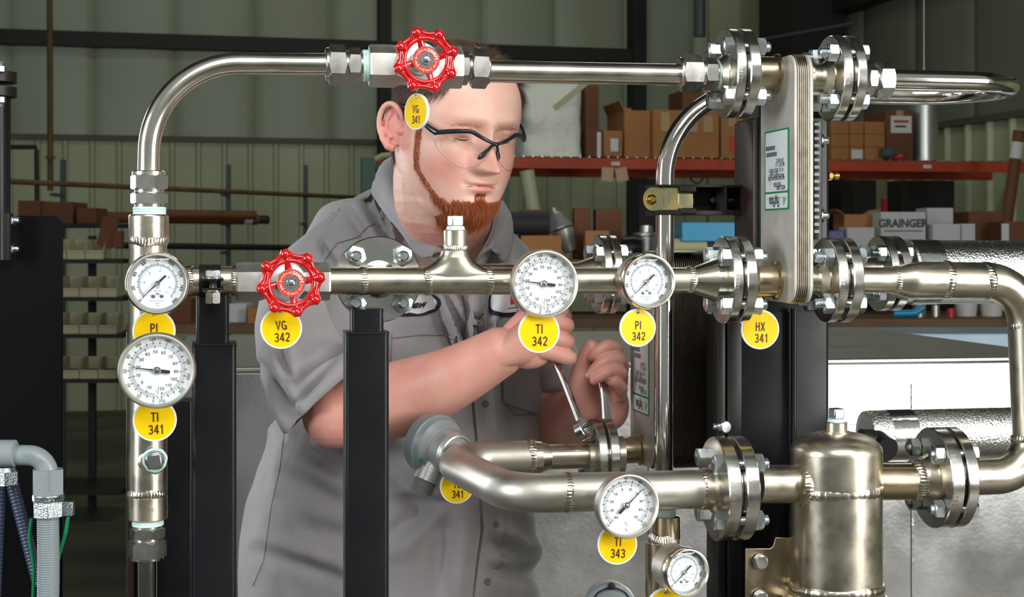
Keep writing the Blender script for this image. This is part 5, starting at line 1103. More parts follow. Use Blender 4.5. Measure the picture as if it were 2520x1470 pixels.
inh = (np.abs(X) < 0.12) & (Z > -0.14) & (Z < 0.13) & (np.abs(Yy) < 0.14)
tint = np.zeros(nv)
fr = (Yy < -0.055)
tint += fr*0.95*np.exp(-((aX/0.0185)**4))*np.maximum(G(Z, -0.0750, 0.0045), G(Z, -0.0675, 0.0026)*0.9)*0.85
tint += 0.60*G(aX, 0.052, 0.024)*G(Z, -0.050, 0.026)*(Yy < -0.01)
tint += 0.55*G(aX, 0, 0.022)*G(Z, -0.036, 0.014)*(Yy < -0.08)
tint += 0.75*np.exp(-((aX-0.092)/0.012)**2)*(Yy > -0.02)*(Yy < 0.06)*(Z > -0.055)*(Z < 0.035)
tint += 0.25*G(aX, 0.03, 0.02)*G(Z, -0.002, 0.011)*(Yy < -0.05)
tint = np.where(inh, tint, 0.42); 
tint += np.where(inh, 0, 0.30*np.clip((-(co[:, 0]-ELR.x-0.02))/0.08, 0, 1)*(co[:, 2] < ELR.z+0.06)*(co[:, 0] < ELR.x+0.1))
tint = np.clip(tint, 0, 1)
def scalp_mask(X, Y, Z):
    hl = np.where(Y < -0.066, 0.074+(-Y-0.066)*0.15, np.where(Y < -0.005, 0.008+(-Y-0.005)*0.62, np.where(Y < 0.03, -0.002, -0.062)))
    hl = np.where((Y < -0.002) & (Y > -0.032) & (np.abs(X) > 0.05), np.minimum(hl, 0.004), hl)
    return np.clip((Z-hl)/0.010, 0, 1)
sm = scalp_mask(X, Yy, Z)*inh*(aX < 0.0865)
me.attributes.new('tint', 'FLOAT', 'POINT').data.foreach_set('value', tint.astype(np.float32))
me.attributes.new('scalp', 'FLOAT', 'POINT').data.foreach_set('value', (sm*0.75).astype(np.float32))
MI = PM['person'].inverted(); me.transform(MI)
body = bpy.data.objects.new('body', me); COL.objects.link(body); body.parent = man; PM['body'] = PM['person']
if not me.materials: me.materials.append(MATS['skin'])
else: me.materials[0] = MATS['skin']
# hair strands
me.calc_loop_triangles(); nt_ = len(me.loop_triangles); tri = np.empty(nt_*3, dtype=np.int32); me.loop_triangles.foreach_get('vertices', tri); tri = tri.reshape(-1, 3)
A_, B_, C_ = co[tri[:, 0]], co[tri[:, 1]], co[tri[:, 2]]; nn = np.cross(B_-A_, C_-A_); ar = np.linalg.norm(nn, axis=1)+1e-12; nn = nn/ar[:, None]; cen = (A_+B_+C_)/3; cl = cen @ Hn[:3, :3].T+Hn[:3, 3]
rng = np.random.default_rng(5); H3 = np.array(HM)[:3, :3]
def strands(name, mask, count, length, dirfn, r0, matname, lift=0.35, curl=0.15, npt=5, label=None):
    w = ar*mask; w = w/w.sum(); idx = rng.choice(len(ar), count, p=w); u, v = rng.random(count), rng.random(count); fl = u+v > 1; u[fl], v[fl] = 1-u[fl], 1-v[fl]
    root = A_[idx]+(B_[idx]-A_[idx])*u[:, None]+(C_[idx]-A_[idx])*v[:, None]; n = nn[idx]; rl = cl[idx]
    d = dirfn(rl, n) @ H3.T if dirfn is not None else n
    d = d-n*(np.sum(d*n, axis=1)[:, None]); d /= np.linalg.norm(d, axis=1)[:, None]+1e-9
    d = d+rng.normal(0, curl, d.shape); L = length*(0.6+0.6*rng.random(count)) if np.isscalar(length) else length(rl)*(0.7+0.5*rng.random(count))
    pts = np.empty((count, npt, 3)); down = np.array([0, 0, -1.0])
    for k in range(npt):
        s = k/(npt-1); lf = lift*(s-0.5*s*s)
        pts[:, k] = root-n*0.0004+(d*s+n*lf+down*0.12*s*s)*L[:, None]+(rng.normal(0, 0.0004, (count, 3))*s)
    hc = bpy.data.hair_curves.new(name); hc.add_curves([npt]*count); inv = np.array(MI); pl = pts.reshape(-1, 3) @ inv[:3, :3].T+inv[:3, 3]
    hc.position_data.foreach_set('vector', pl.astype(np.float32).ravel())
    rad = np.tile(np.linspace(r0, r0*0.25, npt), count).astype(np.float32); at = hc.attributes.get('radius') or hc.attributes.new('radius', 'FLOAT', 'POINT'); at.data.foreach_set('value', rad)
    hc.materials.append(MATS[matname]); o = bpy.data.objects.new(name, hc); COL.objects.link(o); o.parent = man; PM[name] = PM['person']
    if label: o['label'] = label
    return o
cX, cY, cZ = cl[:, 0], cl[:, 1], cl[:, 2]; inH = (np.abs(cX) < 0.115) & (cZ > -0.16) & (cZ < 0.13) & (np.abs(cY) < 0.135)
smt = scalp_mask(cX, cY, cZ)*inH*(np.abs(cX) < 0.0865)*(~((np.abs(cX) > 0.0775) & (cZ < 0.024) & (cY > -0.012) & (cY < 0.050)))
strands('hair', smt, 15000, lambda r: np.where(r[:, 2] > 0.06, 0.026, 0.016), lambda r, n: np.stack([0.15*np.sign(r[:, 0]), 0.55+0*r[:, 0], -0.35-0.9*(np.abs(r[:, 0]) > 0.05)*(r[:, 2] < 0.07)], 1), 0.00022, 'hair_brown', 0.22, 0.12, label='short brown hair receding at the temples')
def jaw(X, Y, Z):
    # sideburn strip running down the edge of the jaw, then the goatee
    yc = np.where(Z > -0.055, -0.034+0*Z, -0.034-(-0.055-Z)*0.70); strip = (Z < 0.004) & (Z > -0.118) & (np.abs(Y-yc) < 0.0055+0.004*(Z < -0.09)) & (np.abs(X) > 0.035)
    goat = (Z < -0.090-0.25*np.maximum(0, 0.02-np.abs(X))*0+0.0) & (Z > -0.138) & (Y < -0.036) & (X > -0.037) & (X < 0.041)
    soul = (Z < -0.079) & (Z > -0.095) & (np.abs(X) < 0.008) & (Y < -0.08)
    return strip, goat, soul
st_, go_, so_ = jaw(cX, cY, cZ)
bm_ = inH*(st_*0.5+go_*1.0*(np.clip((-0.086-cZ)/0.012, 0, 1))+so_*0.9)*(cZ > -0.15)
strands('beard', bm_, 19000, lambda r: np.where((r[:, 1] < -0.028) & (r[:, 2] < -0.090), 0.009+0.011*np.clip((-0.095-r[:, 2])/0.025, 0, 1), 0.005), lambda r, n: np.stack([0.05*r[:, 0]/0.05, -0.15+0*r[:, 0], -1.0+0*r[:, 0]], 1), 0.00017, 'beard_red', 0.60, 0.22, label='red goatee and thin jawline beard')
eb = inH*(cY < -0.06)*np.exp(-((cZ-0.0085)/0.0030)**2)*(np.abs(cX) > 0.012)*(np.abs(cX) < 0.050)
strands('eyebrows', eb, 160, 0.008, lambda r, n: np.stack([np.sign(r[:, 0]), 0*r[:, 0], 0.15+0*r[:, 0]], 1), 0.00013, 'beard_red', 0.25, 0.2, 4)
la = inH*(cY < -0.055)*np.exp(-((cZ+0.0095)/0.0012)**2)*(np.abs(cX) > 0.020)*(np.abs(cX) < 0.046)
strands('eyelashes', la, 90, 0.0035, lambda r, n: np.stack([0.2*np.sign(r[:, 0]), -0.5+0*r[:, 0], -0.8+0*r[:, 0]], 1), 0.00014, 'hair_brown', 0.6, 0.1, 4)
cw_ = cen; am = (~inH)*(cw_[:, 2] < EYE)*(((cw_[:, 0] > U(900, 0, 2.3).x) & (cw_[:, 0] < U(1290, 0, 2.15).x) & (cw_[:, 1] < 2.40)))*1.0
strands('arm_hair', am*(nn[:, 2] > -0.6), 2600, 0.007, lambda r, n: np.tile(np.array([[0.8, 0.3, -0.2]]), (len(r), 1)), 0.00004, 'arm_hair', 0.5, 0.35, 4)
# closed eyelid lines
for sx in (-1, 1):
    b = MB(); pts = []
    for i in range(9):
        x = sx*(0.021+0.024*i/8); z = -0.0085-0.0022*math.sin(PI*i/8); w_, f_, k_ = interp(HT, z); y = -(f_*(1-(abs(x)/w_)**2.35)**(1/2.35))-face_disp(x, z)-0.0003; pts.append(HM @ Vector((x, y, z)))
    b.tube(pts, [0.0004+0.0005*math.sin(PI*i/8) for i in range(9)], 8); part('eyelid_line', b, 'lash', man)
b = MB(); pts = []
for i in range(13):
    x = 0.023*(i/6-1); z = -0.0700+0.0008*math.cos(x/0.008)-0.0012*(x/0.023)**2; w_, f_, k_ = interp(HT, z); y = -(f_*(1-(abs(x)/w_)**2.35)**(1/2.35))-face_disp(x, z)-0.0014; pts.append(HM @ Vector((x, y, z)))
mat('mouth_dark', (0.22, 0.04, 0.035), 0.5)
b.tube(pts, [0.0002+0.0007*math.sin(PI*i/12) for i in range(13)], 8); part('mouth_line', b, 'mouth_dark', man)
# ---- shirt
FOLDS = [  # px0,py0,px1,py1,width px,depth m  (valleys on the cloth)
 (905, 500, 950, 590, 12, .010), (932, 470, 962, 610, 9, .012), (790, 600, 830, 660, 14, .006), (860, 520, 905, 600, 16, .005), (980, 640, 1010, 760, 14, .008), (1065, 730, 1130, 900, 16, .012), (1100, 730, 1160, 860, 11, .010),
 (1205, 740, 1165, 900, 13, .014), (1150, 740, 1150, 850, 12, .009), (1240, 640, 1270, 760, 14, .006), (860, 845, 740, 930, 16, .012), (850, 880, 735, 990, 12, .008), (650, 900, 720, 1010, 18, .010), (690, 860, 715, 940, 14, .007), (640, 950, 690, 1070, 16, .009),
 (1300, 760, 1285, 900, 12, .006), (700, 1170, 840, 1240, 30, .006), (960, 1150, 1060, 1300, 36, .008), (1060, 1240, 950, 1330, 26, .008), (980, 1230, 1120, 1240, 16, .006), (1100, 1280, 1080, 1460, 30, .010), (640, 1360, 850, 1430, 24, .006), (660, 1080, 640, 1200, 26, .006), (740, 1300, 860, 1320, 30, .004),
 (1215, 1330, 1310, 1400, 26, .016), (1215, 1400, 1330, 1420, 22, .012), (1220, 1080, 1230, 1300, 18, .004), (1260, 1240, 1290, 1330, 18, .006), (1040, 1000, 1120, 960, 20, .006), (870, 1100, 1000, 1120, 24, .006), (760, 1110, 830, 1160, 20, .007)]
def proj(p): return CX+p.x/p.y*F, HY-(p.z-EYE)/p.y*F
def foldsat(px, py, s=1.5):
    d = 0.0
    for x0, y0, x1, y1, w, dep in FOLDS:
        dx, dy = x1-x0, y1-y0; L2 = dx*dx+dy*dy; t = ((px-x0)*dx+(py-y0)*dy)/L2
        if t < -0.5 or t > 1.5: continue
        tc_ = min(1.15, max(-0.15, t)); ex, ey = px-(x0+dx*tc_), py-(y0+dy*tc_); q = math.hypot(ex, ey)/w
        if q > 3.2: continue
        e = math.sin(PI*min(1, max(0, (tc_+0.15)/1.3)))**0.6; side = 1 if (ex*dy-ey*dx) > 0 else -1
        d += dep*e*(-math.exp(-q*q*1.4)+0.75*math.exp(-(q-1.4*side if side > 0 else q+2.2)**2*1.2))
    return d*s
def cloth_noise(p, a=0.004):
    q = Vector((p.x*5.5+0.6*p.z, p.y*5.5, p.z*3.2)); n1 = noise.noise(q+Vector((3, 1, 7))); q2 = Vector((p.x*13-p.z*6, p.y*9, p.z*7+p.x*3)); n2 = 1-abs(noise.noise(q2))*2
    q3 = Vector((p.x*30+p.z*14, p.y*20, p.z*16)); n3 = noise.noise(q3)
    return a*(1.3*n1+0.55*n2+0.28*n3)
def ringpts(c, a, bb, yaw, n, N, tiltx=0.0, tilty=0.0):
    out = []
    for j in range(N):
        t = 2*PI*j/N; cs, sn = math.cos(t), math.sin(t); den = (abs(cs)**n+abs(sn)**n)**(1/n); x, y = a*cs/den, bb*sn/den
        X_, Y_ = x*math.cos(yaw)-y*math.sin(yaw), x*math.sin(yaw)+y*math.cos(yaw); out.append(Vector((c.x+X_, c.y+Y_, c.z+X_*tiltx+Y_*tilty)))
    return out
def catrings(keys, n):
    out = []
    K = len(keys)
    for i in range(K-1):
        p0, p1, p2, p3 = keys[max(0, i-1)], keys[i], keys[i+1], keys[min(K-1, i+2)]
        for k in range(n):
            u = k/n; out.append([0.5*((2*b_)+(c-a)*u+(2*a-5*b_+4*c-d)*u*u+(-a+3*b_-3*c+d)*u**3) for a, b_, c, d in zip(p0, p1, p2, p3)])
    out.append(list(keys[-1])); return out
def cloth_loft(keys, n, N, ny, seedamp, push=True, cap0=False, cap1=False):
    """keys: px,py,Y,halfw_px,depth,yaw,tiltx,tilty"""
    rows = []
    for k in catrings(keys, n):
        px, py, Y, hw, dp, yaw, tx_, ty_ = k; c = U(px, py, Y); rows.append(ringpts(c, hw/F*Y, dp, yaw, ny, N, tx_, ty_))
    b = MB(); b.loft(rows, cap0, cap1)
    R0 = len(rows); nrm = []
    for i in range(R0):
        for j in range(N):
            a, c = rows[i][(j+1) % N]-rows[i][j-1], rows[min(i+1, R0-1)][j]-rows[max(i-1, 0)][j]; v = a.cross(c)
            nrm.append((-v).normalized() if v.length > 1e-9 else Vector((0, -1, 0)))
    cen_ = [sum(r, Vector())/N for r in rows]
    for i in range(R0*N):
        p = b.v[i]; nr = nrm[i]
        if nr.dot(p-cen_[i//N]) < 0: nr = -nr
        x, y = proj(p); d = cloth_noise(p, seedamp*1.25)
        if push and nr.y < 0.3: d += foldsat(x, y)*min(1, (0.3-nr.y)/0.4)
        b.v[i] = p+nr*d
    return b
TY = 2.45
torso = cloth_loft([(1075, 560, 2.36, 95, 0.075, 0.0, 0.0, 0.0), (1050, 520, 2.39, 150, 0.085, 0.0, -0.10, 0.0), (1030, 535, 2.42, 215, 0.105, 0.12, -0.12, 0.0), (1030, 590, 2.43, 262, 0.130, 0.15, -0.10, 0), (1030, 680, 2.43, 300, 0.150, 0.15, -0.05, 0), (1028, 780, 2.43, 306, 0.165, 0.15, 0, 0), (1015, 900, 2.44, 318, 0.175, 0.15, 0, 0),
                   (1000, 1050, 2.44, 338, 0.19, 0.12, 0, 0), (968, 1190, 2.44, 348, 0.20, 0.10, 0, 0), (955, 1320, 2.44, 354, 0.20, 0.10, 0, 0), (962, 1470, 2.44, 366, 0.195, 0.10, 0, 0), (965, 1640, 2.44, 370, 0.19, 0.10, 0, 0)], 20, 300, 2.25, 0.0045)
sh = part('shirt', torso, 'shirt_grey', man, label='grey button-front work shirt', ang=80); SHM = sh
for v in ():
    pass
def solidify(o, th=0.002):
    m = o.modifiers.new('thickness', 'SOLIDIFY'); m.thickness = th; m.offset = -1
slv = cloth_loft([(905, 500, 2.42, 60, 0.075, 0, 0.9, 0), (845, 530, 2.42, 78, 0.085, 0, 0.8, 0), (800, 575, 2.42, 92, 0.090, 0, 0.6, 0), (772, 650, 2.40, 98, 0.088, 0, 0.3, 0), (754, 740, 2.37, 105, 0.086, 0, 0.05, 0), (748, 820, 2.325, 110, 0.084, 0, -0.05, 0), (756, 885, 2.27, 110, 0.080, 0, 0.35, 0.0), (772, 935, 2.235, 104, 0.074, 0, 0.70, 0), (788, 962, 2.215, 96, 0.068, 0, 1.0, 0), (792, 972, 2.212, 90, 0.066, 0, 1.05, 0)], 16, 150, 2.1, 0.0035)
o = part('sleeve', slv, 'shirt_grey', sh, ang=80); solidify(o)
slv = cloth_loft([(1190, 590, 2.48, 70, 0.07, 0, -0.8, 0), (1262, 610, 2.50, 66, 0.075, 0, -0.6, 0), (1292, 700, 2.50, 66, 0.075, 0, -0.2, 0), (1322, 800, 2.49, 66, 0.072, 0, 0, 0), (1352, 880, 2.46, 62, 0.068, 0, 0.3, 0), (1370, 930, 2.45, 56, 0.064, 0, 0.45, 0), (1374, 942, 2.45, 52, 0.060, 0, 0.45, 0)], 16, 130, 2.1, 0.0035)
o = part('sleeve', slv, 'shirt_grey', sh, ang=80); solidify(o)
bv = BVHTree.FromPolygons([tuple(v) for v in torso.v], torso.f); bvs = None
def drape(px, py, off=0.002):
    d = Vector(((px-CX)/F, 1, -(py-HY)/F)).normalized(); h = bv.ray_cast(Vector((0, 0, EYE)), d)
    if h[0] is None: return None
    n = h[1]
    if n.dot(d) > 0: n = -n
    return h[0]+n*off
def drape_grid(fn, nu, nv, off, thick=0.0018):
    """fn(u,v)->px,py ; makes a thin closed sheet lying on the shirt"""
    b = MB(); top = []; bot = []
    for i in range(nu+1):
        for j in range(nv+1):
            px, py = fn(i/nu, j/nv); p = drape(px, py, off); q = drape(px, py, off-thick)
            if p is None: p = q = U(px, py, 2.3)
            top.append(p); bot.append(q)
    n = nv+1; N = (nu+1)*n; fs = []
    for i in range(nu):
        for j in range(nv): a = i*n+j; fs += [(a, a+n, a+n+1, a+1), (N+a, N+a+1, N+a+n+1, N+a+n)]
    for i in range(nu): fs += [(i*n, N+i*n, N+(i+1)*n, (i+1)*n), (i*n+nv, (i+1)*n+nv, N+(i+1)*n+nv, N+i*n+nv)]
    for j in range(nv): fs += [(j, j+1, N+j+1, N+j), (nu*n+j, N+nu*n+j, N+nu*n+j+1, nu*n+j+1)]
    return b.add(top+bot, fs)
def seam(pts, r=0.0007, off=0.0012, nm='seam', m='thread_dark', n=10):
    P = []
    for i in range(len(pts)-1):
        for k in range(n):
            u = k/n; p = drape(pts[i][0]+(pts[i+1][0]-pts[i][0])*u, pts[i][1]+(pts[i+1][1]-pts[i][1])*u, off)
            if p is not None: P.append(p)
    if len(P) > 2: b = MB(); b.tube(P, r, 6); return part(nm, b, m, sh)
pc = [(1128, 640), (1140, 720), (1152, 800), (1160, 900), (1168, 1000), (1176, 1090), (1184, 1200), (1190, 1300), (1178, 1380), (1168, 1470), (1165, 1560)]
def pcx(y):
    for i in range(len(pc)-1):
        if pc[i][1] <= y <= pc[i+1][1]: return pc[i][0]+(pc[i+1][0]-pc[i][0])*(y-pc[i][1])/(pc[i+1][1]-pc[i][1])
    return pc[-1][0]
b = drape_grid(lambda u, v: (pcx(640+920*v)-3+50*u, 640+920*v), 6, 120, 0.0045, 0.0035); part('placket', b, 'shirt_grey', sh, ang=60)
seam([(pcx(y)-4, y) for y in range(650, 1500, 60)], 0.0013, 0.002, 'placket_edge')
for y in (795, 995, 1290, 1430):
    p = drape(pcx(y)+22, y, 0.006)
    if p: b = MB(); b.lathe(p, Vector((0.25, -1, 0)), [(-0.001, 0.005), (0.0008, 0.0052), (0.0012, 0.004), (0.0005, 0.003)], 20); part('button', b, 'button_grey', sh)
def poly_fn(cx, cy, rx, ry, p=2.0):
    def f(u, v): a = 2*PI*v; c, s = math.cos(a), math.sin(a); den = (abs(c)**p+abs(s)**p)**(1/p); return cx+rx*u*c/den, cy+ry*u*s/den
    return f
def disc_patch(cx, cy, rx, ry, off, m, nm, parent, p=2.0):
    b = drape_grid(poly_fn(cx, cy, rx, ry, p), 8, 60, off); return part(nm, b, m, parent, ang=60)
pt_ = disc_patch(1006, 746, 80, 34, 0.0030, 'patch_edge', 'name_patch', sh); disc_patch(1006, 745, 73, 28, 0.0042, 'patch_white', 'patch_field', pt_)
def drape_text(s, cx, cy, size_px, xs, off, m, parent, shear=0.0, bold=0.0, nm='embroidery'):
    tm = text(s, 1.0, xs, bold, shear); b = MB(); vs_ = []
    for v in tm.v: q = drape(cx+v.x*size_px, cy-v.y*size_px, off); vs_.append(q if q is not None else U(cx, cy, 2.3))
    b.add(vs_, tm.f); return part(nm, b, m, parent, flat=True)
drape_text('Andrew', 1012, 749, 17, 0.78, 0.0062, 'ink_black', pt_, 0.45, 0.03)
pt2 = disc_patch(1266, 746, 60, 33, 0.0035, 'patch_edge', 'company_patch', sh, 6.0); disc_patch(1266, 741, 54, 29, 0.0048, 'patch_white', 'patch_field', pt2, 6.0)
drape_text('IN', 1262, 736, 24, 0.8, 0.0070, 'label_red', pt2, 0, 0.05, 'logo'); drape_text('UNISON', 1282, 753, 10, 0.8, 0.0070, 'ink_black', pt2, 0, 0.0); drape_text('SOLUTIONS', 1284, 768, 5.5, 1.0, 0.0070, 'ink_black', pt2, 0, 0.01)
b = drape_grid(lambda u, v: (1242+82*u, 758.4+1.2*v), 10, 1, 0.0068, 0.001); part('orange_line', b, 'rack_orange' if 'rack_orange' in MATS else 'label_red', pt2)
def quadfn(p00, p10, p01, p11): return lambda u, v: (p00[0]*(1-u)*(1-v)+p10[0]*u*(1-v)+p01[0]*(1-u)*v+p11[0]*u*v, p00[1]*(1-u)*(1-v)+p10[1]*u*(1-v)+p01[1]*(1-u)*v+p11[1]*u*v)
b = drape_grid(quadfn((966, 822), (1124, 826), (960, 1010), (1118, 1020)), 30, 36, 0.0045, 0.0035); part('pocket', b, 'shirt_grey', sh, ang=60)
seam([(966, 832), (1050, 824), (1124, 832), (1126, 900)], 0.0007, 0.0052, 'pocket_seam')
b = drape_grid(quadfn((1236, 860), (1320, 860), (1234, 990), (1318, 1020)), 20, 30, 0.0040, 0.003); part('pocket', b, 'shirt_grey', sh, ang=60)
seam([(1233, 900), (1234, 985), (1262, 1022), (1318, 1018)], 0.0008, 0.005, 'pocket_seam')
seam([(905, 1060), (668, 1060)][0:0]+[(700, 1070), (690, 1150), (668, 1250), (650, 1380), (620, 1450)], 0.0005, 0.001, 'side_seam')
seam([(790, 720), (800, 640), (830, 600), (880, 585), (905, 560), (925, 550)], 0.0005, 0.0016, 'yoke_seam')
# collar
CI = [(1122, 655, 2.205), (1068, 590, 2.195), (1020, 522, 2.215), (991, 455, 2.27), (982, 405, 2.35), (1010, 378, 2.44), (1085, 380, 2.49), (1170, 440, 2.47), (1212, 510, 2.40), (1212, 560, 2.30), (1192, 610, 2.245), (1160, 655, 2.235)]
CO = [(1082, 606, 2.18), (1036, 634, 2.195), (985, 572, 2.21), (934, 508, 2.255), (914, 462, 2.36), (955, 415, 2.49), (1085, 412, 2.56), (1200, 480, 2.53), (1258, 545, 2.44), (1262, 600, 2.33), (1242, 642, 2.265), (1212, 590, 2.235)]
def crv(pts, n): P, _ = smooth_chain([U(*q) for q in pts], [1]*len(pts), n); return P
ci, cco = crv(CI, 10), crv(CO, 10); rows = []
for i in range(len(ci)):
    a, c = ci[i], cco[i]; n_ = (a-U(1095, 500, 2.36)); n_.z = 0; n_ = n_.normalized(); row = []
    for u in (0.0, 0.10, 0.25, 0.45, 0.65, 0.85, 1.0):
        p = a.lerp(c, u)+n_*(0.012*math.sin(PI*min(1, u*1.15))**0.8)+UP*(0.010*math.sin(PI*min(1, u*1.4)) if u < 0.72 else 0); row.append(p)
    rows.append(row)
b = MB(); n7 = 7; vs_ = [p for r in rows for p in r]; b.add(vs_, [(i*n7+j, (i+1)*n7+j, (i+1)*n7+j+1, i*n7+j+1) for i in range(len(rows)-1) for j in range(n7-1)])
for i, p in enumerate(b.v): b.v[i] = p+Vector((0.0015*noise.noise(p*30), 0.002*noise.noise(p*22+Vector((9, 0, 0))), 0.0015*noise.noise(p*26)))
o = part('collar', b, 'shirt_grey', sh, ang=70); solidify(o, 0.0035)
# inner collar stand
b = MB(); rows = [[p+UP*0.004 for p in ci], [p-UP*0.03+(U(1095, 520, 2.34)-p)*0.03 for p in ci]]; N_ = len(ci); b.add(rows[0]+rows[1], [(i, i+1, N_+i+1, N_+i) for i in range(N_-1)]); o = part('collar_stand', b, 'shirt_grey', sh, ang=70); solidify(o, 0.002)
b = MB(); p = U(1080, 598, 2.185); b.lathe(p, Vector((0.1, -1, 0.3)), [(-0.001, 0.005), (0.0008, 0.0052), (0.0012, 0.004), (0.0005, 0.003)], 20); part('button', b, 'button_grey', sh)
# trousers, boots
for sx in (-1, 1):
    hip = Vector((U(965, 0, 2.44).x+sx*0.09, 2.45, 0.86)); b = MB(); P, RR = smooth_chain([hip+Vector((0, 0, 0.12)), hip, hip+Vector((sx*0.02, -0.02, -0.38)), hip+Vector((sx*0.03, 0.03, -0.80))], [0.11, 0.115, 0.085, 0.075], 8); b.tube(P, RR, 28)
    if sx < 0: tr = part('trousers', b, 'trouser_grey', man)
    else: part('trouser_leg', b, 'trouser_grey', man)
    b = MB(); f = Vector((hip.x+sx*0.03, 2.48, 0)); rings = []
    for (yy, w_, h_) in ((0.05, 0.03, 0.06), (0.04, 0.042, 0.11), (0.0, 0.045, 0.12), (-0.06, 0.048, 0.09), (-0.12, 0.050, 0.065), (-0.18, 0.045, 0.05), (-0.21, 0.02, 0.03)):
        rings.append([Vector((f.x+w_*math.cos(a), f.y+yy, max(0.0, h_*0.5+h_*0.5*math.sin(a)))) for a in [2*PI*j/20 for j in range(20)]])
    b.loft(rings); part('boot', b, 'boot', man)
# nails of the left hand
for (px, py, dy, ax_) in ((1449, 924, -0.0155, Vector((-0.75, -0.6, -0.2))), (1495, 930, -0.0215, Vector((-0.3, -0.95, 0.1)))):
    b = MB(); b.sphere(LP(px, py, dy+0.003), 0.0058, 16, 10, (1.0, 0.62, 0.75)); part('fingernail', b, 'nail', man)
# ---- safety glasses
tg_ = thing('safety_glasses', 'clear safety glasses with a dark blue half frame on the man\'s face', 'glasses', M=HM)
def gy(x): return -0.1085+0.040*(abs(x)/0.070)**2.1
def gz(x): ax = abs(x); return -0.0095+0.0135*min(1, ax/0.034)**1.25-0.008*max(0, (ax-0.036)/0.034)**1.6
pts = [Vector((x, gy(x)-0.001, gz(x))) for x in [-0.071+0.142*i/40 for i in range(41)]]
b = MB(); b.tube(pts, [0.0021+0.0012*min(1, abs(p.x)/0.05) for p in pts], 12, sx=1.0); b.sphere((0, gy(0)-0.001, -0.0095), 0.0032, 12, 8, (1.6, 0.8, 1.0)); part('brow_frame', b, 'glasses_frame', tg_, local=True)
for sx in (-1, 1):
    b = MB(); P, RR = smooth_chain([Vector((sx*0.070, -0.070, -0.004)), Vector((sx*0.0755, -0.060, 0.000)), Vector((sx*0.083, -0.040, 0.009)), Vector((sx*0.0865, -0.012, 0.020)), Vector((sx*0.087, 0.004, 0.022))], [0.0045, 0.0038, 0.0026, 0.0024, 0.0022], 8); b.tube(P, RR, 12, sx=0.7, up=UP)
    part('temple', b, 'glasses_frame', tg_, local=True)
    b = MB(); nu, nv = 24, 14; vs_ = []
    for i in range(nu+1):
        u = i/nu; x = sx*(0.007+0.063*u); top = gz(x)-0.001; bot = -0.010-0.036*(math.sin(PI*(0.10+0.86*u))**0.75) if 0 < u < 1 else -0.012
        for j in range(nv+1):
            v = j/nv; z = top+(bot-top)*v; y = gy(x)+0.0035*v*v; vs_.append(Vector((x, y, z)))
    b.add(vs_, [(i*(nv+1)+j, (i+1)*(nv+1)+j, (i+1)*(nv+1)+j+1, i*(nv+1)+j+1) for i in range(nu) for j in range(nv)]); o = part('lens', b, 'gauge_glass', tg_, local=True, ang=80); solidify(o, 0.0012)
    b = MB(); P = [vs_[i*(nv+1)+nv] for i in range(nu+1)]; b.tube(P, 0.00035, 6); part('lens_edge', b, 'lens_rim' if 'lens_rim' in MATS else 'chrome', tg_, local=True)
    b = MB(); P, RR = smooth_chain([Vector((sx*0.003, gy(0)+0.001, -0.010)), Vector((sx*0.007, gy(0)+0.004, -0.017)), Vector((sx*0.0125, gy(0)+0.010, -0.027)), Vector((sx*0.0145, gy(0)+0.014, -0.033))], [0.002, 0.0022, 0.0036, 0.0026], 6); b.tube(P, RR, 12, sx=0.6); part('nose_pad', b, 'glasses_frame', tg_, local=True)
# ---- wrenches
def wrench(p0, p1, side, label, ring_r, loc_):
    d = (p1-p0).normalized(); t = thing('combination_wrench', label, 'wrench', loc=p0, group='chrome wrenches in the man\'s hands'); M = frame(p0, d, x=side); b = MB(); L = (p1-p0).length; rings = []
    for i in range(13):
        u = i/12; w_ = 0.0065+0.002*abs(u-0.5)*2; h_ = 0.0032+0.0008*abs(u-0.5)
        rings.append([M @ Vector((w_*math.copysign(abs(math.cos(a))**0.6, math.cos(a)), h_*math.copysign(abs(math.sin(a))**0.6, math.sin(a)), L*u)) for a in [2*PI*j/20 for j in range(20)]])
    b.loft(rings); part('shank', b, 'chrome', t)
    ax_ = M.col[1].xyz; c = p1+d*(ring_r*0.7); b = MB(); b.lathe(c-ax_*0.006, ax_, [(0, ring_r*0.62), (0, ring_r*0.93), (0.001, ring_r), (0.011, ring_r), (0.012, ring_r*0.93), (0.012, ring_r*0.62), (0, ring_r*0.62)], 48, False, False, rfun=None); part('ring_end', b, 'chrome', t)
    b = MB(); b.lathe(c-ax_*0.0058, ax_, [(0, ring_r*0.64), (0.0116, ring_r*0.64)], 72, False, False, rfun=lambda a: 1-0.07*(0.5+0.5*math.cos(12*a))); part('ring_teeth', b, 'nut_steel', t); return t
wrench(U(1352, 850, 2.185), R(1428, 1040, 0.262), (DP+AX*0.9).normalized(), 'wrench held in the man\'s near fist, its ring on the flange bolt', 0.0155, None)
wrench(U(1480, 900, 2.212), R(1494, 1046, 0.295), (DP*0.2+AX).normalized(), 'wrench held upright in the man\'s far hand, going down behind the flange', 0.013, None)
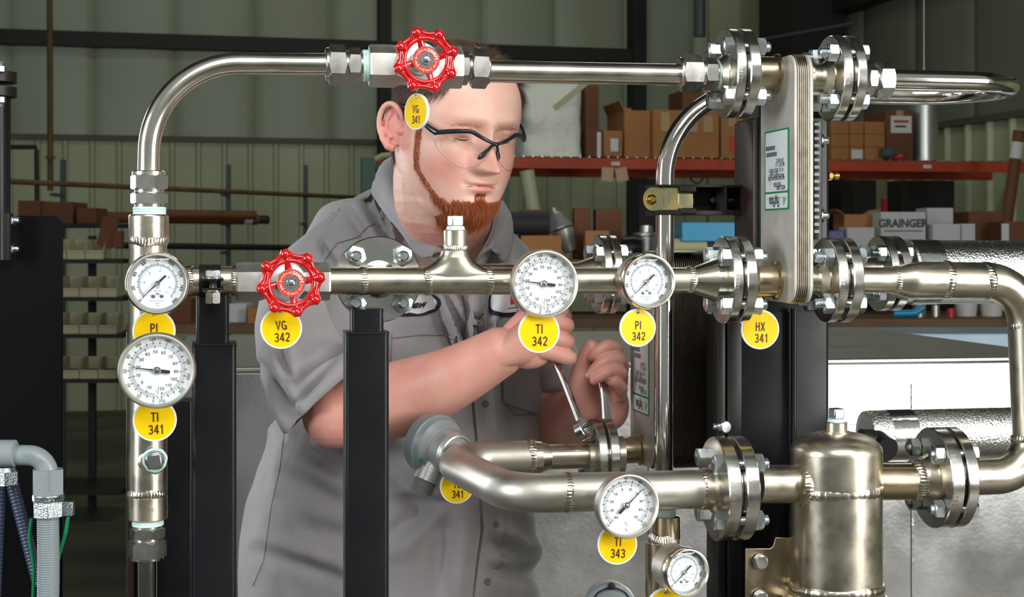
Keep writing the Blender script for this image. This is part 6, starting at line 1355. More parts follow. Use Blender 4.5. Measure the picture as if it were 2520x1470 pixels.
# ------------------------------------------------------------------ the hall
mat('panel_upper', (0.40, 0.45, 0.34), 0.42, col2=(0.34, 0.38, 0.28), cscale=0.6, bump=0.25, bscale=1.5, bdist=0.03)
mat('panel_dim_light', (0.20, 0.205, 0.16), 0.42, col2=(0.15, 0.155, 0.12), cscale=0.6)  # upper panel colour darkened to hold the dim light on the right wall
mat('liner_rib', (0.49, 0.52, 0.35), 0.5, col2=(0.42, 0.45, 0.29), cscale=1.5)
mat('seam', (0.10, 0.10, 0.07), 0.6)
mat('beam_dark', (0.012, 0.011, 0.010), 0.6)
mat('concrete', (0.10, 0.095, 0.070), 0.40, col2=(0.06, 0.055, 0.040), cscale=1.2, rvar=0.2, bump=0.05, bscale=30)
mat('roof', (0.08, 0.085, 0.075), 0.7)
mat('carton', (0.40, 0.185, 0.062), 0.75, col2=(0.34, 0.15, 0.05), cscale=3)
mat('carton_dark', (0.16, 0.055, 0.018), 0.7, col2=(0.12, 0.04, 0.014), cscale=3)
mat('carton_white', (0.55, 0.56, 0.58), 0.6)
mat('carton_inside', (0.20, 0.10, 0.04), 0.8)
mat('tape', (0.42, 0.27, 0.12), 0.35)
mat('paper_white', (0.62, 0.62, 0.62), 0.6)
mat('rack_orange', (0.50, 0.058, 0.011), 0.6, col2=(0.36, 0.036, 0.009), cscale=2)
mat('rack_green', (0.012, 0.09, 0.06), 0.5)
mat('foil_bag', (0.72, 0.76, 0.70), 0.4, bump=0.4, bscale=6, bdist=0.05, col2=(0.80, 0.83, 0.76), cscale=2)
mat('bin_ivory', (0.46, 0.43, 0.27), 0.5)
mat('wood', (0.16, 0.08, 0.03), 0.6, col2=(0.11, 0.05, 0.02), cscale=4, stretch=(1, 8, 1))
mat('rust_pipe', (0.14, 0.085, 0.03), 0.6, col2=(0.09, 0.05, 0.02), cscale=4)
mat('blue_sheet', (0.0, 0.30, 0.55), 0.35)
mat('blue_dark', (0.01, 0.035, 0.25), 0.4)
mat('pale_blue', (0.34, 0.46, 0.56), 0.4, col2=(0.25, 0.36, 0.45), cscale=6)
mat('cream_roll', (0.45, 0.45, 0.26), 0.6)
mat('plastic_white', (0.6, 0.6, 0.6), 0.4)
mat('red_plain', (0.6, 0.02, 0.02), 0.4)
mat('dark_cloth', (0.02, 0.02, 0.022), 0.7)
mat('steel_blue', (0.06, 0.075, 0.09), 0.5)
TW = 0.25
WX = Vector((1, TW, 0)).normalized(); WN = Vector((-TW, 1, 0)).normalized()
def WP(px, off=0.0):                      # point of the rear wall's plane under that column (z=0)
    d = Vector(((px-CX)/F, 1, 0)); q = Vector((0, 14.5, 0))+WN*off; return d*(q.dot(WN)/d.dot(WN))
corner = Vector((2.63, 15.16, 0))
A0 = corner-WX*13.5
def ribbed(o, d, n, L, z0, z1, pitch, w, dep):
    """corrugated liner; n points into the room"""
    b = MB(); xs = []; x = 0
    while x < L:
        xs += [(x, 0), (x+pitch*0.5-w, 0), (x+pitch*0.5-w*0.4, dep), (x+pitch*0.5+w*0.4, dep), (x+pitch*0.5+w, 0)]; x += pitch
    xs.append((L, 0)); v = []
    for x, e in xs: p = o+d*x+n*e; v += [Vector((p.x, p.y, z0)), Vector((p.x, p.y, z1))]
    return b.add(v, [(2*i, 2*i+2, 2*i+3, 2*i+1) for i in range(len(xs)-1)])
def pillow(o, d, n, L, z0, z1, pitch, dep):
    b = MB(); xs = []; k = 0; x = 0
    while x < L:
        for u in (0.0, 0.03, 0.12, 0.5, 0.88, 0.97): xs.append((x+u*pitch, dep*(0.0 if u == 0 else math.sin(PI*u)**0.35)))
        x += pitch
    v = []
    for x, e in xs: p = o+d*x+n*e; v += [Vector((p.x, p.y, z0)), Vector((p.x, p.y, z1))]
    return b.add(v, [(2*i, 2*i+2, 2*i+3, 2*i+1) for i in range(len(xs)-1)])
b = ribbed(A0, WX, -WN, 13.5, 0, 2.40, 0.229, 0.03, 0.025); struct('wall_rear', b, 'liner_rib')
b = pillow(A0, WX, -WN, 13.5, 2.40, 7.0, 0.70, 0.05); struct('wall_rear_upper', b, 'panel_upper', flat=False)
RW = Vector((TW, -1, 0)).normalized(); RNn = -WX
b = ribbed(corner, RW, RNn, 16, 0, 2.40, 0.305, 0.03, 0.035); struct('wall_right', b, 'liner_rib')
b = pillow(corner, RW, RNn, 16, 2.40, 7.0, 0.9, 0.05); struct('wall_right_upper', b, 'panel_dim_light', flat=False)
b = MB(); p = A0+WX*6.75-WN*0.03; b.box((p.x, p.y, 2.40), 13.5, 0.05, 0.05, frame((0, 0, 0), UP, x=WX)); struct('trim_1', b, 'seam')
b = MB(); p = corner+RW*8+RNn*0.03; b.box((p.x, p.y, 2.40), 16, 0.05, 0.05, frame((0, 0, 0), UP, x=RW)); struct('trim_2', b, 'seam')
MWX = frame((0, 0, 0), UP, x=WX)
def wbox(px, w, dep, z0, z1, off=0.0):
    p = WP(px)-WN*(dep/2+off); return MB().box((p.x, p.y, (z0+z1)/2), w, dep, z1-z0, MWX)
b = wbox(940, 0.105, 0.22, 0, 7.0); struct('trim_3', b, 'beam_dark')
b = wbox(1557, 0.13, 0.22, 0, 7.0); struct('trim_4', b, 'beam_dark')
_L = (WP(1557)-A0).dot(WX); p = A0+WX*(_L/2)-WN*0.10; b = MB().box((p.x, p.y, 3.25), _L, 0.18, 0.125, MWX); struct('trim_5', b, 'beam_dark')
p = corner+RW*1.25+RNn*0.35; b = MB().box((p.x, p.y, 3.5), 0.72, 0.5, 7.0, frame((0, 0, 0), UP, x=RW)); struct('trim_6', b, 'beam_dark')
p = corner+RW*8+RNn*0.12; b = MB().box((p.x, p.y, 3.62), 14.0, 0.2, 0.25, frame((0, 0, 0), UP, x=RW)); struct('trim_7', b, 'beam_dark')
# sectional door leaf between the posts, its track and the track's brackets
b = MB(); c = (WP(1735)+WP(1925))/2-WN*0.1; L = (WP(1925)-WP(1735)).length
b.box((c.x, c.y, 3.5), L, 0.05, 7.0, MWX); struct('door_1', b, 'liner_rib')
b = MB(); p0 = U(1732, 100, 12.8); p1 = U(2100, 42, 12.0); b.tube([U(1860, 100, 12.4), U(2100, 58, 11.6)], 0.014, 10); struct('trim_8', b, 'steel_blue')
b = MB(); b.tube([U(1722, 0, 12.6), U(1722, 90, 12.6)], 0.05, 12); struct('trim_9', b, 'steel_blue')
b = MB(); b.quad(Vector((-22, -8, 0)), Vector((10, -8, 0)), Vector((10, 18, 0)), Vector((-22, 18, 0))); struct('floor', b, 'concrete')
b = MB(); b.quad(Vector((-22, 0.5, 7.0)), Vector((10, 0.5, 7.0)), Vector((10, 18, 7.0)), Vector((-22, 18, 7.0))); struct('ceiling', b, 'roof')
# -- pallet rack
TR = 0.18; RX = Vector((1, TR, 0)).normalized(); RD = Vector((-TR, 1, 0)).normalized(); MR = frame((0, 0, 0), UP, x=RX)
def KP(px, off=0.0, Y0=9.5):
    d = Vector(((px-CX)/F, 1, 0)); q = Vector((0, Y0, 0))+RD*off; return d*(q.dot(RD)/d.dot(RD))
zb = 1.935; hb = 0.065
t = thing('pallet_rack', 'orange pallet rack beams with cartons on the wire deck, behind the man', 'rack', loc=KP(1700))
def kbeam(pl, pr, z0, z1, off, dep, m, nm, Y0=9.5):
    a, c = KP(pl, off, Y0), KP(pr, off, Y0); q = (a+c)/2; return part(nm, MB().box((q.x, q.y, (z0+z1)/2), (c-a).length, dep, z1-z0, MR), m, t)
kbeam(1225, 2560, zb, zb+hb, 0, 0.04, 'rack_orange', 'front_beam'); kbeam(1225, 2440, zb-0.005, zb+hb-0.01, 1.07, 0.04, 'rack_orange', 'rear_beam')
b = MB()
for i in range(56):
    p = KP(1228+i*22, 0.53); b.box((p.x, p.y, zb+hb+0.008), 0.007, 1.1, 0.007, MR)
part('wire_deck', b, 'galvanised', t)
kbeam(1225, 2440, zb+hb-0.002, zb+hb+0.004, 0.53, 1.06, 'carton_inside', 'deck_board')
for px in (905, 1236, 2545):
    for off in ((0, 1.07) if px < 2000 else (0,)):
        p = KP(px, off); part('upright', MB().box((p.x, p.y, 1.0 if px > 1000 else 1.0), 0.08, 0.07, 2.0 if px != 905 else 1.98, MR), 'rack_green', t)
for px in (1515, 2282):
    p = KP(px, -0.024); part('beam_label', MB().box((p.x, p.y, zb+hb*0.5), 0.055, 0.004, 0.022, MR), 'paper_white', t)
for px, r_ in ((1495, 0.05), (1530, -0.2)):
    p = KP(px, -0.03); b = MB().box((p.x, p.y, zb-0.035), 0.075, 0.002, 0.085, MR @ Matrix.Rotation(0.0, 4, 'Z') @ Matrix.Rotation(r_, 4, 'Y')); single('hanging_card', b, 'tape', 'tan card hanging from the orange beam, '+('left one' if px < 1500 else 'right tilted one'), 'card', group='cards hanging from the rack beam')
def carton(pl, pr, pt, zbase, off, dep, label, m='carton', Y0=9.5, top='closed', rot=0.0, lab=None, group=None, tape=True, hs=None, name='cardboard_box', cat='box'):
    a, c = KP(pl, off, Y0), KP(pr, off, Y0); w = (c-a).length; q = (a+c)/2; h = (EYE-(pt-HY)/F*q.y)-zbase if hs is None else hs
    o = q+RD*dep/2; M = Matrix.Translation((o.x, o.y, zbase)) @ Matrix.Rotation(math.atan(TR)+rot, 4, 'Z')
    t = thing(name, label, cat, M=M, group=group)
    b = MB()
    if top == 'open':
        e = 0.006
        for (cx_, cy_, sx, sy) in ((0, -dep/2, w, e), (0, dep/2, w, e), (-w/2, 0, e, dep), (w/2, 0, e, dep)): b.box((cx_, cy_, h/2), sx, sy, h)
        b.box((0, 0, 0.005), w, dep, 0.01); part('walls', b, m, t, local=True)
        for (sd, ang, ln) in ((-1, 2.2, w*0.42),):
            b = MB(); d = Vector((math.cos(ang) if sd > 0 else -abs(math.cos(ang*0.6)), 0, math.sin(ang)*0.5+0.1)).normalized(); p = Vector((sd*w/2, 0, h)); n = Vector((0, 1, 0)); k = d.cross(n)*0.003
            A_, B_, C_, D_ = p-n*dep/2, p+n*dep/2, p+n*dep/2+d*ln, p-n*dep/2+d*ln
            b.add([A_-k, B_-k, C_-k, D_-k, A_+k, B_+k, C_+k, D_+k], [(0, 1, 2, 3), (7, 6, 5, 4), (0, 4, 5, 1), (1, 5, 6, 2), (2, 6, 7, 3), (3, 7, 4, 0)]); part('flap', b, m, t, local=True)
        b = MB(); p = Vector((0, dep/2, h)); d = Vector((0, 0.25, 1)).normalized()*(0.35*w); b.add([p+Vector((-w/2, 0, 0)), p+Vector((w/2, 0, 0)), p+Vector((w/2, 0, 0))+d, p+Vector((-w/2, 0, 0))+d]+[p+Vector((-w/2, 0.005, 0)), p+Vector((w/2, 0.005, 0)), p+Vector((w/2, 0.005, 0))+d, p+Vector((-w/2, 0.005, 0))+d], [(0, 1, 2, 3), (7, 6, 5, 4), (0, 4, 5, 1), (1, 5, 6, 2), (2, 6, 7, 3), (3, 7, 4, 0)]); part('flap', b, m, t, local=True)
    else:
        b.box((0, 0, h/2), w, dep, h); part('walls', b, m, t, local=True, bev=0.004)
        if tape:
            b = MB(); b.box((0, -dep/2-0.0008, h*0.82), 0.05, 0.0012, h*0.36); b.box((0, 0, h+0.0008), 0.05, dep, 0.0012); part('tape', b, 'tape', t, local=True)
    if lab:
        for (x0, z0, lw, lh, lm) in lab:
            b = MB(); b.box((x0*w, -dep/2-0.002, z0*h), lw*w, 0.002, lh*h); part('sticker', b, lm, t, local=True)
    return t, w, h, dep
ZS = zb+hb+0.012
# white wrapped bale
t = thing('wrapped_bale', 'large white plastic-wrapped bale standing on the orange rack beside the man', 'bale', loc=KP(1360, 0.3))
a, c = KP(1288, 0.05), KP(1436, 0.05); w = (c-a).length; q = (a+c)/2+RD*0.25; h = (600-205)/F*q.y+EYE-ZS-0.02; b = MB(); rings = []
for i in range(17):
    u = i/16; rings.append([Vector((q.x, q.y, ZS+h*u))+RX*((p[0])*(1-0.04*math.sin(PI*u*1.3)-0.03*u+0.03*noise.noise(Vector((p[0]*5, p[1]*5, u*4)))))+RD*(p[1]*(1+0.06*noise.noise(Vector((p[0]*7, p[1]*6, u*5))))) for p in rrect(w, 0.5, 0.06, 6)])
b.loft(rings); part('wrap', b, 'foil_bag', t)
b = MB(); A_ = KP(1385, 0.035); b.add([Vector((A_.x-0.1, A_.y, ZS+h*0.62)), Vector((A_.x-0.08, A_.y, ZS+h*0.55)), Vector((A_.x+0.16, A_.y, ZS+h*0.97)), Vector((A_.x+0.12, A_.y, ZS+h*0.99)), Vector((A_.x-0.1, A_.y+.01, ZS+h*0.62)), Vector((A_.x-0.08, A_.y+.01, ZS+h*0.55)), Vector((A_.x+0.16, A_.y+.01, ZS+h*0.97)), Vector((A_.x+0.12, A_.y+.01, ZS+h*0.99))], [(0, 1, 2, 3), (7, 6, 5, 4), (0, 4, 5, 1), (1, 5, 6, 2), (2, 6, 7, 3), (3, 7, 4, 0)]); part('tape_strip', b, 'cream_roll', t)
carton(1440, 1474, 210, ZS, 0.5, 0.3, 'narrow brown carton edge just right of the white wrapped bale', 'carton_dark', tape=False)
carton(1442, 1482, 318, ZS, 0.05, 0.4, 'small dark carton with a pale side left of the big open box', 'carton_dark', lab=[(0.30, 0.45, 0.25, 0.9, 'paper_white')], tape=False)
carton(1487, 1532, 322, ZS, 0.0, 0.25, 'small brown carton with a white sticker in front of the open box', 'carton', lab=[(0.05, 0.45, 0.42, 0.5, 'paper_white')], tape=False)
carton(1537, 1599, 272, ZS, 0.08, 0.45, 'open-topped carton with raised flaps on the orange rack', 'carton', top='open')
carton(1607, 1770, 272, ZS, 0.02, 0.5, 'large taped carton on the rack behind the bent thin tube', 'carton', lab=[(-0.32, 0.75, 0.13, 0.4, 'tape'), (0.1, 0.72, 0.14, 0.35, 'tape'), (0.33, 0.72, 0.14, 0.35, 'tape')])
carton(1680, 1800, 222, ZS, 0.62, 0.35, 'tall carton at the back of the rack near the top flange joint', 'carton_dark')
carton(1774, 1830, 268, ZS, 0.05, 0.4, 'tan carton partly behind the brown-reflecting side of the black column', 'carton', lab=[(0.0, 0.3, 0.2, 0.3, 'red_plain')])
k = 0
for (l, r_, n, z) in ((2046, 2090, 3, 0), (2092, 2126, 3, 0), (2128, 2178, 3, 0)):
    for j in range(3):
        hh = 0.082; carton(l, r_, 0, ZS+j*(hh+0.001), 0.08, 0.3, ('lowest', 'middle', 'topmost')[j]+' small carton in the '+('left', 'centre', 'right')[k]+' stack beside the labelled box', 'carton' if (k+j) % 2 else 'carton', hs=hh, tape=False, group='small cartons stacked on the rack', lab=[(0, 0.45, 0.8, 0.7, 'paper_white')] if (k == 1 and j == 0) else None)
    k += 1
carton(2180, 2248, 272, ZS, 0.10, 0.35, 'brown carton with a white printed sign left of the silver duct', 'carton_dark', lab=[(0.05, 0.72, 0.75, 0.34, 'paper_white'), (0.05, 0.78, 0.55, 0.05, 'red_plain'), (0.02, 0.68, 0.4, 0.04, 'ink_black')])
p = KP(2274, 0.22); b = MB(); b.lathe((p.x, p.y, ZS), UP, [(0, 0.095), (0.02, 0.095), (0.022, 0.090), (0.46, 0.090), (0.462, 0.094), (0.475, 0.094), (0.477, 0.085)], 48); single('round_duct', b, 'galvanised', 'upright length of round silver duct on the orange rack', 'duct')
p = KP(2170, 0.0); b = MB(); b.lathe(Vector((p.x, p.y, ZS+0.04)), RX, [(0, 0.035), (0.05, 0.038), (0.1, 0.03)], 20); single('grey_roller', b, 'steel_blue', 'small blue-grey roller lying on the rack', 'roller')
p = KP(2196, -0.0); b = MB(); b.tube([Vector((p.x-0.06, p.y, ZS+0.022)), Vector((p.x+0.06, p.y, ZS+0.02))], 0.02, 14); single('red_bottle', b, 'red_plain', 'red bottle lying on the rack below the labelled carton', 'bottle')
b = MB(); q0 = U(2508, 322, 9.3); q1 = Vector((U(2392, 0, 9.3).x, 9.3, 0.03)); b.tube([q1, q0], 0.035, 20); t = thing('leaning_tube', 'brown cardboard tube leaning at the right edge behind the rack', 'tube', loc=q1); part('tube', b, 'carton_dark', t); b = MB(); u_ = (q0-q1).normalized(); b.tube([q0-u_*0.17, q0-u_*0.07], 0.0358, 20); part('sticker', b, 'paper_white', t)
# -- workbench with clutter (right)
YB = 7.2; zt = EYE-(785-HY)/F*YB
t = thing('workbench', 'long wooden workbench with boxes and buckets behind the duct', 'bench', loc=(0.9, YB+0.4, 0))
def bbox(x0, x1, y0, y1, z0, z1, m, nm): return part(nm, MB().box(((x0+x1)/2, (y0+y1)/2, (z0+z1)/2), x1-x0, y1-y0, z1-z0), m, t, bev=0.003)
bbox(0.02, 2.9, YB, YB+0.8, zt-0.04, zt, 'wood', 'worktop')
for x in (0.06, 1.4, 2.84):
    for y in (YB+0.05, YB+0.75): bbox(x-0.03, x+0.03, y-0.03, y+0.03, 0, zt-0.04, 'beam_dark', 'leg')
bbox(0.02, 2.9, YB+0.50, YB+0.8, zt+0.20, zt+0.225, 'wood', 'raised_shelf')
def bx(pl, pr, pt, zbase, Y, dep, label, m='carton', **k): return carton(pl, pr, pt, zbase, 0, dep, label, m, Y0=Y/(1) if False else Y-TR*0, **k)
def cyl(px, py_t, zbase, Y, rpx, m, label, cat, name, taper=1.0, lid=None):
    c = U(px, 600, Y); c.z = zbase+0.001; h = EYE-(py_t-HY)/F*Y-zbase; r = rpx/F*Y; b = MB(); b.lathe(c, UP, [(0, r*taper), (h, r), (h, r*0.9)], 32); return single(name, b, m, label, cat, loc=c)
cyl(2262, 748, zt, YB+0.15, 16, 'galvanised', 'grey pail on the workbench below the upper foil-wrapped pipe', 'pail', 'pail', 0.9)
cyl(2302, 752, zt, YB+0.2, 10, 'galvanised', 'small metal can left of the red can on the workbench', 'can', 'metal_can')
cyl(2340, 760, zt, YB+0.12, 9, 'red_plain', 'red can standing on the workbench', 'can', 'red_can')
cyl(2378, 742, zt, YB+0.25, 27, 'plastic_white', 'white bucket right of the red can', 'bucket', 'bucket', 0.88)
cyl(2440, 744, zt, YB+0.25, 28, 'plastic_white', 'white bucket behind the right elbow pipe', 'bucket', 'bucket', 0.88)
b = MB(); c = U(2225, 778, YB+0.1); b.tube([Vector((c.x-0.05, c.y, zt+0.02)), Vector((c.x+0.05, c.y, zt+0.022)), Vector((c.x+0.09, c.y, zt+0.05))], 0.018, 12); single('blue_rag', b, 'blue_sheet', 'crumpled blue cloth beside the grey pail', 'cloth')
# boxes seen above the upper foil pipe: they stand on the shelf of a second bench further back
Y2 = 8.4; zs = EYE-(660-HY)/F*Y2
t = thing('storage_table', 'table further back carrying a row of cartons, some white, one printed', 'table', loc=(1.4, Y2+0.4, 0))
bbox(-0.2, 3.3, Y2, Y2+0.8, zs-0.03, zs, 'wood', 'table_top')
for x in (-0.14, 1.6, 3.24):
    for y in (Y2+0.05, Y2+0.75): bbox(x-0.03, x+0.03, y-0.03, y+0.03, 0, zs-0.03, 'beam_dark', 'leg')
KY = Y2-0.0
def B2(pl, pr, pt, off, dep, label, m, **k):
    Yc = Y2+off; a = U(pl, 600, Yc); c = U(pr, 600, Yc); k.setdefault('rot', -math.atan(TR)); h = EYE-(pt-HY)/F*Yc-zs
    global TR_
    w = c.x-a.x; M = Matrix.Translation(((a.x+c.x)/2, Yc+dep/2, zs)); 
    kk = dict(k); kk.pop('rot'); lab = kk.get('lab'); top = kk.get('top', 'closed')
    t = thing('cardboard_box', label, 'box', M=M); b = MB(); b.box((0, 0, h/2), w, dep, h); part('walls', b, m, t, local=True, bev=0.003)
    if top == 'open':
        for sg in (-1, 1):
            b = MB(); d = Vector((sg*0.8, 0, 0.5)).normalized()*0.05; p = Vector((sg*w/2, 0, h)); b.add([p+Vector((0, -dep/2, 0)), p+Vector((0, dep/2, 0)), p+Vector((0, dep/2, 0))+d, p+Vector((0, -dep/2, 0))+d, p+Vector((0, -dep/2, .004)), p+Vector((0, dep/2, .004)), p+Vector((0, dep/2, .004))+d, p+Vector((0, -dep/2, .004))+d], [(0, 1, 2, 3), (7, 6, 5, 4), (0, 4, 5, 1), (1, 5, 6, 2), (2, 6, 7, 3), (3, 7, 4, 0)]); part('flap', b, m, t, local=True)
    for (x0, z0, lw, lh, lm) in (lab or []):
        b = MB(); b.box((x0*w, -dep/2-0.001, z0*h), lw*w, 0.002, lh*h); part('sticker', b, lm, t, local=True)
    return t, w, h, dep
B2(2078, 2150, 528, 0.3, 0.3, 'brown open carton above the middle right flange joint', 'carton', top='open')
B2(2085, 2152, 560, 0.05, 0.22, 'pale box left of the red and white printed box', 'carton_white')
tg, w, h, dep = B2(2168, 2278, 522, 0.10, 0.3, 'white box with a red lower half and black printed name', 'carton_white', lab=[(0, 0.30, 0.90, 0.42, 'red_plain')])
b = MB(); put(b, text('GRAINGER', 0.042, 0.92, 0.045), 0, 0); b.xf(Matrix.Translation((0, -dep/2-0.002, h*0.80)) @ Matrix.Rotation(PI/2, 4, 'X')); part('lettering', b, 'ink_black', tg, local=True, flat=True)
b = MB(); b.box((0, -dep/2-0.001, h*0.66), w*0.86, 0.002, 0.006); part('printed_line', b, 'ink_black', tg, local=True)
B2(2282, 2346, 512, 0.32, 0.25, 'taller white box right of the printed box', 'carton_white')
B2(2296, 2364, 552, 0.03, 0.2, 'low white box in front of the taller white box', 'carton_white')
B2(2366, 2400, 551, 0.06, 0.2, 'narrow white box beside the brown cartons', 'carton_white')
B2(2384, 2470, 520, 0.35, 0.3, 'brown carton at the back near the right edge', 'carton_dark')
B2(2470, 2560, 545, 0.05, 0.3, 'brown carton with white sticker at the right edge', 'carton_dark', lab=[(-0.46, 0.5, 0.2, 0.9, 'paper_white')])
B2(2040, 2080, 568, 0.1, 0.2, 'dark blue bin beside the black column', 'blue_dark')
# black boxes stand in for the dark openings below the rack
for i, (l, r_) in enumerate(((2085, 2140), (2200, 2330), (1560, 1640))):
    a, c = KP(l, 1.3), KP(r_, 1.3); q = (a+c)/2; b = MB().box((q.x, q.y, 0.965), (c-a).length, 0.25, 1.93, MR); single('dark_opening', b, 'beam_dark', ('black stand-in for the dark opening under the rack left of the printed box', 'black stand-in for the wide dark opening under the rack behind the printed box', 'black stand-in for the dark opening under the rack behind the thin riser')[i], 'cabinet', bev=0.004)
a = KP(2176, 1.25); b = MB().box((a.x, a.y, 1.55), 0.035, 0.03, 0.5, MR); single('red_post', b, 'red_plain', 'narrow dark red strip between the two dark openings', 'post')
# clutter left of the exchangers
Yk = 6.6; zk = EYE-(640-HY)/F*Yk
t = thing('rear_table', 'table behind the man crowded with cartons and parts', 'table', loc=(0.35, Yk+0.5, 0))
bbox(-0.12, 1.25, Yk, Yk+0.56, zk-0.03, zk, 'wood', 'table_top')
for x in (-0.08, 1.2):
    for y in (Yk+0.05, Yk+0.51): bbox(x-0.03, x+0.03, y-0.03, y+0.03, 0, zk-0.03, 'beam_dark', 'leg')
def B3(pl, pr, pt, off, dep, label, m):
    Yc = Yk+off; a = U(pl, 600, Yc); c = U(pr, 600, Yc); h = EYE-(pt-HY)/F*Yc-zk; M = Matrix.Translation(((a.x+c.x)/2, Yc+dep/2, zk)); t = thing('cardboard_box', label, 'box', M=M)
    b = MB(); b.box((0, 0, h/2), c.x-a.x, dep, h); part('walls', b, m, t, local=True, bev=0.003); return t
B3(1282, 1382, 580, 0.02, 0.3, 'tan carton just right of the man\'s shoulder', 'carton')
B3(1412, 1452, 512, 0.34, 0.2, 'upright brown carton behind the middle flange joint', 'carton_dark')
B3(1466, 1530, 515, 0.33, 0.22, 'brown carton left of the silver motor', 'carton_dark')
B3(1440, 1500, 568, 0.06, 0.2, 'low tan carton in front of the brown ones', 'carton')
B3(1276, 1352, 516, 0.34, 0.2, 'dark brown carton behind the black roll', 'carton_dark')
b = MB(); A_ = U(1200, 562, Yk+0.19); B_ = U(1352, 566, Yk+0.19); b.tube([Vector((A_.x, A_.y, zk+0.160)), Vector((B_.x, B_.y, zk+0.160))], 0.050, 28); single('black_roll', b, 'dark_cloth', 'black roll lying on the rear table right of the man', 'roll')
c = U(1375, 555, Yk+0.3); b = MB(); ax_ = Vector((0.35, -0.1, -1)).normalized(); b.lathe(U(1362, 512, Yk+0.3), ax_, [(0, 0.012), (0.02, 0.014), (0.03, 0.03), (0.095, 0.058), (0.10, 0.058)], 28); b.lathe(U(1388, 572, Yk+0.3), ax_, [(-0.01, 0.05), (0.06, 0.035), (0.09, 0.03)], 20); single('lamp_shade', b, 'cast_grey', 'silver cone lamp shade on the rear table beside the black roll', 'lamp')
c = U(1590, 600, Yk+0.25); b = MB(); b.lathe(Vector((c.x, c.y, zk)), UP, [(0, 0.055), (0.10, 0.055), (0.105, 0.06), (0.115, 0.06), (0.12, 0.03), (0.15, 0.028)], 32); single('silver_motor', b, 'galvanised', 'squat silver drum beside the thin riser tube', 'drum')
c = U(1548, 600, Yk+0.12); b = MB(); b.lathe(Vector((c.x, c.y, zk+0.05)), Vector((1, 0, 0)), [(-0.03, 0.02), (-0.03, 0.05), (0.02, 0.055), (0.05, 0.05), (0.05, 0.02)], 24); single('black_motor', b, 'black_steel', 'black round machine part left of the silver drum', 'machine part')
b = MB(); A_ = U(1662, 575, Yk-0.2); B_ = U(1800, 575, Yk-0.2); b.box(((A_.x+B_.x)/2, A_.y, EYE-(572-HY)/F*A_.y), B_.x-A_.x, 0.5, 0.075); single('blue_sheet', b, 'blue_sheet', 'bright blue sheet seen between the thin riser and the black column', 'panel', bev=0.002)
b = MB(); b.tube([U(1640, 606, Yk-0.4), U(1738, 604, Yk-0.4)], 0.030, 24); b.tube([U(1737, 604, Yk-0.4), U(1739, 604, Yk-0.4)], 0.012, 14); single('cream_roll', b, 'cream_roll', 'cream paper roll below the bright blue sheet', 'roll')
t = thing('side_table', 'dark table under the blue sheet and the cream roll', 'table', loc=(1.0, Yk-0.2, 0)); zq = EYE-(625-HY)/F*(Yk-0.4)
bbox(0.60, 1.18, Yk-0.55, Yk-0.02, zq-0.03, zq+0.0, 'beam_dark', 'table_top'); bbox(0.64, 0.70, Yk-0.5, Yk-0.45, 0, zq-0.03, 'beam_dark', 'leg'); bbox(1.08, 1.14, Yk-0.5, Yk-0.45, 0, zq-0.03, 'beam_dark', 'leg')
b = MB(); c = U(1730, 600, Yk-0.25); b.box((c.x, c.y, (zq+EYE-(594-HY)/F*(Yk-.25))/2), 0.2, 0.3, (EYE-(594-HY)/F*(Yk-.25))-zq); single('low_stand', b, 'black_steel', 'dark stand carrying the bright blue sheet', 'stand')
b = MB(); b.tube([U(1296, 420, 9.38), Vector((U(1420, 0, 9.38).x, 9.38, 0.03))], 0.045, 16); single('leaning_pole', b, 'liner_rib', 'pale pole leaning below the orange beam beside the man\'s face', 'pole')
b = MB(); p = KP(1715); b.torus(Vector((p.x, p.y, zb-0.044)), (0, -1, 0), 0.04, 0.006, 32, 8); single('cable_loop', b, 'rubber_black', 'black cable loop hanging below the orange beam', 'cable')
# pale blue bench front at right, behind the duct
b = MB(); c = (U(2260, 800, 4.35)+U(2520, 800, 4.35))/2; b.box((c.x+0.25, 4.5, 0.6), 1.25, 0.35, 1.235); single('blue_cabinet', b, 'pale_blue', 'pale blue metal cabinet behind the right end of the clad box', 'cabinet', bev=0.004)
# -- left: pipe storage rack, cardboard tubes, bins
for i, (l, r_, yl, yr, Yl, Yr, rad, m, lb) in enumerate(((-60, 985, 443, 491, 8.0, 11.5, 0.015, 'rust_pipe', 'long thin brown pipe running across the left wall'), (285, 860, 604, 612, 9.5, 10.8, 0.020, 'beam_dark', 'dark thin pipe low on the left wall'), )):
    b = MB(); A_ = U(l, yl, Yl); B_ = U(r_, yr, Yr); b.tube([A_, B_], rad, 14); single('stored_pipe', b, m, lb, 'pipe', loc=A_)
for px, y0, Yd in ((155, 390, 9.6), (562, 402, 10.6), (752, 404, 11.2)):
    b = MB(); c = U(px, 600, Yd+0.15); zt_ = EYE-(y0-HY)/F*Yd; b.box((c.x, c.y, zt_/2), 0.03, 0.03, zt_); t = thing('storage_upright', {155: 'leftmost steel upright of the pipe storage', 562: 'middle steel upright of the pipe storage', 752: 'right steel upright of the pipe storage, near the man'}[px], 'upright', loc=(c.x, c.y, 0), group='uprights of the pipe storage'); part('post', b, 'steel_blue', t)
    for yy in (480, 552, 622):
        b = MB(); z = EYE-(yy-HY)/F*Yd; b.box((c.x, c.y-0.12, z), 0.02, 0.26, 0.02); part('arm', b, 'steel_blue', t)
b = MB(); A_ = U(252, 535, 10.0); B_ = U(660, 541, 10.6); t = thing('cardboard_tube', 'brown cardboard tube lying on the pipe storage', 'tube', loc=A_); b.tube([A_, A_.lerp(B_, 0.93)], 0.036, 20); part('tube', b, 'carton_dark', t)
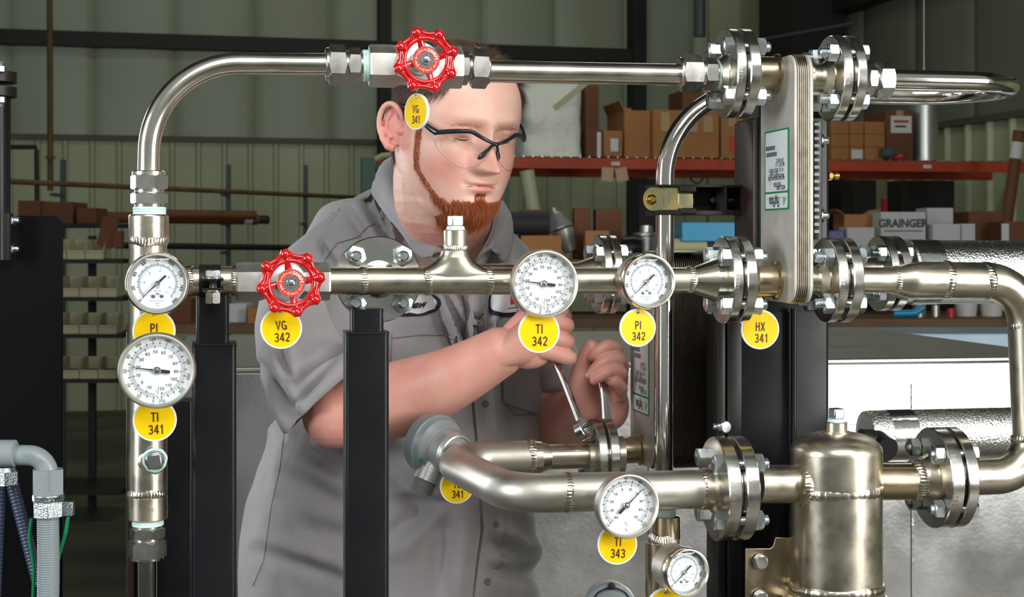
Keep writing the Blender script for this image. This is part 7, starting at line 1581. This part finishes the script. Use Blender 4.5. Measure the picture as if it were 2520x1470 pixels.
b = MB(); b.tube([A_.lerp(B_, 0.93), B_], 0.030, 20); part('dark_end', b, 'dark_cloth', t); b = MB(); b.tube([A_.lerp(B_, 0.84), A_.lerp(B_, 0.89)], 0.0368, 20); part('sticker', b, 'paper_white', t)
b = MB(); A_ = U(380, 527, 9.9); B_ = U(628, 530, 10.3); b.tube([A_, B_], 0.03, 20); single('cardboard_tube', b, 'carton_dark', 'second cardboard tube resting on top of the first', 'tube', loc=A_)
b = MB(); b.tube([U(122, -60, 11.5), U(124, 470, 11.5)], 0.022, 12); b.box(U(124, 388, 11.46), 0.07, 0.02, 0.02); single('wall_conduit', b, 'rust_pipe', 'thin brown pipe going up the left wall', 'pipe', loc=U(124, 470, 11.5))
b = MB(); b.tube([U(20, 362, 9.0), U(88, 362, 9.0), U(90, 372, 9.0), U(91, 500, 9.0)], 0.014, 10); single('bent_rod', b, 'beam_dark', 'black bent rod above the cartons at far left', 'rod')
YS = 8.2
def zy(py, Y=YS): return EYE-(py-HY)/F*Y
t = thing('bin_trolley', 'dark shelving trolley full of ivory part bins at left', 'trolley', loc=U(230, 600, YS)*1.0 if False else (-2.2, YS+0.2, 0))
x0, x1 = U(60, 0, YS).x, U(302, 0, YS).x
tiers = (638, 731, 822, 932)
for py in tiers:
    part('shelf', MB().box(((x0+x1)/2, YS+0.2, zy(py)-0.012), x1-x0, 0.42, 0.022), 'beam_dark', t)
for x in (x0, x1-0.03, x1-0.28):
    part('post', MB().box((x+0.015, YS+0.38, zy(580)/2), 0.04, 0.03, zy(580)), 'beam_dark', t)
part('shelf', MB().box(((x0+x1)/2, YS+0.2, 0.15), x1-x0, 0.42, 0.03), 'beam_dark', t)
def mkbin():
    t = thing('parts_bin', 'ivory part bin', 'bin', group='ivory parts bins on the trolley')
    w, d, h = 0.094, 0.19, 0.105; b = MB(); e = 0.004
    sidep = [(0, 0), (d, 0), (d, h), (d*0.35, h), (0, h*0.42)]
    for sx in (-1, 1):
        M = Matrix(((0, 0, 1, 0), (1, 0, 0, 0), (0, 1, 0, 0), (0, 0, 0, 1))); b.prism(sidep, (sx*(w/2-e if sx > 0 else w/2), 0, 0) if False else ((w/2-e) if sx > 0 else -w/2, 0, 0), M, e)
    b.box((0, d/2, e/2), w, d, e); b.box((0, d-e/2, h/2), w, e, h); b.box((0, e/2, h*0.21), w, e, h*0.42); b.box((0, -0.004, h*0.40), w*0.96, 0.012, 0.010); part('tray', b, 'bin_ivory', t, local=True)
    b = MB(); b.box((0, d*0.5, h*0.22), w*0.85, d*0.8, h*0.32); part('contents', b, 'dark_cloth', t, local=True)
    return t
pb = mkbin(); first = True
rowname = ('top', 'second', 'third', 'bottom')
for r_, py in enumerate(tiers):
    nb = 0; x = U(128, 0, YS).x
    n = 4 if r_ else 3
    while nb < n:
        o = pb if first else copy_tree(pb); first = False
        o.location = (x+nb*0.099+(0.03 if r_ == 0 else 0), YS-0.01, zy(py)); o.rotation_euler = (0, 0, 0.05)
        o['label'] = 'ivory parts bin, %s from the left in the %s row of the trolley' % (('first', 'second', 'third', 'fourth')[nb], rowname[r_]); nb += 1
M_ = MR
def B4(pl, pr, pt, pbm, Y, dep, label, m, rot=0.0):
    a = U(pl, 600, Y); c = U(pr, 600, Y); z0 = zy(pbm, Y); h = zy(pt, Y)-z0; M = Matrix.Translation(((a.x+c.x)/2, Y+dep/2, z0)) @ Matrix.Rotation(rot, 4, 'Z') ; t = thing('cardboard_box', label, 'box', M=M); b = MB(); b.box((0, 0, h/2), c.x-a.x, dep, h); part('walls', b, m, t, local=True, bev=0.003); return t
t = thing('top_shelf_rack', 'dark shelf board above the parts bins carrying cartons', 'shelf', loc=(-2.4, YS+0.5, 0))
bbox(x0-0.1, x1-0.06, YS+0.42, YS+0.95, zy(548)-0.02, zy(548), 'beam_dark', 'shelf_board')
for x in (x0-0.08, x1-0.1): bbox(x-0.015, x+0.015, YS+0.9, YS+0.93, 0, zy(548)-0.02, 'beam_dark', 'post')
B4(44, 98, 494, 551, YS+0.45, 0.3, 'leftmost brown carton above the parts bins', 'carton_dark'); B4(104, 180, 497, 551, YS+0.5, 0.3, 'brown carton in the middle above the parts bins', 'carton_dark')
B4(188, 236, 512, 551, YS+0.46, 0.25, 'open brown carton above the parts bins', 'carton_dark')
b = MB(); c = U(255, 0, YS-0.02); b.box((c.x+0.005, YS+0.05, zy(572)), 0.085, 0.02, 0.16, frame((0, 0, 0), Vector((0.25, 0, 1)).normalized(), x=Vector((1, 0, -0.25)))); b.box((c.x+0.06, YS+0.05, zy(589)), 0.05, 0.05, 0.09); single('torn_carton', b, 'carton_dark', 'torn brown carton leaning beside the top row of bins', 'box')
# boxes under the header seen between the post and the man
YC = 7.0; t = thing('low_table', 'low wooden table behind the left post', 'table', loc=(-1.1, YC+0.3, 0)); zc_ = zy(799, YC)
bbox(-1.75, -0.85, YC, YC+0.6, zc_-0.04, zc_, 'wood', 'table_top')
for x in (-1.7, -0.9):
    for y in (YC+0.05, YC+0.55): bbox(x-0.03, x+0.03, y-0.03, y+0.03, 0, zc_-0.04, 'beam_dark', 'leg')
B4(562, 606, 748, 798, YC+0.2, 0.2, 'small grey-white box left of the brown one behind the left post', 'carton_white'); B4(608, 660, 758, 798, YC+0.1, 0.2, 'small brown carton behind the lower left valve', 'carton')
B4(420, 470, 735, 798, YC+0.2, 0.2, 'dark carton between the left dials and the clamp post', 'carton_dark')
t = thing('green_shelving', 'green metal shelving with odds and ends behind the man\'s shoulder', 'shelving', loc=U(925, 600, 10))
for px in (896, 915, 935, 955):
    c = U(px, 600, 10.0); part('post', MB().box((c.x, c.y, zy(402, 10)/2), 0.025, 0.03, zy(402, 10)), 'rack_green', t)
for py in (412, 470, 540):
    a, c = U(894, py, 10), U(957, py, 10); part('shelf', MB().box(((a.x+c.x)/2, 10.15, a.z), c.x-a.x, 0.3, 0.03), 'rack_green', t)
c = U(930, 410, 10.0); b = MB().box((c.x+0.02, 10.1, c.z+0.015+0.025), 0.05, 0.1, 0.05); single('orange_tin', b, 'rack_orange', 'small orange tin on the green shelving', 'tin')
b = MB(); b.tube([U(905, 402, 10.05), U(940, 384, 10.05), U(975, 380, 10.05)], 0.02, 10); single('rag_bundle', b, 'cream_roll', 'pale bundle lying on top of the green shelving', 'cloth')
b = MB(); b.tube([U(2273, -300, 8.0), U(2274, 168, 8.0)], 0.0035, 8); b.sphere(U(2274, 170, 8.0), 0.008, 12, 8); single('roof_wire', b, 'galvanised', 'thin cord hanging from the roof above the silver duct', 'cord', loc=U(2274, 170, 8.0))
